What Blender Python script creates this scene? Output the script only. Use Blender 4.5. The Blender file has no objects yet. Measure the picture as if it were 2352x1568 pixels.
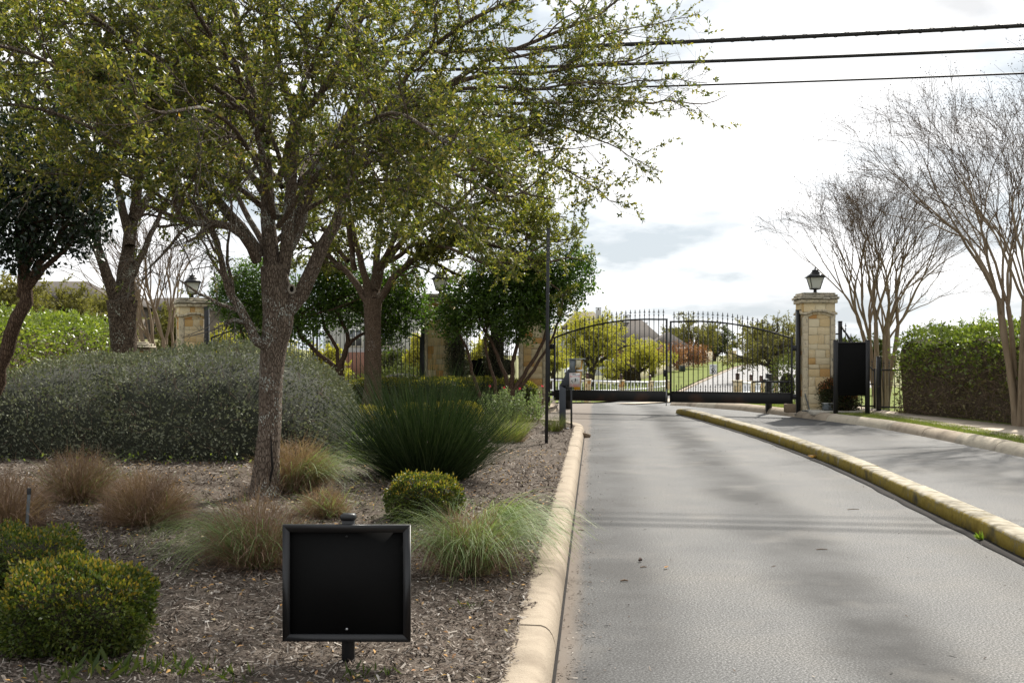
import bpy, math, random
import numpy as np
from mathutils import Vector, Matrix

# ------------------------------------------------------------------ camera, sky, sun, exposure
R = math.radians
scene = bpy.context.scene
col = scene.collection
random.seed(7)

cam_data = bpy.data.cameras.new('camera')
cam_data.sensor_width = 36.0
cam_data.lens = 40.0
cam_data.shift_y = 0.0081
cam_data.clip_start = 0.1
cam_data.clip_end = 3000.0
cam = bpy.data.objects.new('camera', cam_data)
col.objects.link(cam)
cam.location = (0.0, 0.0, 1.6)
cam.rotation_euler = (R(90), 0.0, 0.0)
scene.camera = cam

SUN_AZ, SUN_EL = R(25), R(43)          # azimuth from +Y towards +X, elevation
sun_vec = Vector((math.sin(SUN_AZ) * math.cos(SUN_EL), math.cos(SUN_AZ) * math.cos(SUN_EL), math.sin(SUN_EL)))

world = bpy.data.worlds.new('World')
scene.world = world
world.use_nodes = True
wt = world.node_tree
wt.nodes.clear()
def wn(t, **kw):
    n = wt.nodes.new(t)
    for k, v in kw.items():
        setattr(n, k, v)
    return n
w_out = wn('ShaderNodeOutputWorld')
w_bg = wn('ShaderNodeBackground')
w_bg.inputs['Strength'].default_value = 0.1
w_sky = wn('ShaderNodeTexSky', sky_type='NISHITA', sun_disc=False)
w_sky.sun_elevation = SUN_EL
w_sky.sun_rotation = SUN_AZ
w_sky.dust_density = 2.0
w_tc = wn('ShaderNodeTexCoord')
w_sep = wn('ShaderNodeSeparateXYZ')
w_add = wn('ShaderNodeMath', operation='ADD'); w_add.inputs[1].default_value = 0.22
w_abs = wn('ShaderNodeMath', operation='ABSOLUTE')
w_dx = wn('ShaderNodeMath', operation='DIVIDE')
w_dy = wn('ShaderNodeMath', operation='DIVIDE')
w_cmb = wn('ShaderNodeCombineXYZ')
w_map = wn('ShaderNodeMapping')
w_map.inputs['Location'].default_value = (1.7, 0.35, 0.0)
w_n1 = wn('ShaderNodeTexNoise'); w_n1.inputs['Scale'].default_value = 1.55; w_n1.inputs['Detail'].default_value = 9.0; w_n1.inputs['Roughness'].default_value = 0.55
w_n2 = wn('ShaderNodeTexNoise'); w_n2.inputs['Scale'].default_value = 2.6; w_n2.inputs['Detail'].default_value = 7.0; w_n2.inputs['Roughness'].default_value = 0.5
w_r1 = wn('ShaderNodeValToRGB')
w_r1.color_ramp.elements[0].position = 0.39; w_r1.color_ramp.elements[1].position = 0.56
w_r2 = wn('ShaderNodeValToRGB')           # shading inside the cloud deck: grey bellies to white tops
w_r2.color_ramp.elements[0].position = 0.30; w_r2.color_ramp.elements[0].color = (4.5, 4.54, 4.62, 1)
w_r2.color_ramp.elements[1].position = 0.56; w_r2.color_ramp.elements[1].color = (7.6, 7.6, 7.6, 1)
w_gain = wn('ShaderNodeMix', data_type='RGBA', blend_type='MIX')
w_gain.inputs['Factor'].default_value = 0.94   # thin high haze in front of the blue
w_gain.inputs['B'].default_value = (3.35, 3.75, 4.1, 1)
w_mix = wn('ShaderNodeMix', data_type='RGBA')
L = wt.links.new
L(w_tc.outputs['Generated'], w_sep.inputs[0])
L(w_sep.outputs['Z'], w_abs.inputs[0]); L(w_abs.outputs[0], w_add.inputs[0])
L(w_sep.outputs['X'], w_dx.inputs[0]); L(w_add.outputs[0], w_dx.inputs[1])
L(w_sep.outputs['Y'], w_dy.inputs[0]); L(w_add.outputs[0], w_dy.inputs[1])
L(w_dx.outputs[0], w_cmb.inputs['X']); L(w_dy.outputs[0], w_cmb.inputs['Y'])
L(w_cmb.outputs[0], w_map.inputs['Vector'])
L(w_map.outputs[0], w_n1.inputs['Vector']); L(w_map.outputs[0], w_n2.inputs['Vector'])
L(w_n1.outputs['Fac'], w_r1.inputs[0]); L(w_n2.outputs['Fac'], w_r2.inputs[0])
L(w_sky.outputs[0], w_gain.inputs['A'])
L(w_r1.outputs['Color'], w_mix.inputs['Factor'])
L(w_gain.outputs['Result'], w_mix.inputs['A']); L(w_r2.outputs['Color'], w_mix.inputs['B'])
L(w_mix.outputs['Result'], w_bg.inputs['Color']); L(w_bg.outputs[0], w_out.inputs[0])

sun_data = bpy.data.lights.new('sun', 'SUN')
sun_data.energy = 4.3
sun_data.angle = R(1.3)
sun_data.color = (1.0, 0.95, 0.86)
sun = bpy.data.objects.new('sun', sun_data)
col.objects.link(sun)
sun.rotation_euler = sun_vec.to_track_quat('Z', 'Y').to_euler()

scene.render.engine = 'CYCLES'
scene.view_settings.view_transform = 'Standard'
scene.view_settings.look = 'None'
scene.view_settings.exposure = 1.0
scene.view_settings.gamma = 1.0
scene.view_settings.use_curve_mapping = False
scene.cycles.use_denoising = True
scene.cycles.max_bounces = 6
scene.cycles.diffuse_bounces = 3
scene.cycles.glossy_bounces = 2
scene.cycles.transmission_bounces = 4
scene.cycles.transparent_max_bounces = 8

# ------------------------------------------------------------------ helpers
FPX, CX, HZ, EYE = 2613.0, 1176.0, 803.0, 1.6
def at(x, y, D):
    """point at distance D that the survey of the photograph gives for a mark at x, y"""
    return np.array([(x - CX) / FPX * D, D, EYE - (y - HZ) / FPX * D])

def nrm(v):
    return v / np.clip(np.linalg.norm(v, axis=-1, keepdims=True), 1e-9, None)

def wob(x, y, s=1.0, seed=0.0):
    x = np.asarray(x, float) * s; y = np.asarray(y, float) * s
    return (np.sin(x * 1.7 + y * .9 + seed) + np.sin(x * -1.1 + y * 2.3 + 1.3 * seed + 2) + .5 * np.sin(x * 4.1 + y * 3.3 + seed * 2)
            + .5 * np.sin(x * 3.7 - y * 4.9 + seed)) / 3.0

def mesh_of(name, V, Fs, smooth=False):
    V = np.asarray(V, np.float32).reshape(-1, 3)
    if isinstance(Fs, np.ndarray):
        Fs = [Fs]
    Fs = [np.asarray(f, np.int32) for f in Fs if len(f)]
    me = bpy.data.meshes.new(name)
    nl = sum(f.size for f in Fs); nf = sum(len(f) for f in Fs)
    me.vertices.add(len(V)); me.vertices.foreach_set('co', V.ravel())
    me.loops.add(nl); me.polygons.add(nf)
    loops = np.concatenate([f.ravel() for f in Fs])
    tot = np.concatenate([np.full(len(f), f.shape[1], np.int32) for f in Fs])
    start = np.concatenate([[0], np.cumsum(tot)[:-1]]).astype(np.int32)
    me.loops.foreach_set('vertex_index', loops)
    me.polygons.foreach_set('loop_start', start)
    me.polygons.foreach_set('loop_total', tot)
    if smooth:
        me.polygons.foreach_set('use_smooth', np.ones(nf, bool))
    me.update(calc_edges=True)
    return me

ROOT = {}
def thing(name, label, cat, loc=(0, 0, 0), rz=0.0, group=None):
    o = bpy.data.objects.new(name, None)
    o.empty_display_size = 0.2
    col.objects.link(o)
    o.location = Vector([float(c) for c in loc]); o.rotation_euler = (0, 0, rz)
    o['label'] = label; o['category'] = cat
    if group: o['group'] = group
    ROOT[o.name] = np.array([float(c) for c in loc])
    return o
def link(name, me, mat, parent=None):
    if mat is not None and len(me.materials) == 0:
        me.materials.append(mat)
    o = bpy.data.objects.new(name, me)
    col.objects.link(o)
    if parent is not None:
        o.parent = parent
        ROOT[o.name] = ROOT.get(parent.name, np.zeros(3))
    return o
def part(name, mb, mat, parent, world=False, smooth=None):
    V, F = mb.data()
    if world:
        V = V - ROOT[parent.name]
    return link(name, mesh_of(name, V, F, mb.smooth if smooth is None else smooth), mat, parent)
def tag(o, label, cat, group=None):
    o['label'] = label; o['category'] = cat
    if group: o['group'] = group
    return o
def structure(name, mb, mat):
    V, F = mb.data()
    o = link(name, mesh_of(name, V, F, mb.smooth), mat)
    o['kind'] = 'structure'
    ROOT[o.name] = np.zeros(3)
    return o
def stuff(o):
    o['kind'] = 'stuff'
    return o

class MB:
    def __init__(self, smooth=False):
        self.V = []; self.F = {}; self.n = 0; self.smooth = smooth
    def add(self, V, F):
        V = np.asarray(V, float).reshape(-1, 3)
        for f in (F if isinstance(F, list) and len(F) and isinstance(F[0], np.ndarray) else [F]):
            f = np.asarray(f, int)
            if f.ndim == 1: f = f[None]
            self.F.setdefault(f.shape[1], []).append(f + self.n)
        self.V.append(V); self.n += len(V)
        return self
    def data(self):
        return np.concatenate(self.V), [np.concatenate(v) for v in self.F.values()]
    def poly(self, pts):
        pts = np.asarray(pts, float); return self.add(pts, np.arange(len(pts))[None])
    def box(self, c, s, rz=0.0, ch=0.0, M=None):
        sx, sy, sz = [v / 2 for v in s]
        if ch <= 0:
            V = np.array([[x, y, z] for z in (-sz, sz) for y in (-sy, sy) for x in (-sx, sx)])
            F = np.array([[0, 2, 3, 1], [4, 5, 7, 6], [0, 1, 5, 4], [2, 6, 7, 3], [0, 4, 6, 2], [1, 3, 7, 5]])
            Fs = [F]
        else:
            V, Fs = chamfer(sx, sy, sz, ch)
        if M is not None: V = V @ np.asarray(M).T
        if rz:
            c_, s_ = math.cos(rz), math.sin(rz)
            V = V @ np.array([[c_, -s_, 0], [s_, c_, 0], [0, 0, 1]]).T
        return self.add(V + np.asarray(c, float), Fs)
    def bar(self, p, q, w, h=None, ch=0.0):
        """square bar from p to q"""
        p = np.asarray(p, float); q = np.asarray(q, float); d = q - p; l = np.linalg.norm(d); d = d / l
        ref = np.array([0, 0, 1.]) if abs(d[2]) < .95 else np.array([0, 1., 0])
        u = nrm(np.cross(ref, d)); v = np.cross(d, u)
        return self.box((p + q) / 2, (l, w, h or w), ch=ch, M=np.stack([d, u, v], 1))
    def tube(self, pts, rad, k=8, cap=True):
        P = np.asarray(pts, float)[None]; Rr = np.broadcast_to(np.asarray(rad, float), (P.shape[1],))[None]
        V, F = tubes(P, Rr, k); self.add(V, F)
        if cap:
            self.add(V[:k], np.arange(k)[::-1][None]); self.add(V[-k:], np.arange(k)[None])
        return self
    def lathe(self, prof, c=(0, 0, 0), k=16):
        a = np.arange(k) * 2 * math.pi / k
        V = np.array([[[r * math.cos(t), r * math.sin(t), z] for t in a] for r, z in prof]).reshape(-1, 3) + np.asarray(c, float)
        n = len(prof); i = np.arange(n - 1)[:, None] * k; j = np.arange(k)[None]
        F = np.stack([i + j, i + (j + 1) % k, i + k + (j + 1) % k, i + k + j], -1).reshape(-1, 4)
        self.add(V, F)
        self.add(V[:k], np.arange(k)[::-1][None]); self.add(V[-k:], np.arange(k)[None])
        return self
    def prism(self, pts2, z0, z1, T=None):
        """closed 2D outline (counter-clockwise) raised from z0 to z1; T maps (u, v, w) to xyz"""
        p = np.asarray(pts2, float); n = len(p)
        V = np.concatenate([np.c_[p, np.full(n, z0)], np.c_[p, np.full(n, z1)]])
        if T is not None: V = np.array([T(*v) for v in V])
        i = np.arange(n)
        self.add(V, np.stack([i, (i + 1) % n, (i + 1) % n + n, i + n], -1))
        self.F.setdefault(n, []).append(np.array([i[::-1] + self.n - 2 * n, i + self.n - n]))
        return self
    def sweep(self, path, prof, closed_ends=True, up=None):
        """profile [(offset to the left, height)] swept along a path of xyz points"""
        P = np.asarray(path, float); pr = np.asarray(prof, float)
        t = np.gradient(P[:, :2], axis=0); t = nrm(t); nl = np.c_[-t[:, 1], t[:, 0]]
        V = np.zeros((len(P), len(pr), 3))
        V[:, :, :2] = P[:, None, :2] + nl[:, None] * pr[None, :, :1]
        V[:, :, 2] = P[:, None, 2] + pr[None, :, 1]
        n, k = len(P), len(pr)
        i = np.arange(n - 1)[:, None] * k; j = np.arange(k)[None]
        F = np.stack([i + j, i + k + j, i + k + (j + 1) % k, i + (j + 1) % k], -1).reshape(-1, 4)
        self.add(V.reshape(-1, 3), F)
        if closed_ends:
            self.add(V[0], np.arange(k)[None]); self.add(V[-1], np.arange(k)[::-1][None])
        return self
    def grid(self, X, Y, Z):
        n, m = X.shape
        i = np.arange(n - 1)[:, None] * m; j = np.arange(m - 1)[None]
        F = np.stack([i + j, i + j + 1, i + m + j + 1, i + m + j], -1).reshape(-1, 4)
        return self.add(np.stack([X, Y, Z], -1).reshape(-1, 3), F)

def chamfer(sx, sy, sz, ch):
    V = []; idx = {}
    for a in (-1, 1):
        for b in (-1, 1):
            for c in (-1, 1):
                for k in range(3):
                    p = [a * (sx - ch), b * (sy - ch), c * (sz - ch)]
                    p[k] = (a, b, c)[k] * (sx, sy, sz)[k]
                    idx[(a, b, c, k)] = len(V); V.append(p)
    Q = []; T = []
    for k in range(3):
        o = [i for i in range(3) if i != k]
        for s in (-1, 1):
            q = []
            for u, v in ((-1, -1), (1, -1), (1, 1), (-1, 1)):
                c = [0, 0, 0]; c[k] = s; c[o[0]] = u; c[o[1]] = v
                q.append(idx[(*c, k)])
            Q.append(q if (s > 0) == (k != 1) else q[::-1])
    for k in range(3):
        o = [i for i in range(3) if i != k]
        for u in (-1, 1):
            for v in (-1, 1):
                q = []
                for s, f in ((-1, o[0]), (1, o[0]), (1, o[1]), (-1, o[1])):
                    c = [0, 0, 0]; c[k] = s; c[o[0]] = u; c[o[1]] = v
                    q.append(idx[(*c, f)])
                Q.append(q)
    for a in (-1, 1):
        for b in (-1, 1):
            for c in (-1, 1):
                T.append([idx[(a, b, c, k)] for k in range(3)])
    V = np.array(V, float)
    def orient(f):
        p = V[list(f)]; n = np.cross(p[1] - p[0], p[2] - p[0])
        return f if np.dot(n, p.mean(0)) > 0 else f[::-1]
    return V, [np.array([orient(q) for q in Q]), np.array([orient(t) for t in T])]

def tubes(P, Rr, k=5):
    """many tubes at once: P (M,n,3) centre lines, Rr (M,n) radii"""
    M, n, _ = P.shape
    t = np.gradient(P, axis=1); t = nrm(t)
    m = nrm(t.mean(1)); ref = np.where(np.abs(m[:, 2:3]) < .8, np.array([[0, 0, 1.]]), np.array([[0, 1., 0]]))
    u = nrm(np.cross(t, ref[:, None])); v = np.cross(t, u)
    a = np.arange(k) * 2 * math.pi / k
    V = P[:, :, None] + Rr[:, :, None, None] * (np.cos(a)[None, None, :, None] * u[:, :, None] + np.sin(a)[None, None, :, None] * v[:, :, None])
    b = (np.arange(M) * n * k)[:, None, None]; i = (np.arange(n - 1) * k)[None, :, None]; j = np.arange(k)[None, None]
    F = np.stack([b + i + j, b + i + (j + 1) % k, b + i + k + (j + 1) % k, b + i + k + j], -1).reshape(-1, 4)
    return V.reshape(-1, 3), F

def spline(pts, n, rad=None):
    """smooth resample of a polyline (Catmull-Rom), radii along with it"""
    P = np.asarray(pts, float)
    if rad is not None: P = np.c_[P, np.asarray(rad, float)]
    Q = np.concatenate([[2 * P[0] - P[1]], P, [2 * P[-1] - P[-2]]])
    l = np.concatenate([[0], np.cumsum(np.linalg.norm(np.diff(P[:, :3], axis=0), axis=1))])
    s = np.linspace(0, l[-1], n); i = np.clip(np.searchsorted(l, s, side='right') - 1, 0, len(P) - 2)
    t = ((s - l[i]) / np.maximum(l[i + 1] - l[i], 1e-9))[:, None]
    a, b, c, d = Q[i], Q[i + 1], Q[i + 2], Q[i + 3]
    out = .5 * (2 * b + (c - a) * t + (2 * a - 5 * b + 4 * c - d) * t ** 2 + (3 * b - a - 3 * c + d) * t ** 3)
    return (out[:, :3], np.maximum(out[:, 3], 1e-4)) if rad is not None else out

# ------------------------------------------------------------------ materials
def nodes_of(name):
    m = bpy.data.materials.new(name); m.use_nodes = True
    nt = m.node_tree; nt.nodes.clear()
    out = nt.nodes.new('ShaderNodeOutputMaterial'); b = nt.nodes.new('ShaderNodeBsdfPrincipled')
    nt.links.new(b.outputs[0], out.inputs[0])
    return m, nt, b, out
def ramp(nt, cols, interp='LINEAR'):
    r = nt.nodes.new('ShaderNodeValToRGB'); cr = r.color_ramp; cr.interpolation = interp
    if not isinstance(cols[0][0], (int, float)) or len(cols[0]) != 2:
        n = len(cols); cols = [(i / max(n - 1, 1), c) for i, c in enumerate(cols)]
    while len(cr.elements) < len(cols): cr.elements.new(.5)
    for e, (p, c) in zip(cr.elements, cols):
        e.position = p; e.color = (*c, 1)
    return r
def mat(name, cols, scale=4.0, detail=5.0, rough=.8, bump=0.0, bscale=None, rnd=None, rw=1.0, spec=.3, transl=0.0, metal=0.0,
        stretch=None, second=None, tcol=1.25):
    """noise-coloured surface; rnd 'island' / 'object' adds a value of its own to each leaf, chip or stone"""
    m, nt, b, out = nodes_of(name); N = nt.nodes.new; K = nt.links.new
    tc = N('ShaderNodeTexCoord'); vec = tc.outputs['Object']
    if stretch:
        mp = N('ShaderNodeMapping'); mp.inputs['Scale'].default_value = stretch; K(vec, mp.inputs['Vector']); vec = mp.outputs[0]
    if rnd == 'object':
        oi = N('ShaderNodeObjectInfo'); mu = N('ShaderNodeVectorMath'); mu.operation = 'ADD'
        sc = N('ShaderNodeMath'); sc.operation = 'MULTIPLY'; sc.inputs[1].default_value = 37.0
        K(oi.outputs['Random'], sc.inputs[0]); K(vec, mu.inputs[0]); K(sc.outputs[0], mu.inputs[1]); vec = mu.outputs[0]
    no = N('ShaderNodeTexNoise'); no.inputs['Scale'].default_value = scale; no.inputs['Detail'].default_value = detail; no.inputs['Roughness'].default_value = .6
    K(vec, no.inputs['Vector'])
    mr = N('ShaderNodeMapRange'); mr.inputs['From Min'].default_value = .3; mr.inputs['From Max'].default_value = .7
    K(no.outputs['Fac'], mr.inputs['Value']); fac = mr.outputs[0]
    if rnd:
        src = oi.outputs['Random'] if rnd == 'object' else N('ShaderNodeNewGeometry').outputs['Random Per Island']
        mx = N('ShaderNodeMix'); mx.inputs['Factor'].default_value = rw
        K(fac, mx.inputs['A']); K(src, mx.inputs['B']); fac = mx.outputs['Result']
    r = ramp(nt, cols); K(fac, r.inputs[0]); colour = r.outputs['Color']
    if second:                                   # (colour, noise scale, from, to): stains, lichen, moss
        c2, s2, f0, f1 = second
        n2 = N('ShaderNodeTexNoise'); n2.inputs['Scale'].default_value = s2; n2.inputs['Detail'].default_value = 6
        K(vec, n2.inputs['Vector'])
        m2 = N('ShaderNodeMapRange'); m2.inputs['From Min'].default_value = f0; m2.inputs['From Max'].default_value = f1; K(n2.outputs['Fac'], m2.inputs['Value'])
        mx2 = N('ShaderNodeMix'); mx2.data_type = 'RGBA'; K(m2.outputs[0], mx2.inputs['Factor']); K(colour, mx2.inputs['A']); mx2.inputs['B'].default_value = (*c2, 1)
        colour = mx2.outputs['Result']
    K(colour, b.inputs['Base Color'])
    b.inputs['Roughness'].default_value = rough; b.inputs['Specular IOR Level'].default_value = spec; b.inputs['Metallic'].default_value = metal
    if bump:
        nb = N('ShaderNodeTexNoise'); nb.inputs['Scale'].default_value = bscale or scale * 4; nb.inputs['Detail'].default_value = 6
        K(vec, nb.inputs['Vector'])
        bp = N('ShaderNodeBump'); bp.inputs['Strength'].default_value = min(bump, 1.0); bp.inputs['Distance'].default_value = .02 * max(bump, 1.0)
        K(nb.outputs['Fac'], bp.inputs['Height']); K(bp.outputs[0], b.inputs['Normal'])
    if transl:
        tr = N('ShaderNodeBsdfTranslucent'); ms = N('ShaderNodeMixShader'); ms.inputs[0].default_value = transl
        g = N('ShaderNodeMix'); g.data_type = 'RGBA'; g.blend_type = 'MULTIPLY'; g.inputs['Factor'].default_value = 1.0
        K(colour, g.inputs['A']); g.inputs['B'].default_value = (1.15 * tcol, 1.25 * tcol, .6 * tcol, 1)
        K(g.outputs['Result'], tr.inputs[0]); K(b.outputs[0], ms.inputs[1]); K(tr.outputs[0], ms.inputs[2]); K(ms.outputs[0], out.inputs[0])
    return m

M = {}
M['black'] = mat('black_painted_steel', [(.006, .006, .007), (.012, .012, .013)], 3, rough=.42, spec=.4)
M['black_panel'] = mat('black_sign_face', [(.0035, .0035, .0035), (.005, .005, .005)], 2.2, rough=.75, spec=.1)
M['black_rust'] = mat('black_steel_with_rust', [(.006, .006, .006), (.009, .008, .008)], 3, rough=.55, spec=.3, second=((.05, .022, .012), 1.4, .58, .75))
M['screw'] = mat('zinc_screw', [(.3, .3, .3), (.4, .4, .4)], 30, rough=.35, metal=.8)
M['stone'] = mat('limestone_block', [(0, (.68, .56, .36)), (.25, (.76, .66, .45)), (.42, (.70, .52, .27)), (.58, (.76, .65, .44)), (.74, (.64, .45, .20)), (.87, (.60, .33, .12)), (1, (.50, .21, .065))],
                 9, rough=.9, bump=1.0, bscale=26, rnd='object', rw=.85, spec=.12)
M['quoin'] = mat('weathered_quoin_stone', [(.54, .46, .32), (.66, .57, .40), (.50, .44, .34)], 7, rough=.9, bump=.9, bscale=24, rnd='object', rw=.5, spec=.12,
                 second=((.20, .19, .17), 3.0, .56, .72))
M['cap_stone'] = mat('weathered_cap_stone', [(.36, .33, .26), (.56, .50, .38), (.44, .40, .33)], 7, rough=.92, bump=1.0, bscale=24, rnd='object', rw=.5, spec=.1,
                     second=((.15, .14, .125), 4.0, .50, .70))
M['mortar'] = mat('lime_mortar', [(.48, .42, .32), (.58, .52, .40)], 20, rough=.95, bump=.4)
M['concrete'] = mat('tan_kerb_concrete', [(.245, .20, .15), (.335, .28, .215), (.285, .235, .18)], 3.5, rough=.92, bump=.35, bscale=90, spec=.12,
                    second=((.17, .138, .105), 1.8, .54, .74))
M['concrete_grey'] = mat('grey_kerb_concrete', [(.30, .265, .215), (.42, .37, .29), (.34, .30, .24)], 3.5, rough=.92, bump=.4, bscale=80, spec=.1,
                         second=((.12, .105, .09), 1.3, .54, .74))
M['sidewalk'] = mat('sidewalk_concrete', [(.40, .34, .27), (.48, .41, .33)], 2.5, rough=.93, bump=.25, bscale=90, rnd='object', rw=.35, spec=.1)
M['slab'] = mat('concrete_pad', [(.36, .33, .28), (.44, .41, .35)], 5, rough=.95, bump=.3)
M['mulch'] = mat('shredded_bark_mulch', [(.052, .042, .034), (.12, .099, .08), (.08, .064, .052), (.175, .148, .124)], 28, rough=.95, bump=1.0, bscale=60, spec=.08)
M['chip'] = mat('mulch_chip', [(0, (.045, .033, .026)), (.4, (.105, .081, .065)), (.64, (.16, .132, .11)), (.84, (.25, .215, .185)), (.96, (.34, .305, .265)), (1, (.55, .52, .48))], 10, rough=.95, rnd='island', rw=.95, spec=.06)
M['dead_leaf'] = mat('fallen_leaf', [(.42, .20, .06), (.50, .30, .10), (.30, .15, .07), (.58, .47, .26)], 10, rough=.8, rnd='island', rw=1.0, transl=.2)
M['soil'] = mat('bare_earth', [(.07, .05, .035), (.12, .09, .06)], 4, rough=.95, bump=.5)
M['lawn'] = mat('mown_lawn', [(.085, .115, .022), (.14, .165, .038), (.105, .13, .028), (.19, .19, .062)], .5, detail=10, rough=.95, bump=.9, bscale=7, spec=.08)
M['grass_blade'] = mat('grass_blade', [(.10, .14, .03), (.16, .19, .05), (.22, .21, .08)], 3, rough=.7, rnd='island', rw=.9, transl=.35)
M['meadow'] = mat('rough_grass', [(.10, .11, .035), (.15, .15, .05), (.12, .10, .045)], .35, detail=8, rough=.95, bump=.6, bscale=6)
M['bark_oak'] = None
M['white'] = mat('white_paint', [(.74, .75, .77), (.80, .80, .81)], 2, rough=.45, spec=.4)
M['bronze'] = mat('bronze_lantern', [(.055, .03, .024), (.085, .045, .035)], 6, rough=.5, spec=.4)
M['lamp_glass'] = None
M['wire'] = mat('cable_jacket', [(.010, .009, .009), (.02, .019, .018)], 4, rough=.6)
M['yellow_kerb'] = None
M['rock'] = mat('field_stone', [(.16, .11, .07), (.25, .19, .13)], 12, rough=.9, bump=.8)

# bark with plates and lichen
def bark(name, c0, c1, lichen, amount, sc=1.0):
    m, nt, b, out = nodes_of(name); N = nt.nodes.new; K = nt.links.new
    tc = N('ShaderNodeTexCoord'); mp = N('ShaderNodeMapping'); mp.inputs['Scale'].default_value = (1, 1, .28); K(tc.outputs['Object'], mp.inputs[0])
    vo = N('ShaderNodeTexVoronoi'); vo.feature = 'DISTANCE_TO_EDGE'; vo.inputs['Scale'].default_value = 58 * sc; K(mp.outputs[0], vo.inputs['Vector'])
    no = N('ShaderNodeTexNoise'); no.inputs['Scale'].default_value = 30 * sc; no.inputs['Detail'].default_value = 6; K(mp.outputs[0], no.inputs['Vector'])
    mr = N('ShaderNodeMapRange'); mr.inputs['From Max'].default_value = .16; K(vo.outputs['Distance'], mr.inputs[0])
    mu = N('ShaderNodeMath'); mu.operation = 'MULTIPLY'; K(mr.outputs[0], mu.inputs[0]); K(no.outputs['Fac'], mu.inputs[1])
    r = ramp(nt, [(0, c0), (.65, c1)]); K(mu.outputs[0], r.inputs[0])
    l1 = N('ShaderNodeTexNoise'); l1.inputs['Scale'].default_value = 75 * sc; l1.inputs['Detail'].default_value = 2; mp2 = N('ShaderNodeMapping'); mp2.inputs['Scale'].default_value = (1, 1, .6); K(tc.outputs['Object'], mp2.inputs[0]); K(mp2.outputs[0], l1.inputs['Vector'])
    l2 = N('ShaderNodeTexNoise'); l2.inputs['Scale'].default_value = 3.2; l2.inputs['Detail'].default_value = 3; K(tc.outputs['Object'], l2.inputs['Vector'])
    ad = N('ShaderNodeMath'); ad.operation = 'ADD'; K(l1.outputs['Fac'], ad.inputs[0]); K(l2.outputs['Fac'], ad.inputs[1])
    lm = N('ShaderNodeMapRange'); lm.inputs['From Min'].default_value = amount; lm.inputs['From Max'].default_value = amount + .045; K(ad.outputs[0], lm.inputs[0])
    mx = N('ShaderNodeMix'); mx.data_type = 'RGBA'; K(lm.outputs[0], mx.inputs['Factor']); K(r.outputs[0], mx.inputs['A']); mx.inputs['B'].default_value = (*lichen, 1)
    K(mx.outputs['Result'], b.inputs['Base Color']); b.inputs['Roughness'].default_value = .95; b.inputs['Specular IOR Level'].default_value = .1
    bp = N('ShaderNodeBump'); bp.inputs['Strength'].default_value = .9; bp.inputs['Distance'].default_value = .02 / sc; K(mu.outputs[0], bp.inputs['Height']); K(bp.outputs[0], b.inputs['Normal'])
    return m
M['bark_oak'] = bark('oak_bark_with_lichen', (.055, .040, .030), (.21, .165, .13), (.40, .42, .38), 1.165)
M['bark_brown'] = bark('brown_oak_bark', (.045, .030, .020), (.16, .115, .08), (.36, .35, .30), 1.25, .9)
M['bark_dark'] = bark('dark_oak_bark', (.022, .015, .010), (.13, .098, .07), (.33, .34, .27), 1.22, .75)
M['bark_far'] = bark('distant_oak_bark', (.03, .024, .018), (.12, .095, .07), (.28, .28, .24), 1.2, .5)
M['bark_laurel'] = bark('laurel_bark', (.05, .032, .022), (.12, .08, .055), (.25, .22, .18), 1.4, .8)
M['bark_myrtle'] = mat('smooth_tan_bark', [(.135, .098, .062), (.21, .16, .108), (.165, .122, .08), (.29, .23, .165)], 5, rough=.75, stretch=(1, 1, .2), bump=.15, spec=.2)
M['twig_myrtle'] = mat('tan_twig', [(.075, .05, .03), (.115, .078, .046)], 5, rough=.85)
M['twig_oak'] = mat('oak_twig', [(.055, .045, .034), (.17, .15, .125)], 2.5, rough=.9)
M['seed_pod'] = mat('dry_seed_pod', [(.03, .02, .016), (.07, .045, .035)], 8, rough=.9, rnd='island')
M['scar'] = mat('bare_scar_wood', [(.10, .07, .05), (.16, .115, .085)], 10, rough=.9, stretch=(1, 1, .15), bump=.3)
M['knot'] = mat('callused_knot', [(.20, .17, .14), (.32, .29, .25)], 20, rough=.95, bump=.5)
M['crack'] = mat('bark_crack', [(.008, .006, .005), (.014, .011, .009)], 20, rough=1)

# foliage
M['leaf_oak'] = mat('live_oak_leaf', [(0, (.028, .046, .012)), (.22, (.052, .070, .016)), (.48, (.098, .106, .023)), (.75, (.18, .162, .037)), (.93, (.26, .215, .058)), (.965, (.36, .20, .035)), (1, (.40, .14, .03))],
                    1.2, rough=.5, rnd='island', rw=.85, spec=.34, transl=.42, tcol=1.45)
M['leaf_oak_mid'] = mat('oak_leaf_olive', [(0, (.038, .054, .012)), (.35, (.092, .108, .021)), (.7, (.175, .17, .034)), (.95, (.27, .235, .055)), (1, (.38, .22, .04))],
                        .6, rough=.5, rnd='island', rw=.75, spec=.4, transl=.42, tcol=1.5)
M['leaf_laurel'] = mat('laurel_leaf', [(.014, .029, .005), (.034, .066, .010), (.066, .115, .016), (.11, .175, .028)], .9, rough=.42, rnd='island', rw=.7, spec=.4, transl=.45)
M['leaf_laurel_dark'] = mat('dark_laurel_leaf', [(.004, .010, .004), (.009, .020, .007), (.016, .034, .010)], .9, rough=.38, rnd='island', rw=.8, spec=.45, transl=.12)
M['leaf_hedge'] = mat('hedge_vine_leaf', [(.052, .080, .012), (.108, .148, .022), (.175, .215, .037), (.26, .27, .06)], .8, rough=.4, rnd='island', rw=.65, spec=.5, transl=.35, tcol=1.3)
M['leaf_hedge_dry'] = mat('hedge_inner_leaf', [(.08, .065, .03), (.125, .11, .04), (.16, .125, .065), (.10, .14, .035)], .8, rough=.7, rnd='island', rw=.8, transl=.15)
M['twig_dry'] = mat('dry_vine_twig', [(.10, .068, .045), (.19, .135, .095)], 6, rough=.95)
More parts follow.
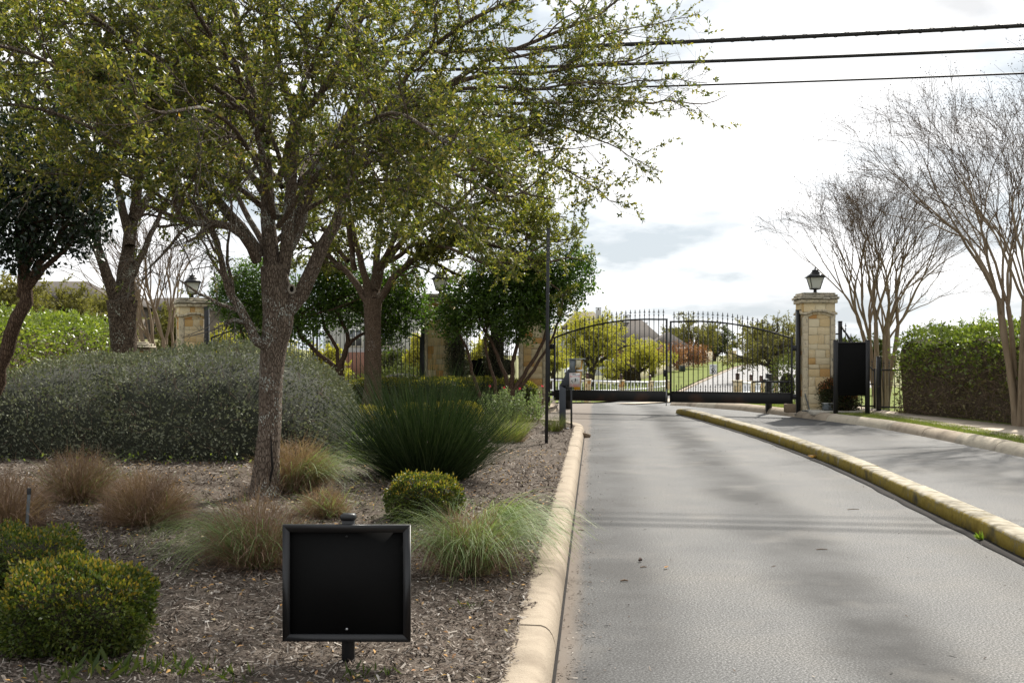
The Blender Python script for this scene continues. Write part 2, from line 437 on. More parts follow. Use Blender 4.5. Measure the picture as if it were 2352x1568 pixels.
M['hedge_core'] = mat('hedge_inside', [(.05, .037, .024), (.10, .073, .047)], 5, rough=1.0, bump=1.0, bscale=14)
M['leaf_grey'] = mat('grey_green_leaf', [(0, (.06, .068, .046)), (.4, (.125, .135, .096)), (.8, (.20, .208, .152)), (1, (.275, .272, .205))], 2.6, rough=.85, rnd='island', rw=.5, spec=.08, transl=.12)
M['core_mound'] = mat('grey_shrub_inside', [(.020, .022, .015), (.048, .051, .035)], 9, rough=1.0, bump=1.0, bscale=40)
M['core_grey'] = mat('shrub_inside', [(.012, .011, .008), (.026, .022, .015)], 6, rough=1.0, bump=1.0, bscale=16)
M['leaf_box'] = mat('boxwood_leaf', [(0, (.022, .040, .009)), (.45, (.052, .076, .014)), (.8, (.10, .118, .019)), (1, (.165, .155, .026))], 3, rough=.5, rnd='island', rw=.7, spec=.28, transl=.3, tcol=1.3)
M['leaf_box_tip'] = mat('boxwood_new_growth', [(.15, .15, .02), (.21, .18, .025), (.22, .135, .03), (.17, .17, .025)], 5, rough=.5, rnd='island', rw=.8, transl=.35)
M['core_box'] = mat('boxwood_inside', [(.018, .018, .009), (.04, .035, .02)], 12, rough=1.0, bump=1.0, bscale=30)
M['leaf_yellow'] = mat('golden_shrub_leaf', [(.16, .15, .02), (.26, .22, .03), (.34, .27, .05)], 2, rough=.5, rnd='island', rw=.8, transl=.35)
M['straw'] = mat('dry_grass_straw', [(.12, .068, .045), (.20, .125, .088), (.29, .20, .145), (.16, .092, .066)], 3, rough=.85, rnd='island', rw=.9, transl=.25)
M['muhly'] = mat('green_muhly_blade', [(.10, .15, .05), (.16, .22, .085), (.22, .28, .12), (.26, .26, .13)], 2, rough=.6, rnd='island', rw=.9, transl=.3)
M['yucca'] = mat('yucca_blade', [(.010, .020, .007), (.018, .034, .012), (.032, .050, .019), (.07, .09, .045)], 2, rough=.65, rnd='island', rw=.9, spec=.12, transl=.12)
M['leaf_bright'] = mat('bright_broad_leaf', [(.10, .17, .02), (.17, .24, .03), (.22, .28, .05)], 2, rough=.4, rnd='island', rw=.8, spec=.5, transl=.35)
M['leaf_rose'] = mat('silvery_rose_leaf', [(.10, .15, .05), (.18, .23, .11), (.28, .31, .19)], 2, rough=.55, rnd='island', rw=.8, transl=.3)
M['petal'] = mat('pink_petal', [(.55, .035, .10), (.70, .09, .18)], 8, rough=.6, rnd='island', transl=.3)
M['leaf_far'] = mat('spring_oak_leaf', [(.19, .185, .028), (.31, .285, .045), (.42, .38, .075), (.27, .245, .038)], .35, rough=.65, rnd='island', rw=.6, transl=.35, spec=.2)
M['leaf_far_dull'] = mat('dull_olive_leaf', [(.10, .095, .030), (.17, .155, .048), (.22, .195, .065)], .3, rough=.7, rnd='island', rw=.6, transl=.3, spec=.2)
M['leaf_far_green'] = mat('mid_green_leaf', [(.045, .06, .018), (.085, .10, .030), (.12, .13, .04)], .3, rough=.7, rnd='island', rw=.6, transl=.25, spec=.2)
M['leaf_cypress'] = mat('cypress_spray', [(.035, .042, .022), (.07, .075, .042), (.11, .10, .06)], 1.5, rough=.7, rnd='island', rw=.7, transl=.1)
M['leaf_red'] = mat('red_shrub_leaf', [(.15, .06, .035), (.22, .095, .055), (.19, .12, .06)], .5, rough=.6, rnd='island', rw=.7, transl=.3)
M['leaf_nandina'] = mat('nandina_leaf', [(.012, .022, .008), (.03, .045, .012), (.055, .05, .018), (.10, .035, .02)], 1.2, rough=.5, rnd='island', rw=.7, transl=.2)
M['leaf_nandina_red'] = mat('red_nandina_tip', [(.28, .05, .03), (.40, .12, .06), (.22, .13, .04)], 3, rough=.6, rnd='island', rw=.8, transl=.3)

# glass of the lanterns
m, nt, b, out = nodes_of('frosted_lantern_glass')
b.inputs['Base Color'].default_value = (.62, .64, .60, 1); b.inputs['Roughness'].default_value = .35
tr = nt.nodes.new('ShaderNodeBsdfTranslucent'); tr.inputs[0].default_value = (.75, .76, .70, 1)
ms = nt.nodes.new('ShaderNodeMixShader'); ms.inputs[0].default_value = .45
nt.links.new(b.outputs[0], ms.inputs[1]); nt.links.new(tr.outputs[0], ms.inputs[2]); nt.links.new(ms.outputs[0], out.inputs[0])
M['lamp_glass'] = m

# median kerb: worn yellow paint on the sides, scraped concrete on the top
m, nt, b, out = nodes_of('worn_yellow_kerb_paint'); N = nt.nodes.new; K = nt.links.new
tc = N('ShaderNodeTexCoord'); no = N('ShaderNodeTexNoise'); no.inputs['Scale'].default_value = 5; no.inputs['Detail'].default_value = 8; no.inputs['Roughness'].default_value = .7
K(tc.outputs['Object'], no.inputs['Vector'])
ge = N('ShaderNodeNewGeometry'); sp = N('ShaderNodeSeparateXYZ'); K(ge.outputs['True Normal'], sp.inputs[0])
ax = N('ShaderNodeMath'); ax.operation = 'MULTIPLY_ADD'; ax.inputs[1].default_value = .30; K(sp.outputs['Z'], ax.inputs[0]); K(no.outputs['Fac'], ax.inputs[2])
w = N('ShaderNodeMapRange'); w.inputs['From Min'].default_value = .58; w.inputs['From Max'].default_value = .74; K(ax.outputs[0], w.inputs[0])
pr = ramp(nt, [(.3, (.17, .12, .02)), (.5, (.27, .20, .036)), (.7, (.11, .09, .032))]); K(no.outputs['Fac'], pr.inputs[0])
n2 = N('ShaderNodeTexNoise'); n2.inputs['Scale'].default_value = 9; n2.inputs['Detail'].default_value = 6; K(tc.outputs['Object'], n2.inputs['Vector'])
cr = ramp(nt, [(.3, (.17, .145, .10)), (.5, (.30, .265, .20)), (.7, (.38, .345, .28))]); K(n2.outputs['Fac'], cr.inputs[0])
mx = N('ShaderNodeMix'); mx.data_type = 'RGBA'; K(w.outputs[0], mx.inputs['Factor']); K(pr.outputs[0], mx.inputs['A']); K(cr.outputs[0], mx.inputs['B'])
d2 = N('ShaderNodeMapRange'); d2.inputs['From Min'].default_value = .58; d2.inputs['From Max'].default_value = .72
n3 = N('ShaderNodeTexNoise'); n3.inputs['Scale'].default_value = 3.1; n3.inputs['Detail'].default_value = 7; K(tc.outputs['Object'], n3.inputs['Vector']); K(n3.outputs['Fac'], d2.inputs[0])
mx2 = N('ShaderNodeMix'); mx2.data_type = 'RGBA'; K(d2.outputs[0], mx2.inputs['Factor']); K(mx.outputs['Result'], mx2.inputs['A']); mx2.inputs['B'].default_value = (.07, .06, .04, 1)
K(mx2.outputs['Result'], b.inputs['Base Color']); b.inputs['Roughness'].default_value = .85; b.inputs['Specular IOR Level'].default_value = .2
bp = N('ShaderNodeBump'); bp.inputs['Strength'].default_value = .6; bp.inputs['Distance'].default_value = .02; K(n2.outputs['Fac'], bp.inputs['Height']); K(bp.outputs[0], b.inputs['Normal'])
M['yellow_kerb'] = m

# asphalt: aggregate, patches, a long oil and tyre stain down the lane, dirt along the gutter, a broad darker strip beside it
def asphalt(name, base, stains=True):
    m, nt, b, out = nodes_of(name); N = nt.nodes.new; K = nt.links.new
    tc = N('ShaderNodeTexCoord')
    ag = N('ShaderNodeTexNoise'); ag.inputs['Scale'].default_value = 80; ag.inputs['Detail'].default_value = 4; ag.inputs['Roughness'].default_value = .75; K(tc.outputs['Object'], ag.inputs['Vector'])
    ar = ramp(nt, [(.40, tuple(c * .35 for c in base)), (.52, base), (.60, tuple(c * 2.1 for c in base))]); K(ag.outputs['Fac'], ar.inputs[0])
    pa = N('ShaderNodeTexNoise'); pa.inputs['Scale'].default_value = .7; pa.inputs['Detail'].default_value = 7; pa.inputs['Roughness'].default_value = .6; K(tc.outputs['Object'], pa.inputs['Vector'])
    pm = ramp(nt, [(.32, (.80, .81, .83)), (.5, (1, 1, 1)), (.68, (1.16, 1.12, 1.06))]); K(pa.outputs['Fac'], pm.inputs[0])
    mu = N('ShaderNodeMix'); mu.data_type = 'RGBA'; mu.blend_type = 'MULTIPLY'; mu.inputs['Factor'].default_value = 1; K(ar.outputs[0], mu.inputs['A']); K(pm.outputs[0], mu.inputs['B'])
    colour = mu.outputs['Result']
    if stains:
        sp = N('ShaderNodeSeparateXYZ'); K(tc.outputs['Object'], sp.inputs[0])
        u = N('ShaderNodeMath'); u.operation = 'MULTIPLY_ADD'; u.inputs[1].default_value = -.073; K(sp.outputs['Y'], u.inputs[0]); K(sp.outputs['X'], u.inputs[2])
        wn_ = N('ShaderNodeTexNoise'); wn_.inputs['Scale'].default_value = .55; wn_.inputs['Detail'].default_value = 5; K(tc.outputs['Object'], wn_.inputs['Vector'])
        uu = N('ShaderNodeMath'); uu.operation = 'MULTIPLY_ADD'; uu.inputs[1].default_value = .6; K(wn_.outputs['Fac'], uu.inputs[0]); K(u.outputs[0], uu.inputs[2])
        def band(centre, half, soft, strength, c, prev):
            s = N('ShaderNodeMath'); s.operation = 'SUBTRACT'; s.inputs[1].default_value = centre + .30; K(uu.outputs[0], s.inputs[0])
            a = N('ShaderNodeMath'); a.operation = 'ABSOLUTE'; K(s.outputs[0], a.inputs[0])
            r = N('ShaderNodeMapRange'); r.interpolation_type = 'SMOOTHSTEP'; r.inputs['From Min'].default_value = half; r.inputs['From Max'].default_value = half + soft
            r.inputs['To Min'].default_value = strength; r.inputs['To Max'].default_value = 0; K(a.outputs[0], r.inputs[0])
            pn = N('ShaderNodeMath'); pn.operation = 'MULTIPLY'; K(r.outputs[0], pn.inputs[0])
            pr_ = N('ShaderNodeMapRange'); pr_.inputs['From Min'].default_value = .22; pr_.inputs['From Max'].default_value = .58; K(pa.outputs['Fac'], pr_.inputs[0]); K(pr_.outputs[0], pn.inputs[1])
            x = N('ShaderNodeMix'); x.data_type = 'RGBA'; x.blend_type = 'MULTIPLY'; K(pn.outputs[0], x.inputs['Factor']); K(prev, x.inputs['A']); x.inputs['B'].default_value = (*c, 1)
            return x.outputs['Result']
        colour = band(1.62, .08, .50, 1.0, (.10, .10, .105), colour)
        colour = band(.10, .12, .48, .95, (.28, .28, .29), colour)  # broad darker strip next to the left gutter line
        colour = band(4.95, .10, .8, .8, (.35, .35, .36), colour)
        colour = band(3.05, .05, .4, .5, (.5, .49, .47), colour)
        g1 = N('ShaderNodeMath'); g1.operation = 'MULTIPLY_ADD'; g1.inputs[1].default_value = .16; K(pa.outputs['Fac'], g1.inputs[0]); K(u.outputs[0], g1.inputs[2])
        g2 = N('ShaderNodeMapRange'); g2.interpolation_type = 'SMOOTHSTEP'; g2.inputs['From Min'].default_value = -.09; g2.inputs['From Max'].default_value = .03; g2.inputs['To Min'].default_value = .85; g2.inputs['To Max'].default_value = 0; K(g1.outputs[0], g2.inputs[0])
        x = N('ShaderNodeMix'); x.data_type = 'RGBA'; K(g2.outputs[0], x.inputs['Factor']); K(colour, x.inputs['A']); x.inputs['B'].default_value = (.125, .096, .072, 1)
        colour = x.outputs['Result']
        sd = N('ShaderNodeTexNoise'); sd.inputs['Scale'].default_value = 1.3; sd.inputs['Detail'].default_value = 8; K(tc.outputs['Object'], sd.inputs['Vector'])
        sr = N('ShaderNodeMapRange'); sr.inputs['From Min'].default_value = .56; sr.inputs['From Max'].default_value = .75; sr.inputs['To Max'].default_value = .4; K(sd.outputs['Fac'], sr.inputs[0])
        x = N('ShaderNodeMix'); x.data_type = 'RGBA'; K(sr.outputs[0], x.inputs['Factor']); K(colour, x.inputs['A']); x.inputs['B'].default_value = (.165, .15, .132, 1)
        colour = x.outputs['Result']
        vo = N('ShaderNodeTexVoronoi'); vo.feature = 'DISTANCE_TO_EDGE'; vo.inputs['Scale'].default_value = .21
        wv = N('ShaderNodeVectorMath'); wv.operation = 'MULTIPLY_ADD'; wv.inputs[1].default_value = (.7, .7, .7); K(sd.outputs['Color'], wv.inputs[0]); K(tc.outputs['Object'], wv.inputs[2])
        K(wv.outputs[0], vo.inputs['Vector'])
        cm = N('ShaderNodeMapRange'); cm.inputs['From Max'].default_value = .0022; cm.inputs['To Min'].default_value = .22; cm.inputs['To Max'].default_value = 0; K(vo.outputs['Distance'], cm.inputs[0])
        x = N('ShaderNodeMix'); x.data_type = 'RGBA'; K(cm.outputs[0], x.inputs['Factor']); K(colour, x.inputs['A']); x.inputs['B'].default_value = (.03, .03, .03, 1)
        colour = x.outputs['Result']
    K(colour, b.inputs['Base Color']); b.inputs['Roughness'].default_value = .8; b.inputs['Specular IOR Level'].default_value = .22
    bp = N('ShaderNodeBump'); bp.inputs['Strength'].default_value = .05; bp.inputs['Distance'].default_value = .001; K(ag.outputs['Fac'], bp.inputs['Height']); K(bp.outputs[0], b.inputs['Normal'])
    return m
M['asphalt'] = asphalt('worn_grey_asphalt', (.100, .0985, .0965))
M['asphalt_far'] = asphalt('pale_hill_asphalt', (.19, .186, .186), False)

# ------------------------------------------------------------------ terrain, roads, kerbs
TY = np.array([-40, 0, 30, 34, 38, 52, 62, 68, 72, 85, 105, 120, 145, 160, 200, 300, 900], float)
TZ = np.array([0, 0, 0, -.08, -.25, -.95, -1.28, -1.32, -1.18, -.95, -.60, -.40, -.27, -.5, -1.6, -3, -6], float)
def terrain(y):
    return np.interp(y, TY, TZ)
rngG = np.random.default_rng(11)

# the ground: one sheet out to the horizon
gy = np.unique(np.concatenate([TY, np.arange(-40, 60, 4), [1500]]))
gx = np.array([-1500, -400, -150, -80, -40, -20, -10, 0, 10, 20, 40, 80, 150, 400, 1500], float)
X, Y = np.meshgrid(gx, gy)
Z = terrain(Y) - .05
structure('ground', MB().grid(X, Y, Z), M['meadow'])

# entry drive with the turning space in front of the gates and the street behind them
ry = np.unique(np.concatenate([TY[(TY >= -10) & (TY <= 72)], np.arange(-10, 72, 2.0)]))
def road_right(y):
    return np.interp(y, [-10, 46, 52, 56, 72], [9.5, 9.5, 30, 60, 60])
def road_left(y):
    return np.interp(y, [-10, 50, 56, 72], [-14, -14, -30, -30])
t = np.linspace(0, 1, 16)[None]
X = road_left(ry)[:, None] * (1 - t) + road_right(ry)[:, None] * t
Y = np.repeat(ry[:, None], 16, 1)
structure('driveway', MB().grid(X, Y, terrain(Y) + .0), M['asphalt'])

# the street that climbs the hill beyond the gates
hl = np.array([[9.9, 70], [10.6, 72], [14.0, 85], [19.4, 105], [23.4, 120], [30.3, 145], [36, 160], [52, 200]])
hly = np.unique(np.concatenate([hl[:, 1], np.linspace(70, 160, 24), TY[(TY > 70) & (TY < 200)]]))
hlx = np.interp(hly, hl[:, 1], hl[:, 0])
X = np.stack([hlx, hlx + 5, hlx + 14], 1); Y = np.repeat(hly[:, None], 3, 1)
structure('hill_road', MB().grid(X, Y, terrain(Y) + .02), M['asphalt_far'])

KERB = [(0, -.05), (0.0, .0), (-.008, .05), (-.02, .085), (-.036, .11), (-.056, .127), (-.082, .136), (-.21, .139), (-.222, .128), (-.228, .10), (-.228, -.05)]
def kerb(name, path, prof, material, seg, gap=.008, side=1, weather=None):
    """a kerb laid in cast lengths; each length is a piece of its own"""
    P = np.asarray(path, float)
    l = np.concatenate([[0], np.cumsum(np.linalg.norm(np.diff(P, axis=0), axis=1))])
    root = structure(name, MB().sweep(spline(np.c_[P[:, :2], P[:, 2] - .06], 60), [(p[0] * side * .88 + .015 * np.sign(side * sum(q[0] for q in prof)), min(p[1], .05)) for p in prof]), M['mortar'])
    n = int(round(l[-1] / seg)); edges = np.linspace(0, l[-1], n + 1)
    S = spline(P, 600); ls = np.linspace(0, l[-1], 600)
    for i in range(n):
        a, b_ = edges[i] + gap / 2, edges[i + 1] - gap / 2
        k = max(3, int((b_ - a) / .25))
        s = np.linspace(a, b_, k)
        pts = np.stack([np.interp(s, ls, S[:, c]) for c in range(3)], 1)
        pts[:, 2] += random.uniform(-.006, .006)
        pr = [(p[0] * side, p[1]) for p in prof]
        if side > 0: pr = pr[::-1]
        mt = material if weather is None else weather(pts.mean(0), material)
        part('kerb_length', MB().sweep(pts, pr[::-1]), mt, root, world=True)
    return root
# left kerb with its rounded nose; (X, Y) of the gutter line
def kx(y):
    return .192 + .073 * (np.asarray(y, float) - 5.46)
kp = [(kx(y), y, 0) for y in np.arange(1.5, 22.3, 1.3)]
th = np.linspace(0, math.pi / 2, 9)
kp += [(1.42 - 2.5 * (1 - math.cos(a)), 22.3 + 2.7 * math.sin(a), 0) for a in th]
kp += [(-2.5, 25.0, 0), (-5, 24.8, 0), (-9, 24.2, 0), (-12.5, 23.5, 0)]
KL = [(-p[0], p[1]) for p in KERB]
kerb('left_kerb', kp, KL, M['concrete'], 2.3)

structure('gutter_joint', MB().sweep(spline([(p[0] + .008, p[1], .0035) for p in kp[:24]], 90), [(.016, 0), (-.008, 0), (-.008, .002), (.016, .002)]), M['crack'])
# right kerb, rolled profile, weathered where the gate swings over it
rk = [(7.5, 1, 0), (7.56, 8, 0), (7.6, 14, 0), (7.62, 18, 0), (7.58, 21.5, 0), (7.33, 24.3, 0), (6.7, 27.2, 0), (5.9, 30.6, 0), (5.3, 33.5, -.07), (5.1, 36, -.17), (5.6, 39.5, -.33), (7.4, 43.5, -.5), (11, 46.5, -.66)]
ROLL = [(.02, -.05), (.0, .01), (-.012, .045), (-.03, .08), (-.055, .11), (-.085, .132), (-.12, .148), (-.165, .158), (-.22, .163), (-.29, .158), (-.32, .14), (-.33, .10), (-.33, -.05)]
def wthr(p, mt):
    return M['concrete_grey'] if (p[1] < 26.2 and p[1] > 23.6) or p[1] < 19 or random.random() < .25 else mt
kerb('right_kerb', rk, ROLL, M['concrete'], 1.55, side=1, weather=wthr)

# low yellow median between the two entry lanes
mp_ = [(3.65, 2.5, 0), (3.78, 6, 0), (3.92, 8.7, 0), (4.02, 9.8, 0), (4.14, 11.44, 0), (4.35, 14, 0), (4.47, 16.5, 0), (4.50, 19, 0), (4.48, 22, 0), (4.33, 25.5, 0), (4.16, 28.0, 0)]
MED = [(0, -.05), (-.006, .115), (-.014, .135), (-.034, .148), (-.125, .153), (-.212, .148), (-.234, .135), (-.242, .115), (-.248, -.05)]
root = kerb('median_kerb', mp_, MED, M['yellow_kerb'], 1.9, side=1)
P = np.array([(4.16, 28.0, 0), (4.12, 28.6, 0), (4.08, 29.1, 0)])
nose = MB()
pts = spline(P, 5); ring = []
pr = np.array([(p[0], p[1]) for p in MED])
V = []
for p, s in zip(pts, (1, .95, .8, .55, .1)):
    for o, h in pr:
        V.append([p[0] - (-.124 + (o + .124) * s), p[1], (h if h < 0 else h * s)])
V = np.array(V); k = len(pr)
i = np.arange(4)[:, None] * k; j = np.arange(k)[None]
nose.add(V, np.stack([i + j, i + k + j, i + k + (j + 1) % k, i + (j + 1) % k], -1).reshape(-1, 4))
part('kerb_nose', nose, M['yellow_kerb'], root, world=True)
# tar line where the median meets the asphalt
structure('tar_joint', MB().sweep(spline([(p[0] - .05 - .02 * random.random(), p[1], .004) for p in mp_], 70) + np.c_[wob(np.arange(70), np.arange(70) * .3, 1.0) * .025, np.zeros(70), np.zeros(70)], [(.07, 0), (-.05, 0), (-.05, .003), (.07, .003)]), M['crack'])

# ------------------------------------------------------------------ planting bed
def bed_edge(y):
    y = np.asarray(y, float)
    t_ = np.clip((y - 22.3) / 2.42, 0, .9999)
    return np.where(y < 22.3, kx(y) - .219, 1.20 - 2.3 * (1 - np.sqrt(1 - t_ ** 2)))
def bedz(x, y):
    u = np.clip((bed_edge(np.minimum(y, 22.3)) - x) / 5.0, 0, 1)
    return .105 + .20 * u * u * (3 - 2 * u) + .018 * wob(x, y, 1.6, 3) * np.clip(u * 8, 0, 1)
ys = np.concatenate([np.linspace(1.5, 22.3, 110), np.linspace(22.3, 24.70, 22)[1:]])
us = np.concatenate([np.linspace(0, 4, 48), np.linspace(4, 13, 30)[1:]])
X = bed_edge(ys)[:, None] - us[None]; Y = np.repeat(ys[:, None], len(us), 1)
Z = bedz(X, Y)
structure('planting_bed', MB(True).grid(X[:, ::-1], Y[:, ::-1], Z[:, ::-1]), M['mulch'])
def on_bed(x, y):
    """where the line of sight to a mark at x, y meets the bed"""
    D = 10.0
    for _ in range(60):
        X_ = (x - CX) / FPX * D
        D = .5 * D + .5 * (EYE - float(bedz(X_, D))) * FPX / (y - HZ)
    X_ = (x - CX) / FPX * D
    return np.array([X_, D, float(bedz(X_, D))])

def quads(rng, C, N_, Dv, ln, wd):
    """loose flat pieces: centre, normal, direction, length, width"""
    s = nrm(np.cross(N_, Dv))
    a = Dv * ln[:, None] / 2; b_ = s * wd[:, None] / 2
    V = np.stack([C - a - b_ * .7, C + a * .9 - b_, C + a + b_ * .6, C - a * .8 + b_], 1).reshape(-1, 3)
    return V, np.arange(len(C) * 4).reshape(-1, 4)
def scatter_bed(n, y0, y1, u1, power=1.0):
    y = y0 + (y1 - y0) * rngG.random(n) ** power
    u = rngG.random(n) * u1
    x = bed_edge(y) - u - .01
    return x, y
mb = MB()
for n, y0, y1, u1, s in ((56000, 4.6, 9.5, 4.7, 1.0), (22000, 9.5, 15, 7.5, 1.5), (7000, 15, 24.5, 4.0, 1.7)):
    x, y = scatter_bed(n, y0, y1, u1)
    Nn = nrm(np.c_[rngG.normal(0, .42, n), rngG.normal(0, .42, n), np.ones(n)])
    a = rngG.random(n) * 2 * math.pi; d = np.c_[np.cos(a), np.sin(a), np.zeros(n)]
    d = nrm(d - Nn * np.sum(d * Nn, 1, keepdims=True))
    C = np.c_[x, y, bedz(x, y) + .006 + rngG.random(n) * .016]
    mb.add(*quads(rngG, C, Nn, d, s * rngG.gamma(3, .0105, n), s * rngG.uniform(.004, .012, n)))
n = 2600; y = rngG.uniform(4.6, 22, n) ** 1.0; x = kx(y) - .218 + np.abs(rngG.normal(0, .022, n)) * (.4 + wob(y * 3, y, 1.0) ** 2 * 2)
Nn = nrm(np.c_[rngG.normal(0, .25, n), rngG.normal(0, .25, n), np.ones(n)]); a = rngG.random(n) * 6.28; d = np.c_[np.cos(a), np.sin(a), np.zeros(n)]; d = nrm(d - Nn * np.sum(d * Nn, 1, keepdims=True))
mb.add(*quads(rngG, np.c_[x, y, np.full(n, .146)], Nn, d, rngG.gamma(4, .008, n), rngG.uniform(.005, .012, n)))
V, F = mb.data()
o = stuff(link('mulch_chips', mesh_of('mulch_chips', V, F), M['chip'])); tag(o, 'loose grey and brown bark chips covering the planting bed', 'mulch')
# fallen leaves
n = 2600; x, y = scatter_bed(n, 4.7, 17, 5.5)
Nn = nrm(np.c_[rngG.normal(0, .35, n), rngG.normal(0, .35, n), np.ones(n)]); a = rngG.random(n) * 6.28
d = np.c_[np.cos(a), np.sin(a), np.zeros(n)]; d = nrm(d - Nn * np.sum(d * Nn, 1, keepdims=True))
C = np.c_[x, y, bedz(x, y) + .02]; ln = rngG.uniform(.02, .042, n); s = nrm(np.cross(Nn, d))
V = np.stack([C - d * ln[:, None] * .5, C + s * ln[:, None] * .22 + Nn * .004, C + d * ln[:, None] * .5, C - s * ln[:, None] * .22 + Nn * .004], 1).reshape(-1, 3)
o = stuff(link('fallen_leaves', mesh_of('fallen_leaves', V, np.arange(4 * n).reshape(-1, 4)), M['dead_leaf'])); tag(o, 'small orange and tan oak leaves scattered on the mulch', 'leaves')

# the raised island between the entry and exit gates
isl = [(-5.6, 26.2), (-4.6, 25.9), (-2.6, 26.5), (-1, 27.9), (.5, 28.55), (1.02, 29.1), (1.22, 30), (1.2, 31.5), (.9, 35), (-3, 35.5), (-6, 34), (-6.4, 29), (-5.6, 26.2)]
S = spline([(x, y, 0) for x, y in isl], 70)
structure('island_bed', MB().poly(np.c_[S[:-1, :2], np.full(69, .13)]), M['mulch'])
kerb('island_kerb', [(x, y, float(terrain(y))) for x, y in isl], ROLL, M['concrete'], 1.5, side=-1)

# ------------------------------------------------------------------ right verge, sidewalk, hill lawn
ry2 = np.linspace(0, 46, 70)
rkS = spline(rk, 400)
o_ = np.argsort(rkS[:, 1]); vx = np.interp(ry2, rkS[o_, 1], rkS[o_, 0]) + .30
X = vx[:, None] + np.array([0, .25, .6, 1.2, 2.5, 5, 12, 30])[None]
Y = np.repeat(ry2[:, None], 8, 1)
Z = terrain(Y) + .138 + .012 * wob(X, Y, 1.3) * (X > vx[:, None] + .1)
structure('grass_verge', MB(True).grid(X, Y, Z), M['lawn'])
# short grass on the strip beside the kerb
n = 26000
y = rngG.uniform(15.5, 33, n); vx_ = np.interp(y, rkS[o_, 1], rkS[o_, 0]) + .31
wid = np.interp(y, [15, 20, 23, 26, 33], [.62, .62, .75, 1.1, 2.4])
x = vx_ + rngG.random(n) * wid
keep = ~((np.abs(x - 7.25) < .45) & (np.abs(y - 27.2) < .45)); x, y = x[keep], y[keep]; n = len(x)
a = rngG.random(n) * 6.28; h = rngG.uniform(.02, .055, n)
b0 = np.c_[x, y, terrain(y) + .135]; w = np.c_[np.cos(a), np.sin(a), np.zeros(n)] * .006
tip = b0 + np.c_[rngG.normal(0, .018, n), rngG.normal(0, .018, n), h]
o = stuff(link('verge_grass', mesh_of('verge_grass', np.stack([b0 - w, b0 + w, tip], 1).reshape(-1, 3), np.arange(3 * n).reshape(-1, 3)), M['grass_blade']))
tag(o, 'short green grass strip beside the right hand kerb', 'grass')
# sidewalk slabs
swL = [(8.22, 8), (8.25, 14), (8.28, 18.5), (8.3, 21), (8.28, 24), (8.12, 26.4), (8.05, 30)]
swR = [(9.75, 8), (9.78, 14), (9.8, 18.5), (9.75, 21), (9.3, 24), (9.0, 26.4), (8.85, 30)]
SL = spline([(x, y, 0) for x, y in swL], 80); SR = spline([(x, y, 0) for x, y in swR], 80)
root = structure('sidewalk', MB().add(*(lambda a, b: (np.concatenate([a, b]), np.stack([np.arange(79), np.arange(79) + 80, np.arange(79) + 81, np.arange(79) + 1], -1)))(SL + [.03, 0, .12], SR + [-.03, 0, .12])), M['soil'])
e = np.linspace(8, 29.8, 16)
for i in range(15):
    y0, y1 = e[i] + .006, e[i + 1] - .006
    q = [np.interp(y0, SL[:, 1], SL[:, 0]), np.interp(y0, SR[:, 1], SR[:, 0]), np.interp(y1, SR[:, 1], SR[:, 0]), np.interp(y1, SL[:, 1], SL[:, 0])]
    o = part('paving_slab', MB().prism([(q[0], y0), (q[1], y0), (q[2], y1), (q[3], y1)], .10, .153 + random.uniform(-.003, .003)), M['sidewalk'], root, world=True)

# lawn on the hill between the street and the retaining wall
wall_line = np.array([[7.2, 82], [9.6, 88], [11.9, 95], [16.3, 112], [20.5, 128], [24.5, 143], [27, 152]])
wy = np.linspace(70.5, 150, 60)
xl = np.interp(wy, hly, hlx) - .3
xr = np.interp(wy, np.r_[70, wall_line[:, 1]], np.r_[2.0, wall_line[:, 0]])
def wall_base(y):
    return np.interp(y, [70, 82, 95, 128, 150], [-1.25, -.85, -.55, -.02, .05])
t = np.linspace(0, 1, 9)[None]
X = xr[:, None] * (1 - t) + xl[:, None] * t; Y = np.repeat(wy[:, None], 9, 1)
zr = wall_base(wy); zl = terrain(wy) + .16
Z = zr[:, None] * (1 - t ** 1.2) + zl[:, None] * t ** 1.2 + .04 * wob(X, Y, .5)
structure('hill_lawn', MB(True).grid(X, Y, Z), M['lawn'])
kerb('hill_kerb', [(np.interp(y, hly, hlx), y, terrain(y)) for y in np.linspace(72.5, 148, 26)], [(-p[0], p[1]) for p in KERB], M['concrete'], 4.0)
# lawn to the left of the street (behind the white fence) and to the right
def patch(name, pts, mt, dz):
    S_ = np.array(pts, float)
    return structure(name, MB().poly(np.c_[S_, terrain(S_[:, 1]) + dz]), mt)

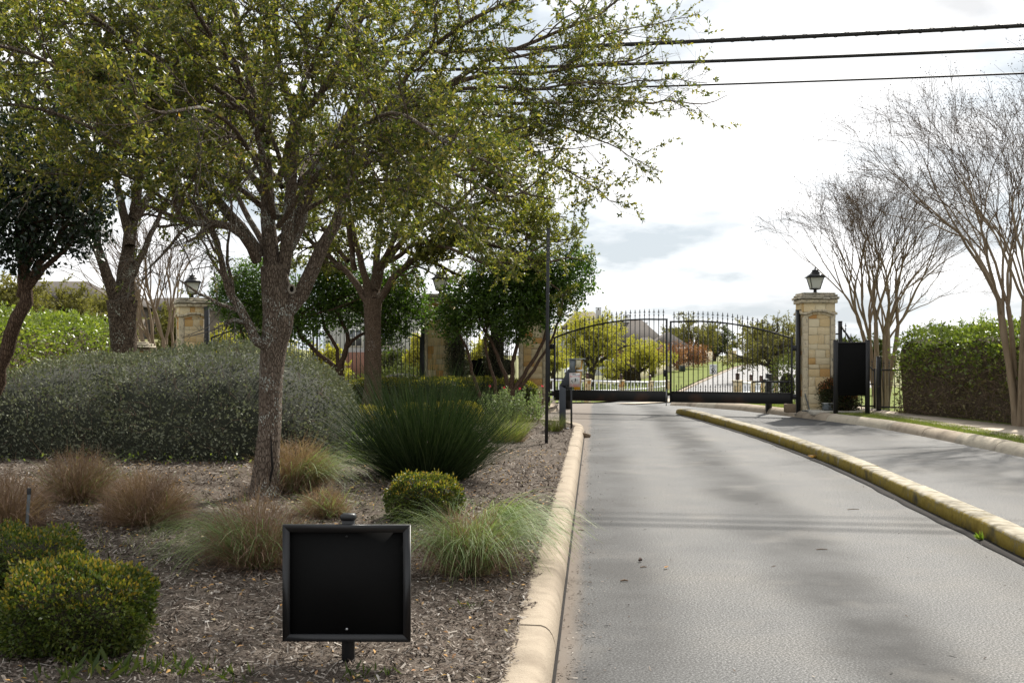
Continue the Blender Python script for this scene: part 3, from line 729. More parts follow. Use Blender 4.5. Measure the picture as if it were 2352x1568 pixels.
# ------------------------------------------------------------------ plants: growing tools
def grow(rng, S, Dr, Ln, R0, n=6, wander=.22, up=.08, taper=.35):
    Mn = len(S); P = np.zeros((Mn, n, 3)); P[:, 0] = S; d = nrm(Dr)
    for i in range(1, n):
        d = nrm(d + rng.normal(0, wander, (Mn, 3)) + np.array([0, 0, up]))
        P[:, i] = P[:, i - 1] + d * (Ln / (n - 1))[:, None]
    return P, R0[:, None] * np.linspace(1, taper, n)[None]
def spawn(rng, P, Rr, dens, t0, t1, a0, a1, l0, l1, rf=.6, up=0.0, rmax=9, out=None):
    Mn, n, _ = P.shape
    ln = np.linalg.norm(np.diff(P, axis=1), axis=2).sum(1)
    cnt = rng.poisson(ln * dens * (t1 - t0)); idx = np.repeat(np.arange(Mn), cnt); N_ = len(idx)
    t_ = rng.uniform(t0, t1, N_) * (n - 1); i = np.clip(t_.astype(int), 0, n - 2); f = (t_ - i)[:, None]
    S = P[idx, i] * (1 - f) + P[idx, i + 1] * f
    tan = nrm(P[idx, i + 1] - P[idx, i]); rr = Rr[idx, i] * (1 - f[:, 0]) + Rr[idx, i + 1] * f[:, 0]
    rnd_ = rng.normal(0, 1, (N_, 3)); 
    if out is not None: rnd_ = rnd_ + nrm(S - out) * .8
    pr_ = nrm(rnd_ - tan * np.sum(rnd_ * tan, 1, keepdims=True))
    a = rng.uniform(a0, a1, N_)[:, None]
    d = nrm(np.cos(a) * tan + np.sin(a) * pr_ + np.array([0, 0, up]))
    L_ = rng.uniform(l0, l1, N_) * (1.15 - .5 * t_ / (n - 1))
    return S, d, L_, np.minimum(rr * rf, rmax)
def leaves(rng, P, Dv, size, width=.42, upb=.6, fold=.12):
    n = len(P); nn = nrm(rng.normal(0, 1, (n, 3)) + np.array([0, 0, upb]))
    s = nrm(np.cross(Dv, nn)); nn = np.cross(s, Dv)
    sz = size[:, None]; mid = P + Dv * sz * .48
    V = np.stack([P, mid + s * sz * width * .5 + nn * sz * fold, P + Dv * sz, mid - s * sz * width * .5 + nn * sz * fold], 1)
    return V.reshape(-1, 3), np.arange(4 * n).reshape(-1, 4)
def leaves_on(rng, P, Rr, per_m, size, t0=.15, spread=.9, width=.42, upb=.6):
    Mn, n, _ = P.shape
    ln = np.linalg.norm(np.diff(P, axis=1), axis=2).sum(1); cnt = rng.poisson(ln * per_m)
    idx = np.repeat(np.arange(Mn), cnt); N_ = len(idx)
    t_ = rng.uniform(t0, 1, N_) * (n - 1); i = np.clip(t_.astype(int), 0, n - 2); f = (t_ - i)[:, None]
    S = P[idx, i] * (1 - f) + P[idx, i + 1] * f; tan = nrm(P[idx, i + 1] - P[idx, i])
    d = nrm(tan + rng.normal(0, spread, (N_, 3)))
    sz = np.clip(rng.normal(size, size * .25, N_), size * .4, size * 1.7)
    return leaves(rng, S, d, sz, width, upb)

def tree_from_limbs(name, label, base, trunk, limbs, seed, bark_m, leaf_m, twig_m, sub=(2.6, .7, 1.5), tw=(5.0, .25, .6), leaf=(26, .045), cat='tree', extra=None, lift=.05,
                    trunk_k=22, leafless=0.0, show_twigs=1.0, sides=(10, 5), group=None, start=.28, lean=None, leafpow=None, tw3=None):
    """trunk and limbs are surveyed centre lines [(points, radii)]; side branches, twigs and leaves grow on them"""
    rng = np.random.default_rng(seed)
    root = thing(name, label, cat, base, group=group)
    tb = MB(True)
    for pts, rad in [trunk]:
        P, r_ = spline(pts, 26, rad); V, F = tubes(P[None], r_[None], trunk_k)
        C = np.repeat(P, trunk_k, 0); d = V - C
        a = np.tile(np.arange(trunk_k), len(P)); h = np.repeat(P[:, 2], trunk_k)
        V = C + d * (1 + .05 * np.sin(a * 3 * 2 * math.pi / trunk_k + h * 2.0) + .035 * np.sin(a * 7 * 2 * math.pi / trunk_k - h * 3.1))[:, None]
        tb.add(V, F)
    part('trunk', tb, bark_m, root, world=True)
    LP, LR = [], []
    lb = MB(True)
    for pts, rad in limbs:
        P, r_ = spline(pts, 18, rad)
        P = P + np.c_[wob(np.arange(18), np.arange(18) * .5, .9, seed), wob(np.arange(18), np.arange(18), .8, seed + 2), wob(np.arange(18), np.arange(18), .7, seed + 5)] * (r_[:, None] * .5)
        LP.append(P); LR.append(r_)
    LP = np.array(LP); LR = np.array(LR)
    V, F = tubes(LP, LR, sides[0]); lb.add(V, F)
    c = np.mean(LP.reshape(-1, 3), 0) if lean is None else np.asarray(lean, float)
    S, d, L_, r0 = spawn(rng, LP, LR, sub[0], start, 1.0, .45, 1.15, sub[1], sub[2], .55, .10, out=c)
    B2, R2 = grow(rng, S, d, L_, np.clip(r0, .004, .03), 7, .20, lift, .3)
    # every limb also runs on as a branch of its own
    e = LP[:, -1]; ed = LP[:, -1] - LP[:, -3]
    B2b, R2b = grow(rng, e, ed, np.full(len(e), sub[2] * .62), LR[:, -1], 7, .18, lift, .3)
    B2 = np.concatenate([B2, B2b]); R2 = np.concatenate([R2, R2b])
    V, F = tubes(B2[:, ::(1 if sides[1] > 3 else 2)], R2[:, ::(1 if sides[1] > 3 else 2)], sides[1]); lb.add(V, F)
    part('branches', lb, bark_m, root, world=True)
    S, d, L_, r0 = spawn(rng, B2, R2, tw[0], .12, 1.0, .4, 1.2, tw[1], tw[2], .6, .05)
    B3, R3 = grow(rng, S, d, L_, np.clip(r0, .0018, .007), 5, .26, lift, .4)
    if tw3:
        S, d, L_, r0 = spawn(rng, B3, R3, tw3[0], .1, 1.0, .4, 1.2, tw3[1], tw3[2], .7, .05)
        B4, R4 = grow(rng, S, d, L_, np.clip(r0, .0015, .004), 5, .3, lift, .5)
        B3 = np.concatenate([B3, B4]); R3 = np.concatenate([R3, R4])
    q_ = rng.random(len(B3)) < show_twigs
    tmb = MB(); V, F = tubes(B3[q_][:, ::2], R3[q_][:, ::2], 3); tmb.add(V, F)
    part('twigs', tmb, twig_m, root, world=True)
    keep = rng.random(len(B3)) >= leafless
    if leafpow is not None:
        keep &= rng.random(len(B3)) < leafpow(B3[:, -1])
    fb = MB(); fb.add(*leaves_on(rng, B3[keep], R3[keep], leaf[0], leaf[1]))
    part('crown', fb, leaf_m, root, world=True)
    if extra: extra(root)
    return root

def auto_limbs(rng, base, h_fork, spread, top, n, r, lean=(0, 0), spread_y=None):
    """a trunk up to h_fork and n limbs arching out to a wide crown"""
    b = np.asarray(base, float); f = b + np.array([lean[0], lean[1], h_fork])
    trunk = ([b - [0, 0, .1], b + np.array([lean[0] * .2, lean[1] * .2, h_fork * .35]), b + np.array([lean[0] * .6, lean[1] * .6, h_fork * .7]), f], [r * 1.25, r, r * .92, r * .95])
    limbs = []
    for i in range(n):
        a = 2 * math.pi * (i + rng.uniform(-.3, .3)) / n; k = rng.uniform(.35, 1.0) if i % 3 else rng.uniform(.1, .4)
        tx, ty = math.cos(a) * spread * k, math.sin(a) * (spread_y or spread) * k
        tz = (top - h_fork) * (1.0 - .72 * k * k) * rng.uniform(.82, 1.0)
        p1 = f - [0, 0, rng.uniform(0, .25) * h_fork]; p4 = f + np.array([tx, ty, tz])
        p2 = p1 + np.array([tx * .34, ty * .34, tz * .45]); p3 = p1 + np.array([tx * .70, ty * .70, tz * .86])
        limbs.append(([p1, p2, p3, p4], [r * .62, r * .42, r * .25, r * .10]))
    return trunk, limbs

def shell_points(rng, lobes, n, p=2.4, ground=None, inner=.86):
    """points on the outside of a cluster of rounded lumps; with outward normals"""
    L_ = np.array([l for l in lobes], float); area = (L_[:, 3] * L_[:, 4] * L_[:, 5]) ** (2 / 3); pick = rng.choice(len(L_), int(n * 1.9), p=area / area.sum())
    u = nrm(rng.normal(0, 1, (len(pick), 3)))
    rr = 1 / (np.abs(u) ** p).sum(1) ** (1 / p)
    e = L_[pick]; P = e[:, :3] + u * rr[:, None] * e[:, 3:6]
    N_ = nrm(np.sign(u) * np.abs(u) ** (p - 1) / e[:, 3:6])
    ok = np.ones(len(P), bool)
    for i, l in enumerate(L_):
        q = np.abs((P - l[:3]) / l[3:6]); ok &= ((q ** p).sum(1) > .93) | (pick == i)
    if ground is not None: ok &= P[:, 2] > ground(P[:, 0], P[:, 1])
    P, N_ = P[ok][:n], N_[ok][:n]
    return P, N_
def lump_mesh(lobes, p=2.4, k=.86, seed=0, nu=20, nv=12):
    mb = MB(True)
    for j, l in enumerate(lobes):
        a = np.linspace(0, 2 * math.pi, nu, endpoint=False); b_ = np.linspace(-math.pi / 2, math.pi / 2, nv)
        u = np.array([[[math.cos(t) * math.cos(s), math.sin(t) * math.cos(s), math.sin(s)] for t in a] for s in b_]).reshape(-1, 3)
        rr = 1 / (np.abs(u) ** p).sum(1) ** (1 / p)
        V = np.asarray(l[:3]) + u * (rr * k * (1 + .07 * wob(u[:, 0] * 4, u[:, 1] * 4 + u[:, 2] * 3, 1.3, seed + j)))[:, None] * np.asarray(l[3:6])
        i = np.arange(nv - 1)[:, None] * nu; jj = np.arange(nu)[None]
        mb.add(V, np.stack([i + jj, i + (jj + 1) % nu, i + nu + (jj + 1) % nu, i + nu + jj], -1).reshape(-1, 4))
    return mb
def bush(name, label, cat, base, lobes, n, leaf, leaf_m, core_m, seed, p=2.4, jitter=.05, upb=.4, width=.5, tips=None, group=None, core=.84, stems=None, rough=.07, twig=None):
    rng = np.random.default_rng(seed)
    root = thing(name, label, cat, base, group=group)
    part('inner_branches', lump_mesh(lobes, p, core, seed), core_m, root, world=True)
    P, N_ = shell_points(rng, lobes, n, p)
    ok = P[:, 2] > base[2] - .02; P, N_ = P[ok], N_[ok]
    P = P + N_ * (rough * wob(P[:, 0] * 3, P[:, 1] * 3 + P[:, 2] * 4, 1 / max(.12, np.mean([l[3] for l in lobes])), seed) + rng.normal(0, jitter, len(P)) - .3 * jitter)[:, None]
    d = nrm(N_ * .9 + rng.normal(0, .75, P.shape) + np.array([0, 0, .25]))
    fb = MB(); fb.add(*leaves(rng, P, d, np.clip(rng.normal(leaf, leaf * .25, len(P)), leaf * .5, leaf * 1.6), width, upb))
    part('foliage', fb, leaf_m, root, world=True)
    if twig:
        k = rng.choice(len(P), twig[0]); T_, r_ = grow(rng, P[k] - N_[k] * twig[1] * .6, N_[k] + rng.normal(0, .6, (len(k), 3)), np.full(len(k), twig[1]), np.full(len(k), twig[2]), 4, .3, .05, .5)
        tb = MB(); tb.add(*tubes(T_, r_, 3)); part('twigs', tb, twig[3], root, world=True)
    if tips:
        k = np.where(N_[:, 2] > .25)[0]; k = rng.choice(k, min(tips[0], len(k)), replace=False)
        d = nrm(N_[k] + rng.normal(0, .5, (len(k), 3)) + [0, 0, .8])
        tb = MB(); tb.add(*leaves(rng, P[k] + N_[k] * .01, d, np.full(len(k), tips[1]), width, upb)); part('new_growth', tb, tips[2], root, world=True)
    return root

def blades(rng, B, Dv, ln, wd, droop, n=6):
    """curving grass blades: base, first direction, length, width, droop"""
    Mn = len(B); P = np.zeros((Mn, n, 3)); P[:, 0] = B; d = nrm(Dv)
    for i in range(1, n):
        P[:, i] = P[:, i - 1] + d * (ln / (n - 1))[:, None]
        d = nrm(d + np.array([0, 0, -1.]) * (droop * (i / n) * 1.3)[:, None] + rng.normal(0, .05, (Mn, 3)))
    a = rng.random(Mn) * 6.28; s = np.stack([np.cos(a), np.sin(a), np.zeros(Mn)], 1)
    w_ = wd[:, None, None] * np.linspace(1, .15, n)[None, :, None] * .5
    V = np.stack([P - s[:, None] * w_, P + s[:, None] * w_], 2).reshape(-1, 3)
    b_ = (np.arange(Mn) * n * 2)[:, None]; i = (np.arange(n - 1) * 2)[None]
    return V, np.stack([b_ + i, b_ + i + 1, b_ + i + 3, b_ + i + 2], -1).reshape(-1, 4), P
def above(V, z):
    V[:, 2] = np.maximum(V[:, 2], z); return V
def weep(rng, B, head, p0, p1, ln, wd, n=9, power=1.25):
    """blades that rise, arch over and hang: heading angle, first and last angle from the vertical"""
    Mn = len(B); P = np.zeros((Mn, n, 3)); P[:, 0] = B; h = np.stack([np.cos(head), np.sin(head), np.zeros(Mn)], 1)
    for i in range(1, n):
        f = p0 + (p1 - p0) * ((i - .5) / (n - 1)) ** power + rng.normal(0, .05, Mn)
        P[:, i] = P[:, i - 1] + (h * np.sin(f)[:, None] + np.array([0, 0, 1.]) * np.cos(f)[:, None]) * (ln / (n - 1))[:, None]
        h = nrm(h + rng.normal(0, .05, (Mn, 3)) * [1, 1, 0])
    a = rng.random(Mn) * 6.28; s = np.stack([np.cos(a), np.sin(a), np.zeros(Mn)], 1); w_ = wd[:, None, None] * np.linspace(1, .2, n)[None, :, None] * .5
    V = np.stack([P - s[:, None] * w_, P + s[:, None] * w_], 2).reshape(-1, 3)
    b_ = (np.arange(Mn) * n * 2)[:, None]; i = (np.arange(n - 1) * 2)[None]
    return V, np.stack([b_ + i, b_ + i + 1, b_ + i + 3, b_ + i + 2], -1).reshape(-1, 4)
def fountain(root, base, n, br, ln, head, hw, seed, mt, p0=(.1, .5), p1=(1.9, 2.7), wd=.0072, floor=None):
    rng = np.random.default_rng(seed); a = rng.random(n) * 6.28; r_ = br * np.sqrt(rng.random(n))
    B = np.asarray(base) + np.c_[np.cos(a) * r_, np.sin(a) * r_, np.zeros(n)]
    V, F = weep(rng, B, head + rng.normal(0, hw, n), rng.uniform(*p0, n), rng.uniform(*p1, n), ln * rng.uniform(.6, 1.12, n), wd * rng.uniform(.6, 1.2, n))
    V[:, 2] = np.maximum(V[:, 2], (base[2] + .004) if floor is None else floor(V[:, 0], V[:, 1])); m_ = MB(); m_.add(V, F); return part('green_blades', m_, mt, root, world=True)
def ground_z(x, y):
    e_ = bed_edge(y); return np.where(x < e_, bedz(x, y) + .01, np.where(x < kx(y) - .03, .145, .006))
def pompon(name, label, base, groups, seed, group=None, cat='grass clump'):
    """domed clump: (part, material, count, base radius, reach, widest angle, droop, width, lean, reach of the lowest blades)"""
    rng = np.random.default_rng(seed); root = thing(name, label, cat, base, group=group)
    for pn, mt, n, br, ln, amax, dr, wd, lean, squeeze in groups:
        a = rng.random(n) * 6.28; th = amax * rng.random(n) ** .62; r_ = br * np.sqrt(rng.random(n)) * (.3 + .7 * th / amax)
        B = np.asarray(base) + np.c_[np.cos(a) * r_, np.sin(a) * r_, np.zeros(n)]
        d = np.c_[np.cos(a) * np.sin(th), np.sin(a) * np.sin(th), np.cos(th)] + rng.normal(0, .14, (n, 3)) + np.asarray(lean) * rng.uniform(.5, 1.2, n)[:, None]
        l_ = ln * rng.normal(1, .13, n) * (1 - (1 - squeeze) * th / amax) * (1 + .10 * np.sin(a * 3 + seed) + .06 * np.sin(a * 7 + seed * 2))
        V, F, _ = blades(rng, B, nrm(d), np.clip(l_, .05, 9), np.full(n, wd) * rng.uniform(.55, 1.2, n), dr * rng.uniform(.4, 1.5, n), 5)
        V[:, 2] = np.maximum(V[:, 2], base[2] - .03); m_ = MB(); m_.add(V, F); part(pn, m_, mt, root, world=True)
    return root
def clump(name, label, base, groups, seed, group=None, cat='grass clump'):
    """groups: (part name, material, count, base radius, length, spread, droop, width, lean xyz)"""
    rng = np.random.default_rng(seed); root = thing(name, label, cat, base, group=group)
    for pn, mt, n, br, ln, sp, dr, wd, lean in groups:
        a = rng.random(n) * 6.28; r_ = br * np.sqrt(rng.random(n))
        B = np.asarray(base) + np.c_[np.cos(a) * r_, np.sin(a) * r_, np.zeros(n)]
        tilt = sp * (r_ / br * .75 + .35 * rng.random(n))
        d = np.c_[np.cos(a) * tilt, np.sin(a) * tilt, np.ones(n)] + rng.normal(0, .10, (n, 3)) + np.asarray(lean)
        l_ = ln * rng.uniform(.6, 1.1, n)
        V, F, _ = blades(rng, B, d, l_, np.full(n, wd) * rng.uniform(.6, 1.2, n), dr * rng.uniform(.5, 1.4, n))
        m_ = MB(); m_.add(above(V, base[2] - .05 if base[0] < .2 else .02), F); part(pn, m_, mt, root, world=True)
    return root

# ------------------------------------------------------------------ trees of the bed
def L3(pts, D, dd=None):
    """surveyed marks at distance D (plus an offset per mark)"""
    return [at(x, y, D + (0 if dd is None else dd[i])) for i, (x, y) in enumerate(pts)]
DM = 11.8
base = on_bed(612, 1135); DM = base[1]
k = DM / FPX
trunk = (L3([(612, 1150), (613, 1080), (620, 980), (622, 880), (628, 800), (638, 735), (634, 670), (626, 610)], DM), [40 * k, 30 * k, 26 * k, 26 * k, 29 * k, 35 * k, 33 * k, 28 * k])
limbs = []
def limb(pts, w0, w1, d0=0.0, d1=0.0):
    n = len(pts); limbs.append((L3(pts, DM, np.linspace(0, 1, n) ** 1.2 * d1 + d0), list(np.geomspace(w0 * .85, w1 * .9, n) * k)))
limb([(630, 640), (615, 574), (612, 403), (600, 293), (586, 238), (560, 120), (531, 0), (505, -110)], 27, 6, 0, .5)
limb([(640, 660), (656, 549), (674, 366), (685, 275), (729, 227), (790, 120), (850, 0), (890, -90)], 21, 5, .05, -.4)
limb([(612, 330), (610, 200), (612, 73), (610, -60), (620, -240)], 14, 5, .1, 1.0)
limb([(680, 300), (640, 150), (632, 30), (650, -120), (690, -260)], 11, 4, 0, -1.2)
limb([(600, 590), (542, 513), (476, 432), (414, 366), (381, 304), (330, 205), (220, 161), (165, 84), (121, 10)], 17, 4, .05, -1.4)
limb([(592, 600), (560, 548), (513, 513), (417, 505), (395, 403), (366, 366), (293, 337), (183, 282), (90, 250)], 14, 3.5, -.05, -1.9)
limb([(640, 790), (596, 788), (560, 725), (530, 675), (512, 620), (500, 555)], 17, 7, -.05, -.3)
limb([(655, 720), (690, 668), (721, 600), (757, 530), (779, 494), (801, 421), (816, 374), (867, 311), (922, 242), (1032, 194), (1110, 143), (1230, 95), (1340, 50)], 25, 4, 0, -.2)
limb([(660, 560), (695, 461), (728, 414), (794, 355), (870, 330), (1000, 250), (1125, 238), (1250, 238), (1390, 231), (1500, 238)], 17, 3, .1, .7)
limb([(809, 400), (805, 312), (823, 238), (831, 170), (815, 70), (830, -40)], 12, 4, -.1, -.7)
limb([(790, 470), (831, 380), (904, 352), (959, 356), (1020, 390), (1090, 420), (1150, 450)], 10, 3, 0, -1.2)
limb([(930, 250), (1032, 260), (1110, 300), (1180, 335), (1240, 362), (1310, 396)], 8, 2.5, .15, .3)
limb([(1000, 205), (1120, 170), (1230, 170), (1350, 150), (1450, 140)], 8, 2.5, 0, .6)
limb([(870, 300), (950, 150), (1060, 60), (1160, 10), (1260, -20)], 9, 3, 0, -1.3)
limb([(640, 500), (560, 380), (470, 260), (420, 120), (330, 0), (280, -80)], 12, 3.5, 0, 1.3)
limb([(650, 430), (560, 330), (440, 250), (300, 220), (150, 190)], 9, 3, .2, 1.8)
limb([(690, 420), (760, 330), (840, 210), (930, 90), (1010, -30)], 10, 3.5, .2, 1.6)
limb([(640, 520), (700, 430), (780, 330), (900, 260), (1030, 330)], 8, 3, -.2, -2.6)
limb([(630, 500), (600, 400), (540, 300), (470, 250), (380, 260)], 8, 3, -.2, -3.0)
limb([(640, 420), (680, 250), (730, 120), (780, 10)], 9, 3.5, -.2, -2.4)
limb([(615, 420), (560, 200), (470, 60), (400, -60)], 9, 3.5, -.2, -2.2)
limb([(630, 560), (720, 470), (880, 430), (1010, 470), (1080, 540)], 8, 3, .2, 1.5)
limb([(610, 480), (500, 400), (390, 360), (240, 400), (120, 400)], 8, 2.5, .2, -1.2)
limb([(610, 300), (480, 190), (330, 120), (200, 30), (60, -30)], 9, 3, 0, -2.4)
limb([(500, 300), (380, 200), (220, 200), (80, 130), (-60, 90)], 8, 3, -.6, -2.4)
limb([(640, 620), (700, 500), (690, 400), (750, 320), (800, 260)], 10, 3.5, .3, 2.6)
limb([(625, 600), (560, 480), (520, 380), (540, 260), (520, 150)], 10, 3.5, .3, 2.6)
limb([(1000, 210), (1120, 200), (1230, 205), (1330, 190), (1430, 195)], 6, 2.2, .1, -.4)
limb([(1090, 250), (1190, 275), (1290, 290), (1370, 320)], 5, 2.2, .3, .2)
limb([(1130, 140), (1240, 120), (1340, 95), (1430, 70)], 5, 2.2, 0, .2)
def knots(root):
    # pruning scar ring, bare strip and split on the trunk
    c = at(670, 664, DM - .155)
    a = np.linspace(0, 2 * math.pi, 15)
    ring = np.c_[c[0] + .028 * np.cos(a), c[1] + .008 * np.cos(a), c[2] + .038 * np.sin(a)]
    V, F = tubes(ring[None], np.full((1, 15), .011), 6); mb_ = MB(True); mb_.add(V, F); part('pruning_knot', mb_, M['knot'], root, world=True)
    c2 = c + [0, .012, 0]; part('knot_hollow', MB().add(np.c_[c2[0] + .024 * np.cos(a[:-1]), np.full(14, c2[1]), c2[2] + .033 * np.sin(a[:-1])], np.arange(14)[None]), M['crack'], root, world=True)
    s = MB(True)
    pts = L3([(622, 1000), (624, 1040), (626, 1075), (621, 1100), (618, 1118)], DM - .148)
    V, F = tubes(np.array(pts)[None], np.array([[.004, .010, .012, .010, .004]]), 6); s.add(V, F); part('bark_split', s, M['crack'], root, world=True)
tree_from_limbs('live_oak_tree', 'large live oak with lichen flecked trunk spreading over the planting bed', base, trunk, limbs, 5, M['bark_oak'], M['leaf_oak'], M['twig_oak'],
                sub=(6.0, .5, 1.3), tw=(9.0, .25, .62), tw3=(9.0, .12, .32), leaf=(84, .0395), extra=knots, lift=.02, start=.24, leafpow=lambda p: np.clip(1 - (p[:, 0] + .2) / 2.1 * .8, .22, 1) * np.where((p[:, 2] < 2.8) & (p[:, 0] < -1.9), .12, 1))

# second oak, dark trunk behind the grey shrub
b2 = np.array([-6.85, 20.0, .25]); D2 = 20.0; k = D2 / FPX; limbs = []
def limb2(pts, w0, w1, d1):
    n = len(pts); limbs.append((L3(pts, D2, np.linspace(0, 1, n) * d1), list(np.geomspace(w0, w1, n) * k)))
trunk2 = (L3([(284, 985), (285, 900), (284, 820), (281, 740), (280, 690)], D2), [40 * k, 31 * k, 29 * k, 30 * k, 34 * k])
limb2([(286, 720), (292, 620), (305, 520), (318, 430), (350, 300), (390, 160)], 25, 6, .8)
limb2([(275, 720), (250, 640), (228, 575), (215, 500), (170, 380), (130, 250)], 17, 5, -.8)
limb2([(300, 640), (330, 580), (355, 520), (400, 430), (460, 340)], 9, 4, 1.2)
limb2([(300, 560), (270, 420), (250, 300), (235, 150)], 12, 4, 1.5)
limb2([(310, 500), (400, 380), (500, 300), (560, 260)], 10, 4, 1.5)
limb2([(228, 580), (150, 470), (60, 400), (-30, 330)], 9, 4, 1)
limb2([(310, 480), (330, 330), (350, 200), (380, 60)], 11, 4, -1.5)
limb2([(215, 500), (120, 330), (60, 200), (20, 80)], 9, 4, -1.5)
tree_from_limbs('oak_tree', 'dark trunked oak forking low behind the grey green shrub', b2, trunk2, limbs, 12, M['bark_dark'], M['leaf_oak_mid'], M['twig_oak'],
                sub=(3.2, .8, 2.0), tw=(6.5, .35, .8), tw3=(7.0, .2, .45), leaf=(84, .070), start=.35)

# third oak in front of the central pillars
b3 = np.array([-3.36, 27.5, .13]); D3 = 27.5; k = D3 / FPX; limbs = []
def limb3(pts, w0, w1, d1):
    n = len(pts); limbs.append((L3(pts, D3, np.linspace(0, 1, n) * d1), list(np.geomspace(w0, w1, n) * k)))
trunk3 = (L3([(858, 948), (857, 880), (857, 800), (855, 720), (856, 685)], D3), [28 * k, 20 * k, 18.5 * k, 19 * k, 22 * k])
limb3([(850, 700), (810, 640), (770, 600), (720, 560), (690, 520)], 9, 4, .6)
limb3([(855, 695), (835, 620), (815, 540), (800, 460), (790, 390)], 10, 4, -.8)
limb3([(860, 690), (875, 620), (920, 560), (960, 500), (985, 420)], 13, 4, .8)
limb3([(865, 700), (905, 640), (960, 590), (1020, 560), (1090, 530)], 10, 4, -.6)
limb3([(860, 670), (870, 560), (880, 470), (890, 390)], 10, 4, 1.6)
limb3([(930, 550), (1000, 500), (1090, 470), (1170, 460), (1220, 480)], 7, 3, 1)
limb3([(960, 590), (1050, 560), (1130, 560), (1200, 590), (1250, 600)], 7, 3, -1)
limb3([(985, 430), (1060, 390), (1140, 400), (1200, 440)], 6, 3, -1)
limb3([(900, 600), (960, 560), (1030, 570), (1100, 600)], 6, 3, -2)
limb3([(1090, 500), (1160, 520), (1215, 540), (1262, 555)], 5, 2.5, .5)
limb3([(800, 600), (740, 520), (700, 440), (690, 380)], 6, 3, 1.5)
limb3([(815, 620), (800, 520), (770, 440), (760, 350)], 7, 3, -1.6)
limb3([(870, 620), (930, 500), (950, 420), (960, 340)], 7, 3, -1.8)
limb3([(1000, 520), (1070, 450), (1120, 400), (1160, 350)], 5, 3, 1.2)
limb3([(920, 570), (1010, 610), (1080, 640), (1150, 640)], 5, 2.5, .8)
limb3([(1120, 560), (1180, 580), (1230, 620), (1262, 650)], 4, 2.5, -.6)
tree_from_limbs('oak_tree', 'straight trunked oak beside the clipped hedge before the central stone pillars', b3, trunk3, limbs, 21, M['bark_brown'], M['leaf_oak_mid'], M['twig_oak'],
                sub=(5.2, .7, 1.6), tw=(7.5, .3, .75), tw3=(6.5, .2, .42), leaf=(54, .076), start=.30)

# mountain laurels: many stems, dense glossy crowns
def laurel(label, base, stems, lobes, n, leaf, leaf_m, seed, twr=.012, group='mountain laurels'):
    rng = np.random.default_rng(seed); root = thing('laurel_tree', label, 'tree', base, group=group)
    sb = MB(True); ends = []
    for pts, r0, r1 in stems:
        P, r_ = spline(pts, 14, np.geomspace(r0, r1, len(pts)))
        P = P + np.c_[wob(np.arange(14), np.arange(14), .9, seed + r0 * 50), wob(np.arange(14), np.arange(14), .8, seed), np.zeros(14)] * r_[:, None] * .8
        V, F = tubes(P[None], r_[None], 9); sb.add(V, F); ends.append((P[-1], P[-1] - P[-4], r_[-1]))
    part('trunk', sb, M['bark_laurel'], root, world=True)
    L_ = np.array(lobes); bb, rb = [], []
    for e, d, r_ in ends:
        m_ = 14; j = rng.choice(len(L_), m_)
        tgt = L_[j, :3] + nrm(rng.normal(0, 1, (m_, 3))) * L_[j, 3:6] * rng.uniform(.3, .9, (m_, 1))
        dist = np.linalg.norm(tgt - e, axis=1); sel = dist < np.percentile(dist, 70)
        P_, R_ = grow(rng, np.repeat(e[None], sel.sum(), 0), nrm(tgt[sel] - e) + nrm(d) * .5, dist[sel], np.full(sel.sum(), r_ * .7), 7, .12, .03, .25)
        bb.append(P_); rb.append(R_)
    bm_ = MB(True); V, F = tubes(np.concatenate(bb), np.concatenate(rb), 5); bm_.add(V, F); part('branches', bm_, M['bark_laurel'], root, world=True)
    # leaves in whorls, thicker towards the outside of each lump
    j = rng.choice(len(L_), n, p=(L_[:, 3] * L_[:, 4] * L_[:, 5]) / (L_[:, 3] * L_[:, 4] * L_[:, 5]).sum())
    u = nrm(rng.normal(0, 1, (n, 3))); rad_ = rng.random(n) ** .38
    C = L_[j, :3] + u * L_[j, 3:6] * (rad_ * (1 + .16 * wob(u[:, 0] * 5, u[:, 1] * 5 + u[:, 2] * 4, 1.0, seed)))[:, None]
    g = nrm(rng.normal(0, 1, (n // 7 + 1, 3)))[np.arange(n) // 7]
    C = C[(np.arange(n) // 7) * 7] + rng.normal(0, leaf * .7, (n, 3))
    d = nrm(g + rng.normal(0, .7, (n, 3)) + [0, 0, .1])
    fb = MB(); fb.add(*leaves(rng, C, d, np.clip(rng.normal(leaf, leaf * .2, n), leaf * .5, leaf * 1.5), .5, .7)); part('crown', fb, leaf_m, root, world=True)
    return root
D = 28.8
laurel('mountain laurel with low forked stems left of the straight oak trunk', np.array([-4.37, 28.8, .13]),
       [(L3([(779, 960), (779, 870), (775, 845), (735, 815), (700, 780), (672, 735)], D), .085, .04), (L3([(781, 955), (785, 850), (798, 790), (792, 750), (770, 710)], D), .09, .04),
        (L3([(785, 850), (795, 800), (818, 775), (850, 760), (880, 745)], D), .06, .03), (L3([(782, 870), (772, 800), (745, 750), (735, 700)], D), .06, .03)],
       [(*at(700, 715, 28.8), .86, .8, .86), (*at(790, 680, 29), .98, .8, .92), (*at(880, 700, 28.9), .86, .8, .92), (*at(930, 660, 29), .63, .7, .7), (*at(760, 640, 28.8), .8, .7, .58), (*at(890, 755, 28.9), .63, .6, .55), (*at(660, 750, 28.9), .5, .6, .45), (*at(960, 720, 29), .45, .5, .5)],
       22000, .085, M['leaf_laurel'], 31)
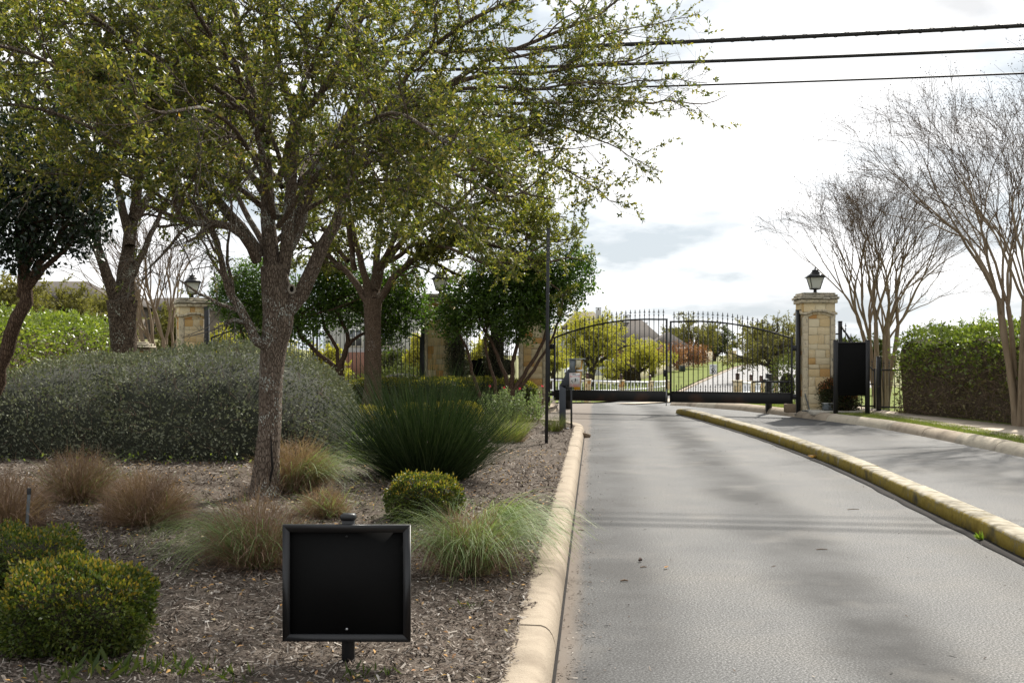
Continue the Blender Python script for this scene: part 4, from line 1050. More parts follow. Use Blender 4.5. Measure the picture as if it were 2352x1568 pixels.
laurel('mountain laurel crown seen between the left pillar and the big trunk', np.array([-6.6, 29.3, .1]),
       [(L3([(580, 960), (575, 850), (560, 780), (545, 720)], 29.3), .07, .035), (L3([(582, 960), (590, 850), (605, 780), (610, 700)], 29.3), .07, .035)],
       [(*at(545, 690, 29.3), .7, .8, .7), (*at(595, 650, 29.4), .8, .8, .8), (*at(590, 745, 29.3), .8, .7, .58), (*at(520, 660, 29.3), .46, .6, .5), (*at(640, 700, 29.3), .7, .7, .8)],
       15000, .075, M['leaf_laurel'], 32)
D = 27.6
laurel('mountain laurel with fanned bare stems in front of the right central pillar', np.array([-.1, 27.6, .13]),
       [(L3([(1172, 925), (1180, 895), (1205, 860), (1232, 815), (1255, 760), (1262, 715)], D), .07, .03), (L3([(1172, 925), (1176, 870), (1185, 800), (1205, 740), (1235, 700)], D), .075, .03),
        (L3([(1170, 925), (1160, 860), (1140, 810), (1120, 770), (1100, 730)], D), .06, .028), (L3([(1110, 935), (1092, 880), (1080, 830), (1068, 790), (1050, 760)], D), .05, .025),
        (L3([(1138, 930), (1135, 870), (1115, 800), (1118, 750)], D), .05, .025), (L3([(1185, 900), (1225, 850), (1262, 790), (1290, 720)], D), .05, .025)],
       [(*at(1080, 700, D), .85, .9, .75), (*at(1170, 700, D), .9, 1.0, .8), (*at(1250, 680, D), .75, .9, .8), (*at(1310, 640, D), .65, .8, .7), (*at(1330, 600, D + .2), .35, .5, .4), (*at(1200, 620, D), .8, .8, .6), (*at(1040, 740, D), .5, .6, .5), (*at(1130, 640, D), .6, .7, .6), (*at(1190, 760, D), .5, .5, .35)],
       28000, .085, M['leaf_laurel'], 33)
D = 13.5
laurel('dark leaved laurel with leaning stem at the left edge of the bed', np.array([-6.75, 13.5, .3]),
       [(L3([(-95, 1090), (-40, 940), (10, 830), (50, 690), (55, 620)], D), .10, .075), (L3([(52, 680), (52, 600), (60, 520), (70, 440)], D), .06, .03), (L3([(52, 670), (90, 610), (125, 560), (160, 500)], D), .05, .03), (L3([(50, 680), (100, 620), (150, 570), (190, 520)], D), .04, .025)],
       [(*at(60, 500, D), .55, .8, .6), (*at(150, 480, D), .5, .7, .55), (*at(20, 380, D), .5, .8, .6), (*at(130, 340, D), .6, .8, .6), (*at(60, 590, D), .38, .5, .22), (*at(10, 540, D), .3, .5, .35), (*at(200, 540, D), .25, .5, .35), (*at(-60, 450, D), .5, .7, .7), (*at(215, 430, D), .3, .5, .45)],
       15000, .068, M['leaf_laurel_dark'], 34)

# ------------------------------------------------------------------ bare crape myrtles
def myrtle(label, base, height, spread, n0, seed, group='bare crape myrtles', trunk_r=.09, levels=5, pods=True, dirs=None, flare=.35):
    rng = np.random.default_rng(seed); root = thing('crape_myrtle_tree', label, 'tree', base, group=group); b = np.asarray(base, float)
    a = np.arange(n0) * 2 * math.pi / n0 + rng.uniform(-.3, .3, n0); k_ = rng.uniform(.35, 1.0, n0)
    S = b + np.c_[np.cos(a) * .11, np.sin(a) * .11, np.full(n0, -.05)]
    d = np.c_[np.cos(a) * flare * k_, np.sin(a) * flare * k_, np.ones(n0)]
    Ln = np.full(n0, height * .36) * rng.uniform(.8, 1.1, n0); r0 = trunk_r * rng.uniform(.65, 1.0, n0)
    big, fine = MB(True), MB()
    P, Rr = grow(rng, S, d, Ln, r0, 8, .035, .0, .62)
    Rr[:, 0] *= 1.5
    V, F = tubes(P, Rr, 9); big.add(V, F)
    tips = []
    for lv in range(1, levels + 1):
        m_ = [3, 3, 3, 3, 2, 2][lv - 1]
        last = P[:, -1]; ld = nrm(P[:, -1] - P[:, -2]); lr = Rr[:, -1]
        last = np.repeat(last, m_, 0); ld = np.repeat(ld, m_, 0); lr = np.repeat(lr, m_); 
        ang = rng.uniform(.14, .50 if lv < 3 else .58, len(last))[:, None]
        q = rng.normal(0, 1, ld.shape); q = nrm(q - ld * np.sum(q * ld, 1, keepdims=True))
        radial = nrm((last - b) * [1, 1, .0] + 1e-6)
        d = nrm(np.cos(ang) * ld + np.sin(ang) * q + radial * spread * .10 + [0, 0, .04])
        Ln = height * [.22, .17, .13, .10, .075, .05][lv - 1] * rng.uniform(.65, 1.25, len(last))
        keep = rng.random(len(last)) < [1, .95, .85, .75, .8, .8][lv - 1]
        P, Rr = grow(rng, last[keep], d[keep], Ln[keep], np.maximum(lr[keep] * .74, .0035), 6, .085, .03 if lv < 4 else -.02, .66)
        V, F = tubes(P, Rr, 7 if lv < 3 else 4 if lv < 4 else 3); (big if lv < 3 else fine).add(V, F)
        if lv >= 2:
            S_, d_, L_, r_ = spawn(rng, P, Rr, 3.0 if lv < 4 else 5.2, .1, 1, .3, .8, height * .04, height * .11, .5, .12)
            Pt, Rt = grow(rng, S_, d_, L_, np.clip(r_, .0030, .006), 5, .16, .04, .6)
            V, F = tubes(Pt, Rt, 3); fine.add(V, F); tips.append(Pt[:, -1])
    tips.append(P[:, -1])
    part('trunk', big, M['bark_myrtle'], root, world=True); part('branches', fine, M['twig_myrtle'], root, world=True)
    T_ = np.concatenate(tips); T_ = T_[T_[:, 2] > b[2] + height * .5]
    if pods:
        idx = np.repeat(np.arange(len(T_)), 5)[rng.random(len(T_) * 5) < .5]
        C = T_[idx] + rng.normal(0, .05, (len(idx), 3)); dd = nrm(rng.normal(0, 1, C.shape))
        pb = MB(); pb.add(*leaves(rng, C, dd, rng.uniform(.018, .034, len(C)), .75, .2, .2)); part('seed_pods', pb, M['seed_pod'], root, world=True)
    return root
myrtle('bare crape myrtle behind the black iron fence right of the stone pillar', (9.35, 28.8, .14), 5.8, 1.5, 9, 41, trunk_r=.082, flare=.20)
myrtle('bare crape myrtle at the right edge in front of the vine hedge', (9.72, 21.6, .15), 6.4, 1.1, 9, 42, trunk_r=.08, flare=.18)
myrtle('bare crape myrtle behind the small stone pier at left', (-11.6, 37.5, -.2), 6.6, 1.0, 7, 43, trunk_r=.11, levels=4, pods=False, flare=.25)

# ------------------------------------------------------------------ hedges
def hedge(label, path, width, height, n, leaf, seed, green_m, low_m, group, floor):
    rng = np.random.default_rng(seed); S_ = spline(path, 60); b = S_[30].copy(); b[2] = floor
    root = thing('vine_hedge', label, 'hedge', b, group=group)
    t_ = nrm(np.gradient(S_[:, :2], axis=0)); nl = np.c_[-t_[:, 1], t_[:, 0]]
    def ring(u, s, inset=0.0):
        """u along the hedge 0..1, s round the section: one side, the top, the other side"""
        i = np.clip((u * 59).astype(int), 0, 58); f = (u * 59 - i)[:, None]
        c = S_[i] * (1 - f) + S_[i + 1] * f; nn = nl[i]
        H = height + .10 * wob(u * 22, s * 3, 1.0, seed); W = width / 2 + .07 * wob(u * 30, s * 7, 1.0, seed + 4)
        per = 2 * H + 2 * W; q = s * per
        lat = np.where(q < H, -W, np.where(q < H + 2 * W, q - H - W, W)); z = np.where(q < H, q, np.where(q < H + 2 * W, H, per - q))
        bulge = 1 + .10 * np.sin(np.clip(z / H, 0, 1) * math.pi) + .05 * np.clip(z / H - .6, 0, 1)
        corner = np.clip(1 - np.hypot(np.abs(lat) - W, z - H) / .35, 0, 1) * .12
        nv = np.where(q < H, -1.0, np.where(q < H + 2 * W, 0, 1.0)); nz = np.where((q >= H) & (q < H + 2 * W), 1.0, 0.0)
        lat = lat * bulge - np.sign(lat) * corner - nv * inset; z = z - corner - nz * inset
        P = np.c_[c[:, :2] + nn * lat[:, None], floor + z]; N_ = nrm(np.c_[nn * nv[:, None], nz])
        return P, N_, z / height
    uu, ss = np.meshgrid(np.linspace(0, 1, 60), np.linspace(0, 1, 26), indexing='ij')
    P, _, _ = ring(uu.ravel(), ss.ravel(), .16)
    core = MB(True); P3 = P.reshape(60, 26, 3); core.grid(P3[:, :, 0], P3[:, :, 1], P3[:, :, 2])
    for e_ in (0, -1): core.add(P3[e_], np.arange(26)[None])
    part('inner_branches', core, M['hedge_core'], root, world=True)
    # leaves: both ends too
    u = rng.random(n); s = rng.random(n); ends = rng.random(n) < .07
    P, N_, h = ring(u, s)
    e_ = rng.integers(0, 2, n).astype(float); Pe, _, he = ring(e_, s); ce = S_[np.where(e_ > .5, 59, 0)]
    kk = rng.random(n)[:, None]; Pe = np.c_[ce[:, :2] * (1 - kk) + Pe[:, :2] * kk, floor + (Pe[:, 2] - floor) * rng.random(n)]
    P = np.where(ends[:, None], Pe, P); te = np.c_[t_[np.where(e_ > .5, 59, 0)] * np.where(e_ > .5, 1, -1)[:, None], np.zeros(n)]; N_ = np.where(ends[:, None], te, N_); h = (P[:, 2] - floor) / height
    dens = np.clip(.45 + 1.1 * (h - .25), .42, 1) * (0.55 + .45 * (wob(P[:, 0] * 2 + P[:, 1] * 2, P[:, 2] * 3, 1.2, seed) > -.35))
    ok = rng.random(n) < dens; P, N_, h = P[ok], N_[ok], h[ok]
    P = P + N_ * (rng.normal(0, .07, len(P)) + .08 * wob(P[:, 0] * 5 + P[:, 1] * 4, P[:, 2] * 6, 1.0, seed + 1))[:, None]
    d = nrm(N_ * .8 + rng.normal(0, .8, P.shape) + [0, 0, .2]); sz = np.clip(rng.normal(leaf, leaf * .25, len(P)), leaf * .5, leaf * 1.6)
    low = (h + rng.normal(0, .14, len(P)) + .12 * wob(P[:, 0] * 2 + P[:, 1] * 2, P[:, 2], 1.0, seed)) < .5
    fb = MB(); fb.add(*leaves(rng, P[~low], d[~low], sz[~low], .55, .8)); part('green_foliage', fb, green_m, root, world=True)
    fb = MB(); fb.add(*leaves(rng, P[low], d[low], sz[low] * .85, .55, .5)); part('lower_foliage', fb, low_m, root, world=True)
    m_ = 3600; P, N_, h = ring(rng.random(m_), rng.random(m_)); ok = (h < .75); P, N_ = P[ok], N_[ok]; dd = np.cross(N_, nrm(rng.normal(0, 1, P.shape))) + N_ * .25
    T_, r_ = grow(rng, P + N_ * .02, dd, rng.uniform(.2, .6, len(P)), np.full(len(P), .006), 4, .3, 0, .5)
    tb = MB(); tb.add(*tubes(T_, r_, 3)); part('dry_vines', tb, M['twig_dry'], root, world=True)
    # loose shoots on the top
    m_ = 500; P, N_, h = ring(rng.random(m_), rng.uniform(.35, .65, m_)); T_, r_ = grow(rng, P, N_ + rng.normal(0, .5, P.shape), rng.uniform(.1, .32, m_), np.full(m_, .003), 5, .25, .05, .5)
    fb = MB(); fb.add(*leaves_on(rng, T_, r_, 45, leaf, .1)); part('loose_shoots', fb, green_m, root, world=True)
    return root
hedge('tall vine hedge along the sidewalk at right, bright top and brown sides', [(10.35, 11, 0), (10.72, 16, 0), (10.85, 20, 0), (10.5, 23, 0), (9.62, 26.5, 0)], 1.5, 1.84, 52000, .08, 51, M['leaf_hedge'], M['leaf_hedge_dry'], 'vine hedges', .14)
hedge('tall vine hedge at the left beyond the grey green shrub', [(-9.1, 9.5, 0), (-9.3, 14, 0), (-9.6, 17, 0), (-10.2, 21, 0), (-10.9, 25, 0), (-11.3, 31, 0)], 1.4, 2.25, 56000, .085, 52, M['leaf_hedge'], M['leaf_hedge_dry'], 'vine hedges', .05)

# ------------------------------------------------------------------ shrubs
bx = [(-3.95, 15.6, .30, 1.85, 2.35, 1.34), (-5.5, 15.7, .28, 1.9, 2.35, 1.20), (-7.2, 15.5, .25, 2.0, 2.3, .80), (-8.8, 15.2, .22, 1.7, 2.2, .62)]
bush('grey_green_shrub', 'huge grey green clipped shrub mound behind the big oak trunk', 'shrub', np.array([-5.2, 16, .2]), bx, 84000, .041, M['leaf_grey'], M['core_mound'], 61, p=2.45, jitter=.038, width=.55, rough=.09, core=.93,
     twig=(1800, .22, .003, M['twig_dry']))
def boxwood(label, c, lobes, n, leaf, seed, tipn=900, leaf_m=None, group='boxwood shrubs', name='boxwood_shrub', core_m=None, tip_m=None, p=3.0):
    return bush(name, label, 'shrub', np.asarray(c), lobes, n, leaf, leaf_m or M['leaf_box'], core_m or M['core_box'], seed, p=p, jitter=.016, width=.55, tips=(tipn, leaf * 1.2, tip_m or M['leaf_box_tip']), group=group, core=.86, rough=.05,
                twig=(max(200, n // 26), .05, .0014, M['twig_dry']))
c = on_bed(178, 1490); boxwood('boxwood with yellow new tips, largest at the lower left corner', c, [(c[0], c[1], c[2] + .18, .315, .31, .19), (c[0] - .10, c[1] + .08, c[2] + .20, .23, .24, .19), (c[0] + .12, c[1], c[2] + .18, .2, .22, .19)], 21000, .020, 71, 1500)
c = on_bed(60, 1365); boxwood('boxwood at the left edge behind the largest one', c, [(c[0] - .02, c[1], c[2] + .17, .27, .29, .175), (c[0] - .25, c[1] + .05, c[2] + .17, .28, .28, .17)], 14000, .020, 72, 700)
c = on_bed(974, 1195); boxwood('rounded boxwood with orange tips behind the drooping grass clump', c, [(c[0], c[1], c[2] + .18, .30, .30, .18), (c[0] - .02, c[1], c[2] + .22, .25, .25, .16)], 13000, .021, 73, 1000, p=2.5)
c = on_bed(845, 985); boxwood('golden shrub low between the grey mound and the yucca', c, [(c[0], c[1], c[2] + .15, .42, .5, .2), (c[0] - .5, c[1] + .5, c[2] + .14, .5, .5, .18)], 9000, .034, 74, 600, M['leaf_yellow'], 'golden shrubs', 'golden_shrub', tip_m=M['leaf_yellow'])
c = on_bed(1045, 968); boxwood('golden shrub rounded behind the spiky yucca', c, [(c[0], c[1], c[2] + .15, .5, .45, .2), (c[0] - .6, c[1] + .1, c[2] + .14, .45, .45, .18)], 9000, .034, 75, 600, M['leaf_yellow'], 'golden shrubs', 'golden_shrub', tip_m=M['leaf_yellow'])
# clipped hedge row on the island
bush('clipped_hedge', 'low clipped hedge with yellow green top before the central pillars', 'hedge', np.array([-1.2, 29.0, .13]),
     [(-3.2, 28.5, .42, .9, .45, .42), (-2.0, 28.7, .43, .9, .45, .43), (-.9, 28.95, .42, .85, .45, .42), (.0, 29.25, .40, .6, .4, .38)], 26000, .045, M['leaf_box'], M['core_box'], 76, p=4.0, jitter=.03, tips=(4000, .05, M['leaf_yellow']), core=.9, rough=.02)
# columnar cypresses by the central pillars
for lab, x, y_, h_, r_, s_ in (('narrow grey green cypress against the left central pillar', -1.42, 29.9, 2.1, .27, 77), ('narrow grey green cypress before the iron panel between the central pillars', -.42, 30.2, 2.3, .30, 78)):
    bush('cypress_tree', lab, 'tree', np.array([x, y_, .13]), [(x, y_, .13 + h_ * .62, r_, r_, h_ * .42), (x + .03, y_, .13 + h_ * .45, r_ * .85, r_ * .85, h_ * .26)], 7000, .055, M['leaf_cypress'], M['core_grey'], s_, p=2.0, jitter=.05, width=.3, group='columnar cypresses', core=.7)
# nandina by the right pillar
bush('nandina_shrub', 'dark nandina shrub with red tips beside the right stone pillar', 'shrub', np.array([7.6, 26.55, .14]), [(7.58, 26.55, .52, .34, .26, .38), (7.68, 26.55, .36, .36, .26, .28)], 8000, .05, M['leaf_nandina'], M['core_grey'], 79, p=2.4, jitter=.05, width=.35,
     tips=(500, .06, M['leaf_nandina_red']), core=.8)

# grasses
c = on_bed(978, 1100)
rng = np.random.default_rng(80)
root = pompon('red_yucca', 'large dark spiky yucca clump right of the big oak trunk', c, [('blades', M['yucca'], 3600, .48, 1.18, .98, .05, .012, (0, 0, 0), .88)], 80, cat='yucca')
tan_, grn = M['straw'], M['muhly']
def muhly(label, x, y, n, br, h, seed, greens=(), tip=0):
    c_ = on_bed(x, y)
    g = [('dry_blades', tan_, n, br * .62, h * .98, 1.5, .18, .0058, (0, 0, 0), .84)]
    root_ = pompon('muhly_grass', label, c_, g, seed, 'ornamental grass clumps')
    rg = np.random.default_rng(seed + 500); m2 = int(n * .55); a = rg.random(m2) * 6.28; th = 1.5 * rg.random(m2) ** .6; rr = h * (1.05 - .2 * th / 1.5) * rg.uniform(.62, .95, m2)
    B = c_ + np.c_[np.cos(a) * np.sin(th) * rr, np.sin(a) * np.sin(th) * rr, np.cos(th) * rr * .95 + .02]; dd = np.c_[np.cos(a), np.sin(a), np.ones(m2) * .6] + rg.normal(0, .9, (m2, 3))
    V, F, _ = blades(rg, B, dd, h * rg.uniform(.18, .42, m2), np.full(m2, .0055), rg.uniform(.1, .7, m2), 4); V[:, 2] = np.maximum(V[:, 2], c_[2]); m_ = MB(); m_.add(V, F); part('dry_blades', m_, tan_, root_, world=True)
    for q, (n_, ln_, head, hw, p0, p1) in enumerate(greens):
        fountain(root_, c_, n_, br * .75, ln_, head, hw, seed * 7 + q, grn, p0, p1, floor=ground_z)
    return root_
PI = math.pi
muhly('dry muhly grass clump with green tips, farthest left before the grey shrub', 183, 1150, 2300, .22, .44, 81, [(150, .62, PI / 2, 2.0, (.1, .9), (1.2, 2.0))])
muhly('round dry muhly grass clump without green at left of the trunk', 335, 1205, 3200, .25, .42, 82, [(25, .6, 0, 2.5, (.2, .8), (1.0, 1.8))])
muhly('dry muhly grass clump cut by the left edge of the picture', 8, 1215, 2300, .22, .44, 83)
muhly('tall muhly grass clump with green blades drooping left, before the trunk', 590, 1300, 1900, .21, .48, 84, [(380, .85, PI, .55, (.2, .8), (1.9, 2.7)), (170, .70, -PI / 2, 1.6, (.05, .5), (1.8, 2.7))])
muhly('dry muhly grass behind the trunk with green blades sweeping right', 680, 1125, 2600, .25, .50, 85, [(520, .80, -.25, .5, (.25, .8), (1.6, 2.5))])
muhly('low faded muhly grass between the sign and the trunk', 745, 1185, 1500, .26, .24, 86, [(120, .45, 0, 2.5, (.2, .9), (1.4, 2.2))])
muhly('large green muhly grass clump drooping before the round boxwood', 1078, 1318, 1300, .20, .44, 87, [(820, .88, -PI / 2, 2.0, (.05, .55), (1.9, 2.75))])
c = on_bed(1112, 1270); root = thing('muhly_grass', 'fine green muhly grass leaning across the left kerb', 'grass clump', c, group='ornamental grass clumps')
fountain(root, c, 560, .12, 1.05, -1.05, .22, 881, M['muhly'], (.35, .8), (1.9, 2.4), wd=.0095, floor=ground_z)
fountain(root, c, 150, .12, .7, -.6, .5, 882, M['muhly'], (.2, .7), (1.7, 2.4), floor=ground_z)
c = on_bed(1165, 1015); clump('grass_tuft', 'soft green grass tuft before the silvery rose bush', c, [('green_blades', M['grass_blade'], 900, .22, .55, .8, .12, .005, (0, 0, 0)), ('dry_blades', M['straw'], 500, .26, .3, 1.1, .1, .005, (0, 0, 0))], 89, 'green grass tufts')
c = on_bed(1274, 990); clump('grass_tuft', 'small green grass tuft between the tall pole and the keypad post', c, [('green_blades', M['grass_blade'], 380, .12, .36, .7, .1, .005, (0, 0, 0)), ('dry_blades', M['straw'], 120, .12, .2, 1.0, .1, .005, (0, 0, 0))], 90, 'green grass tufts')
# broad leaved plant, rose bush
c = on_bed(832, 1062)
rng = np.random.default_rng(91); root = thing('leafy_plant', 'bright green broad leaved plant between shrub and yucca', 'plant', c)
S_, r_ = grow(rng, np.repeat(c[None], 26, 0) + rng.normal(0, .08, (26, 3)) * [1, 1, 0], np.c_[rng.normal(0, .4, 26), rng.normal(0, .4, 26), np.ones(26)], rng.uniform(.25, .5, 26), np.full(26, .005), 6, .12, .05, .5)
mb = MB(); mb.add(*tubes(S_, r_, 4)); part('stems', mb, M['twig_dry'], root, world=True)
mb = MB(); mb.add(*leaves_on(rng, S_, r_, 55, .075, .1)); part('leaves', mb, M['leaf_bright'], root, world=True)
c = on_bed(1190, 968); c[2] = .14
rng = np.random.default_rng(92); root = thing('rose_bush', 'silvery green rose bush with pink flowers before the central pillars', 'shrub', c)
n = 170; S0 = c + np.c_[np.clip(rng.normal(-.05, .40, n), -1.2, .42), rng.normal(.1, .45, n), np.zeros(n)]
S_, r_ = grow(rng, S0, np.c_[rng.normal(-.05, .25, n), rng.normal(0, .25, n), np.ones(n)], rng.uniform(.25, .7, n), np.full(n, .005), 6, .12, .03, .4)
mb = MB(); mb.add(*tubes(S_, r_, 3)); part('stems', mb, M['twig_dry'], root, world=True)
mb = MB(); mb.add(*leaves_on(rng, S_, r_, 95, .045, .05)); part('leaves', mb, M['leaf_rose'], root, world=True)
top = S_[np.argsort(-S_[:, -1, 2])[:14], -1]
for q in range(4):
    f = top[q * 3] + [0, 0, .02]; mb = MB(); d = nrm(rng.normal(0, 1, (14, 3)) + [0, 0, .5]); mb.add(*leaves(rng, np.repeat(f[None], 14, 0), d, np.full(14, .034), .8, .3)); part('flower', mb, M['petal'], root, world=True)
# weeds along the bottom edge and under the shrub
rng = np.random.default_rng(93)
for i, (x, y, s_, lab) in enumerate(((250, 1545, 1.2, 'strappy weed at the foot of the largest boxwood'), (330, 1540, .9, 'strappy weed right of the boxwood foot'), (430, 1545, 1.0, 'strappy weed between boxwood and sign post'), (160, 1560, 1.0, 'strappy weed under the left boxwood corner'), (535, 1555, .8, 'strappy weed left of the sign post'), (845, 1555, .8, 'strappy weed right of the sign post'), (1082, 1395, .6, 'tiny weed near the kerb below the drooping grass'))):
    c = on_bed(x, y); n = int(34 * s_); root = thing('weed', lab, 'weed', c, group='weeds in the mulch')
    B = c + rng.normal(0, .075 * s_, (n, 3)) * [1, .8, 0]; d = nrm(np.c_[rng.normal(0, .7, n), rng.normal(0, .5, n), rng.uniform(.5, 1.2, n)])
    mb = MB(); mb.add(*leaves(rng, B, d, rng.uniform(.05, .11, n) * s_, .17, .2, .02)); part('leaves', mb, M['leaf_box'], root, world=True)
n = 500; x, y = scatter_bed(n, 12.6, 14.6, 7); keep = x < -2.6; x, y = x[keep], y[keep]; n = len(x)
a = rng.normal(0, 1, (n, 3)) * [.8, .8, .3] + [0, 0, .8]; B = np.c_[x, y, bedz(x, y)] + np.c_[np.zeros(n), np.zeros(n), rng.random(n) * .12]
mb = MB(); mb.add(*leaves(rng, B, nrm(a), rng.uniform(.03, .06, n), .5, .8)); V, F = mb.data()
tag(stuff(link('ground_cover', mesh_of('ground_cover', V, F), M['leaf_hedge'])), 'small green seedlings under the edge of the grey shrub', 'ground cover')
n = 4200; x, y = scatter_bed(n, 7.5, 12.6, 5.0); q = (wob(x * 1.1, y * 1.3, 1, 3) > .15); x, y = x[q], y[q]; n = len(x)
B = np.c_[x, y, bedz(x, y)]; V, F, _ = blades(rng, B, np.c_[rng.normal(0, .6, n), rng.normal(0, .6, n), np.ones(n)], rng.uniform(.04, .11, n), np.full(n, .004), np.full(n, .5), 4)
tag(stuff(link('sparse_grass', mesh_of('sparse_grass', V, F), M['grass_blade'])), 'thin green grass growing through the mulch', 'grass')

# ------------------------------------------------------------------ stone pillars
def stone_mesh(seed, rough=.06):
    """unit block (1 x 1 x 1, front at -y) with chipped edges and an uneven face"""
    rng = np.random.default_rng(seed); V, Fs = chamfer(.5, .5, .5, .055)
    V = V + rng.normal(0, rough * .35, V.shape) * [.5, .6, .5]
    me = mesh_of('stone', V, Fs); return me
STONES = [stone_mesh(s) for s in range(8)]
CAPS = [stone_mesh(s + 20, .09) for s in range(6)]
def with_mat(me, mt):
    m2 = me.copy(); m2.materials.clear(); m2.materials.append(mt); return m2
ST = {k: [with_mat(s, M[k]) for s in (CAPS if k == 'cap_stone' else STONES)] for k in ('stone', 'quoin', 'cap_stone')}
def block(parent, kind, c, size, rz=0.0, ry=0.0, name='stone', rnd=None):
    o = bpy.data.objects.new(name, (rnd or random).choice(ST[kind])); col.objects.link(o); o.parent = parent
    o.location = [float(v) for v in c]; o.scale = [float(v) for v in size]; o.rotation_euler = (0, ry, rz)
    return o
def lantern(label, base, rz=0.0, s=1.0):
    """four sided gate lantern on its own thing, standing on a pillar cap"""
    t_ = thing('gate_lantern', label, 'lantern', base, rz, 'lanterns on the stone pillars')
    part('stem', MB(True).lathe([(.07 * s, 0), (.075 * s, .015 * s), (.04 * s, .03 * s), (.035 * s, .07 * s), (.06 * s, .085 * s)], k=14), M['black'], t_)
    def ring(z, w): return [(-w, -w, z), (w, -w, z), (w, w, z), (-w, w, z)]
    def frust(z0, w0, z1, w1):
        V = np.array(ring(z0, w0) + ring(z1, w1)); return V, np.array([[0, 1, 5, 4], [1, 2, 6, 5], [2, 3, 7, 6], [3, 0, 4, 7], [3, 2, 1, 0], [4, 5, 6, 7]])
    part('base_tray', MB().add(*frust(.085 * s, .09 * s, .115 * s, .12 * s)), M['black'], t_)
    z0, w0, z1, w1 = .118 * s, .098 * s, .37 * s, .165 * s
    V, F = frust(z0, w0 * .93, z1, w1 * .93)
    for f in F[:4]: part('glass_pane', MB().add(V[f], np.array([[0, 1, 2, 3]])), M['lamp_glass'], t_)
    for sx, sy in ((-1, -1), (1, -1), (1, 1), (-1, 1)):
        part('frame_bar', MB().bar((sx * w0, sy * w0, z0), (sx * w1, sy * w1, z1), .016 * s), M['black'], t_)
    rf = MB(); rf.add(*frust(z1, w1 * 1.22, z1 + .018 * s, w1 * 1.26)); rf.add(*frust(z1 + .018 * s, w1 * 1.22, z1 + .10 * s, w1 * .62)); rf.add(*frust(z1 + .10 * s, w1 * .62, z1 + .165 * s, w1 * .34)); rf.add(*frust(z1 + .165 * s, w1 * .42, z1 + .19 * s, w1 * .36))
    hood = part('hood', rf, M['black'], t_)
    part('finial', MB(True).lathe([(.02 * s, z1 + .19 * s), (.028 * s, z1 + .21 * s), (.012 * s, z1 + .225 * s), (.018 * s, z1 + .24 * s), (.002 * s, z1 + .27 * s)], k=10), M['black'], hood)
    part('bulb_holder', MB(True).lathe([(.035 * s, .12 * s), (.035 * s, .16 * s), (.022 * s, .17 * s), (.022 * s, .24 * s), (.005 * s, .255 * s)], k=10), M['white'], t_)
    return t_
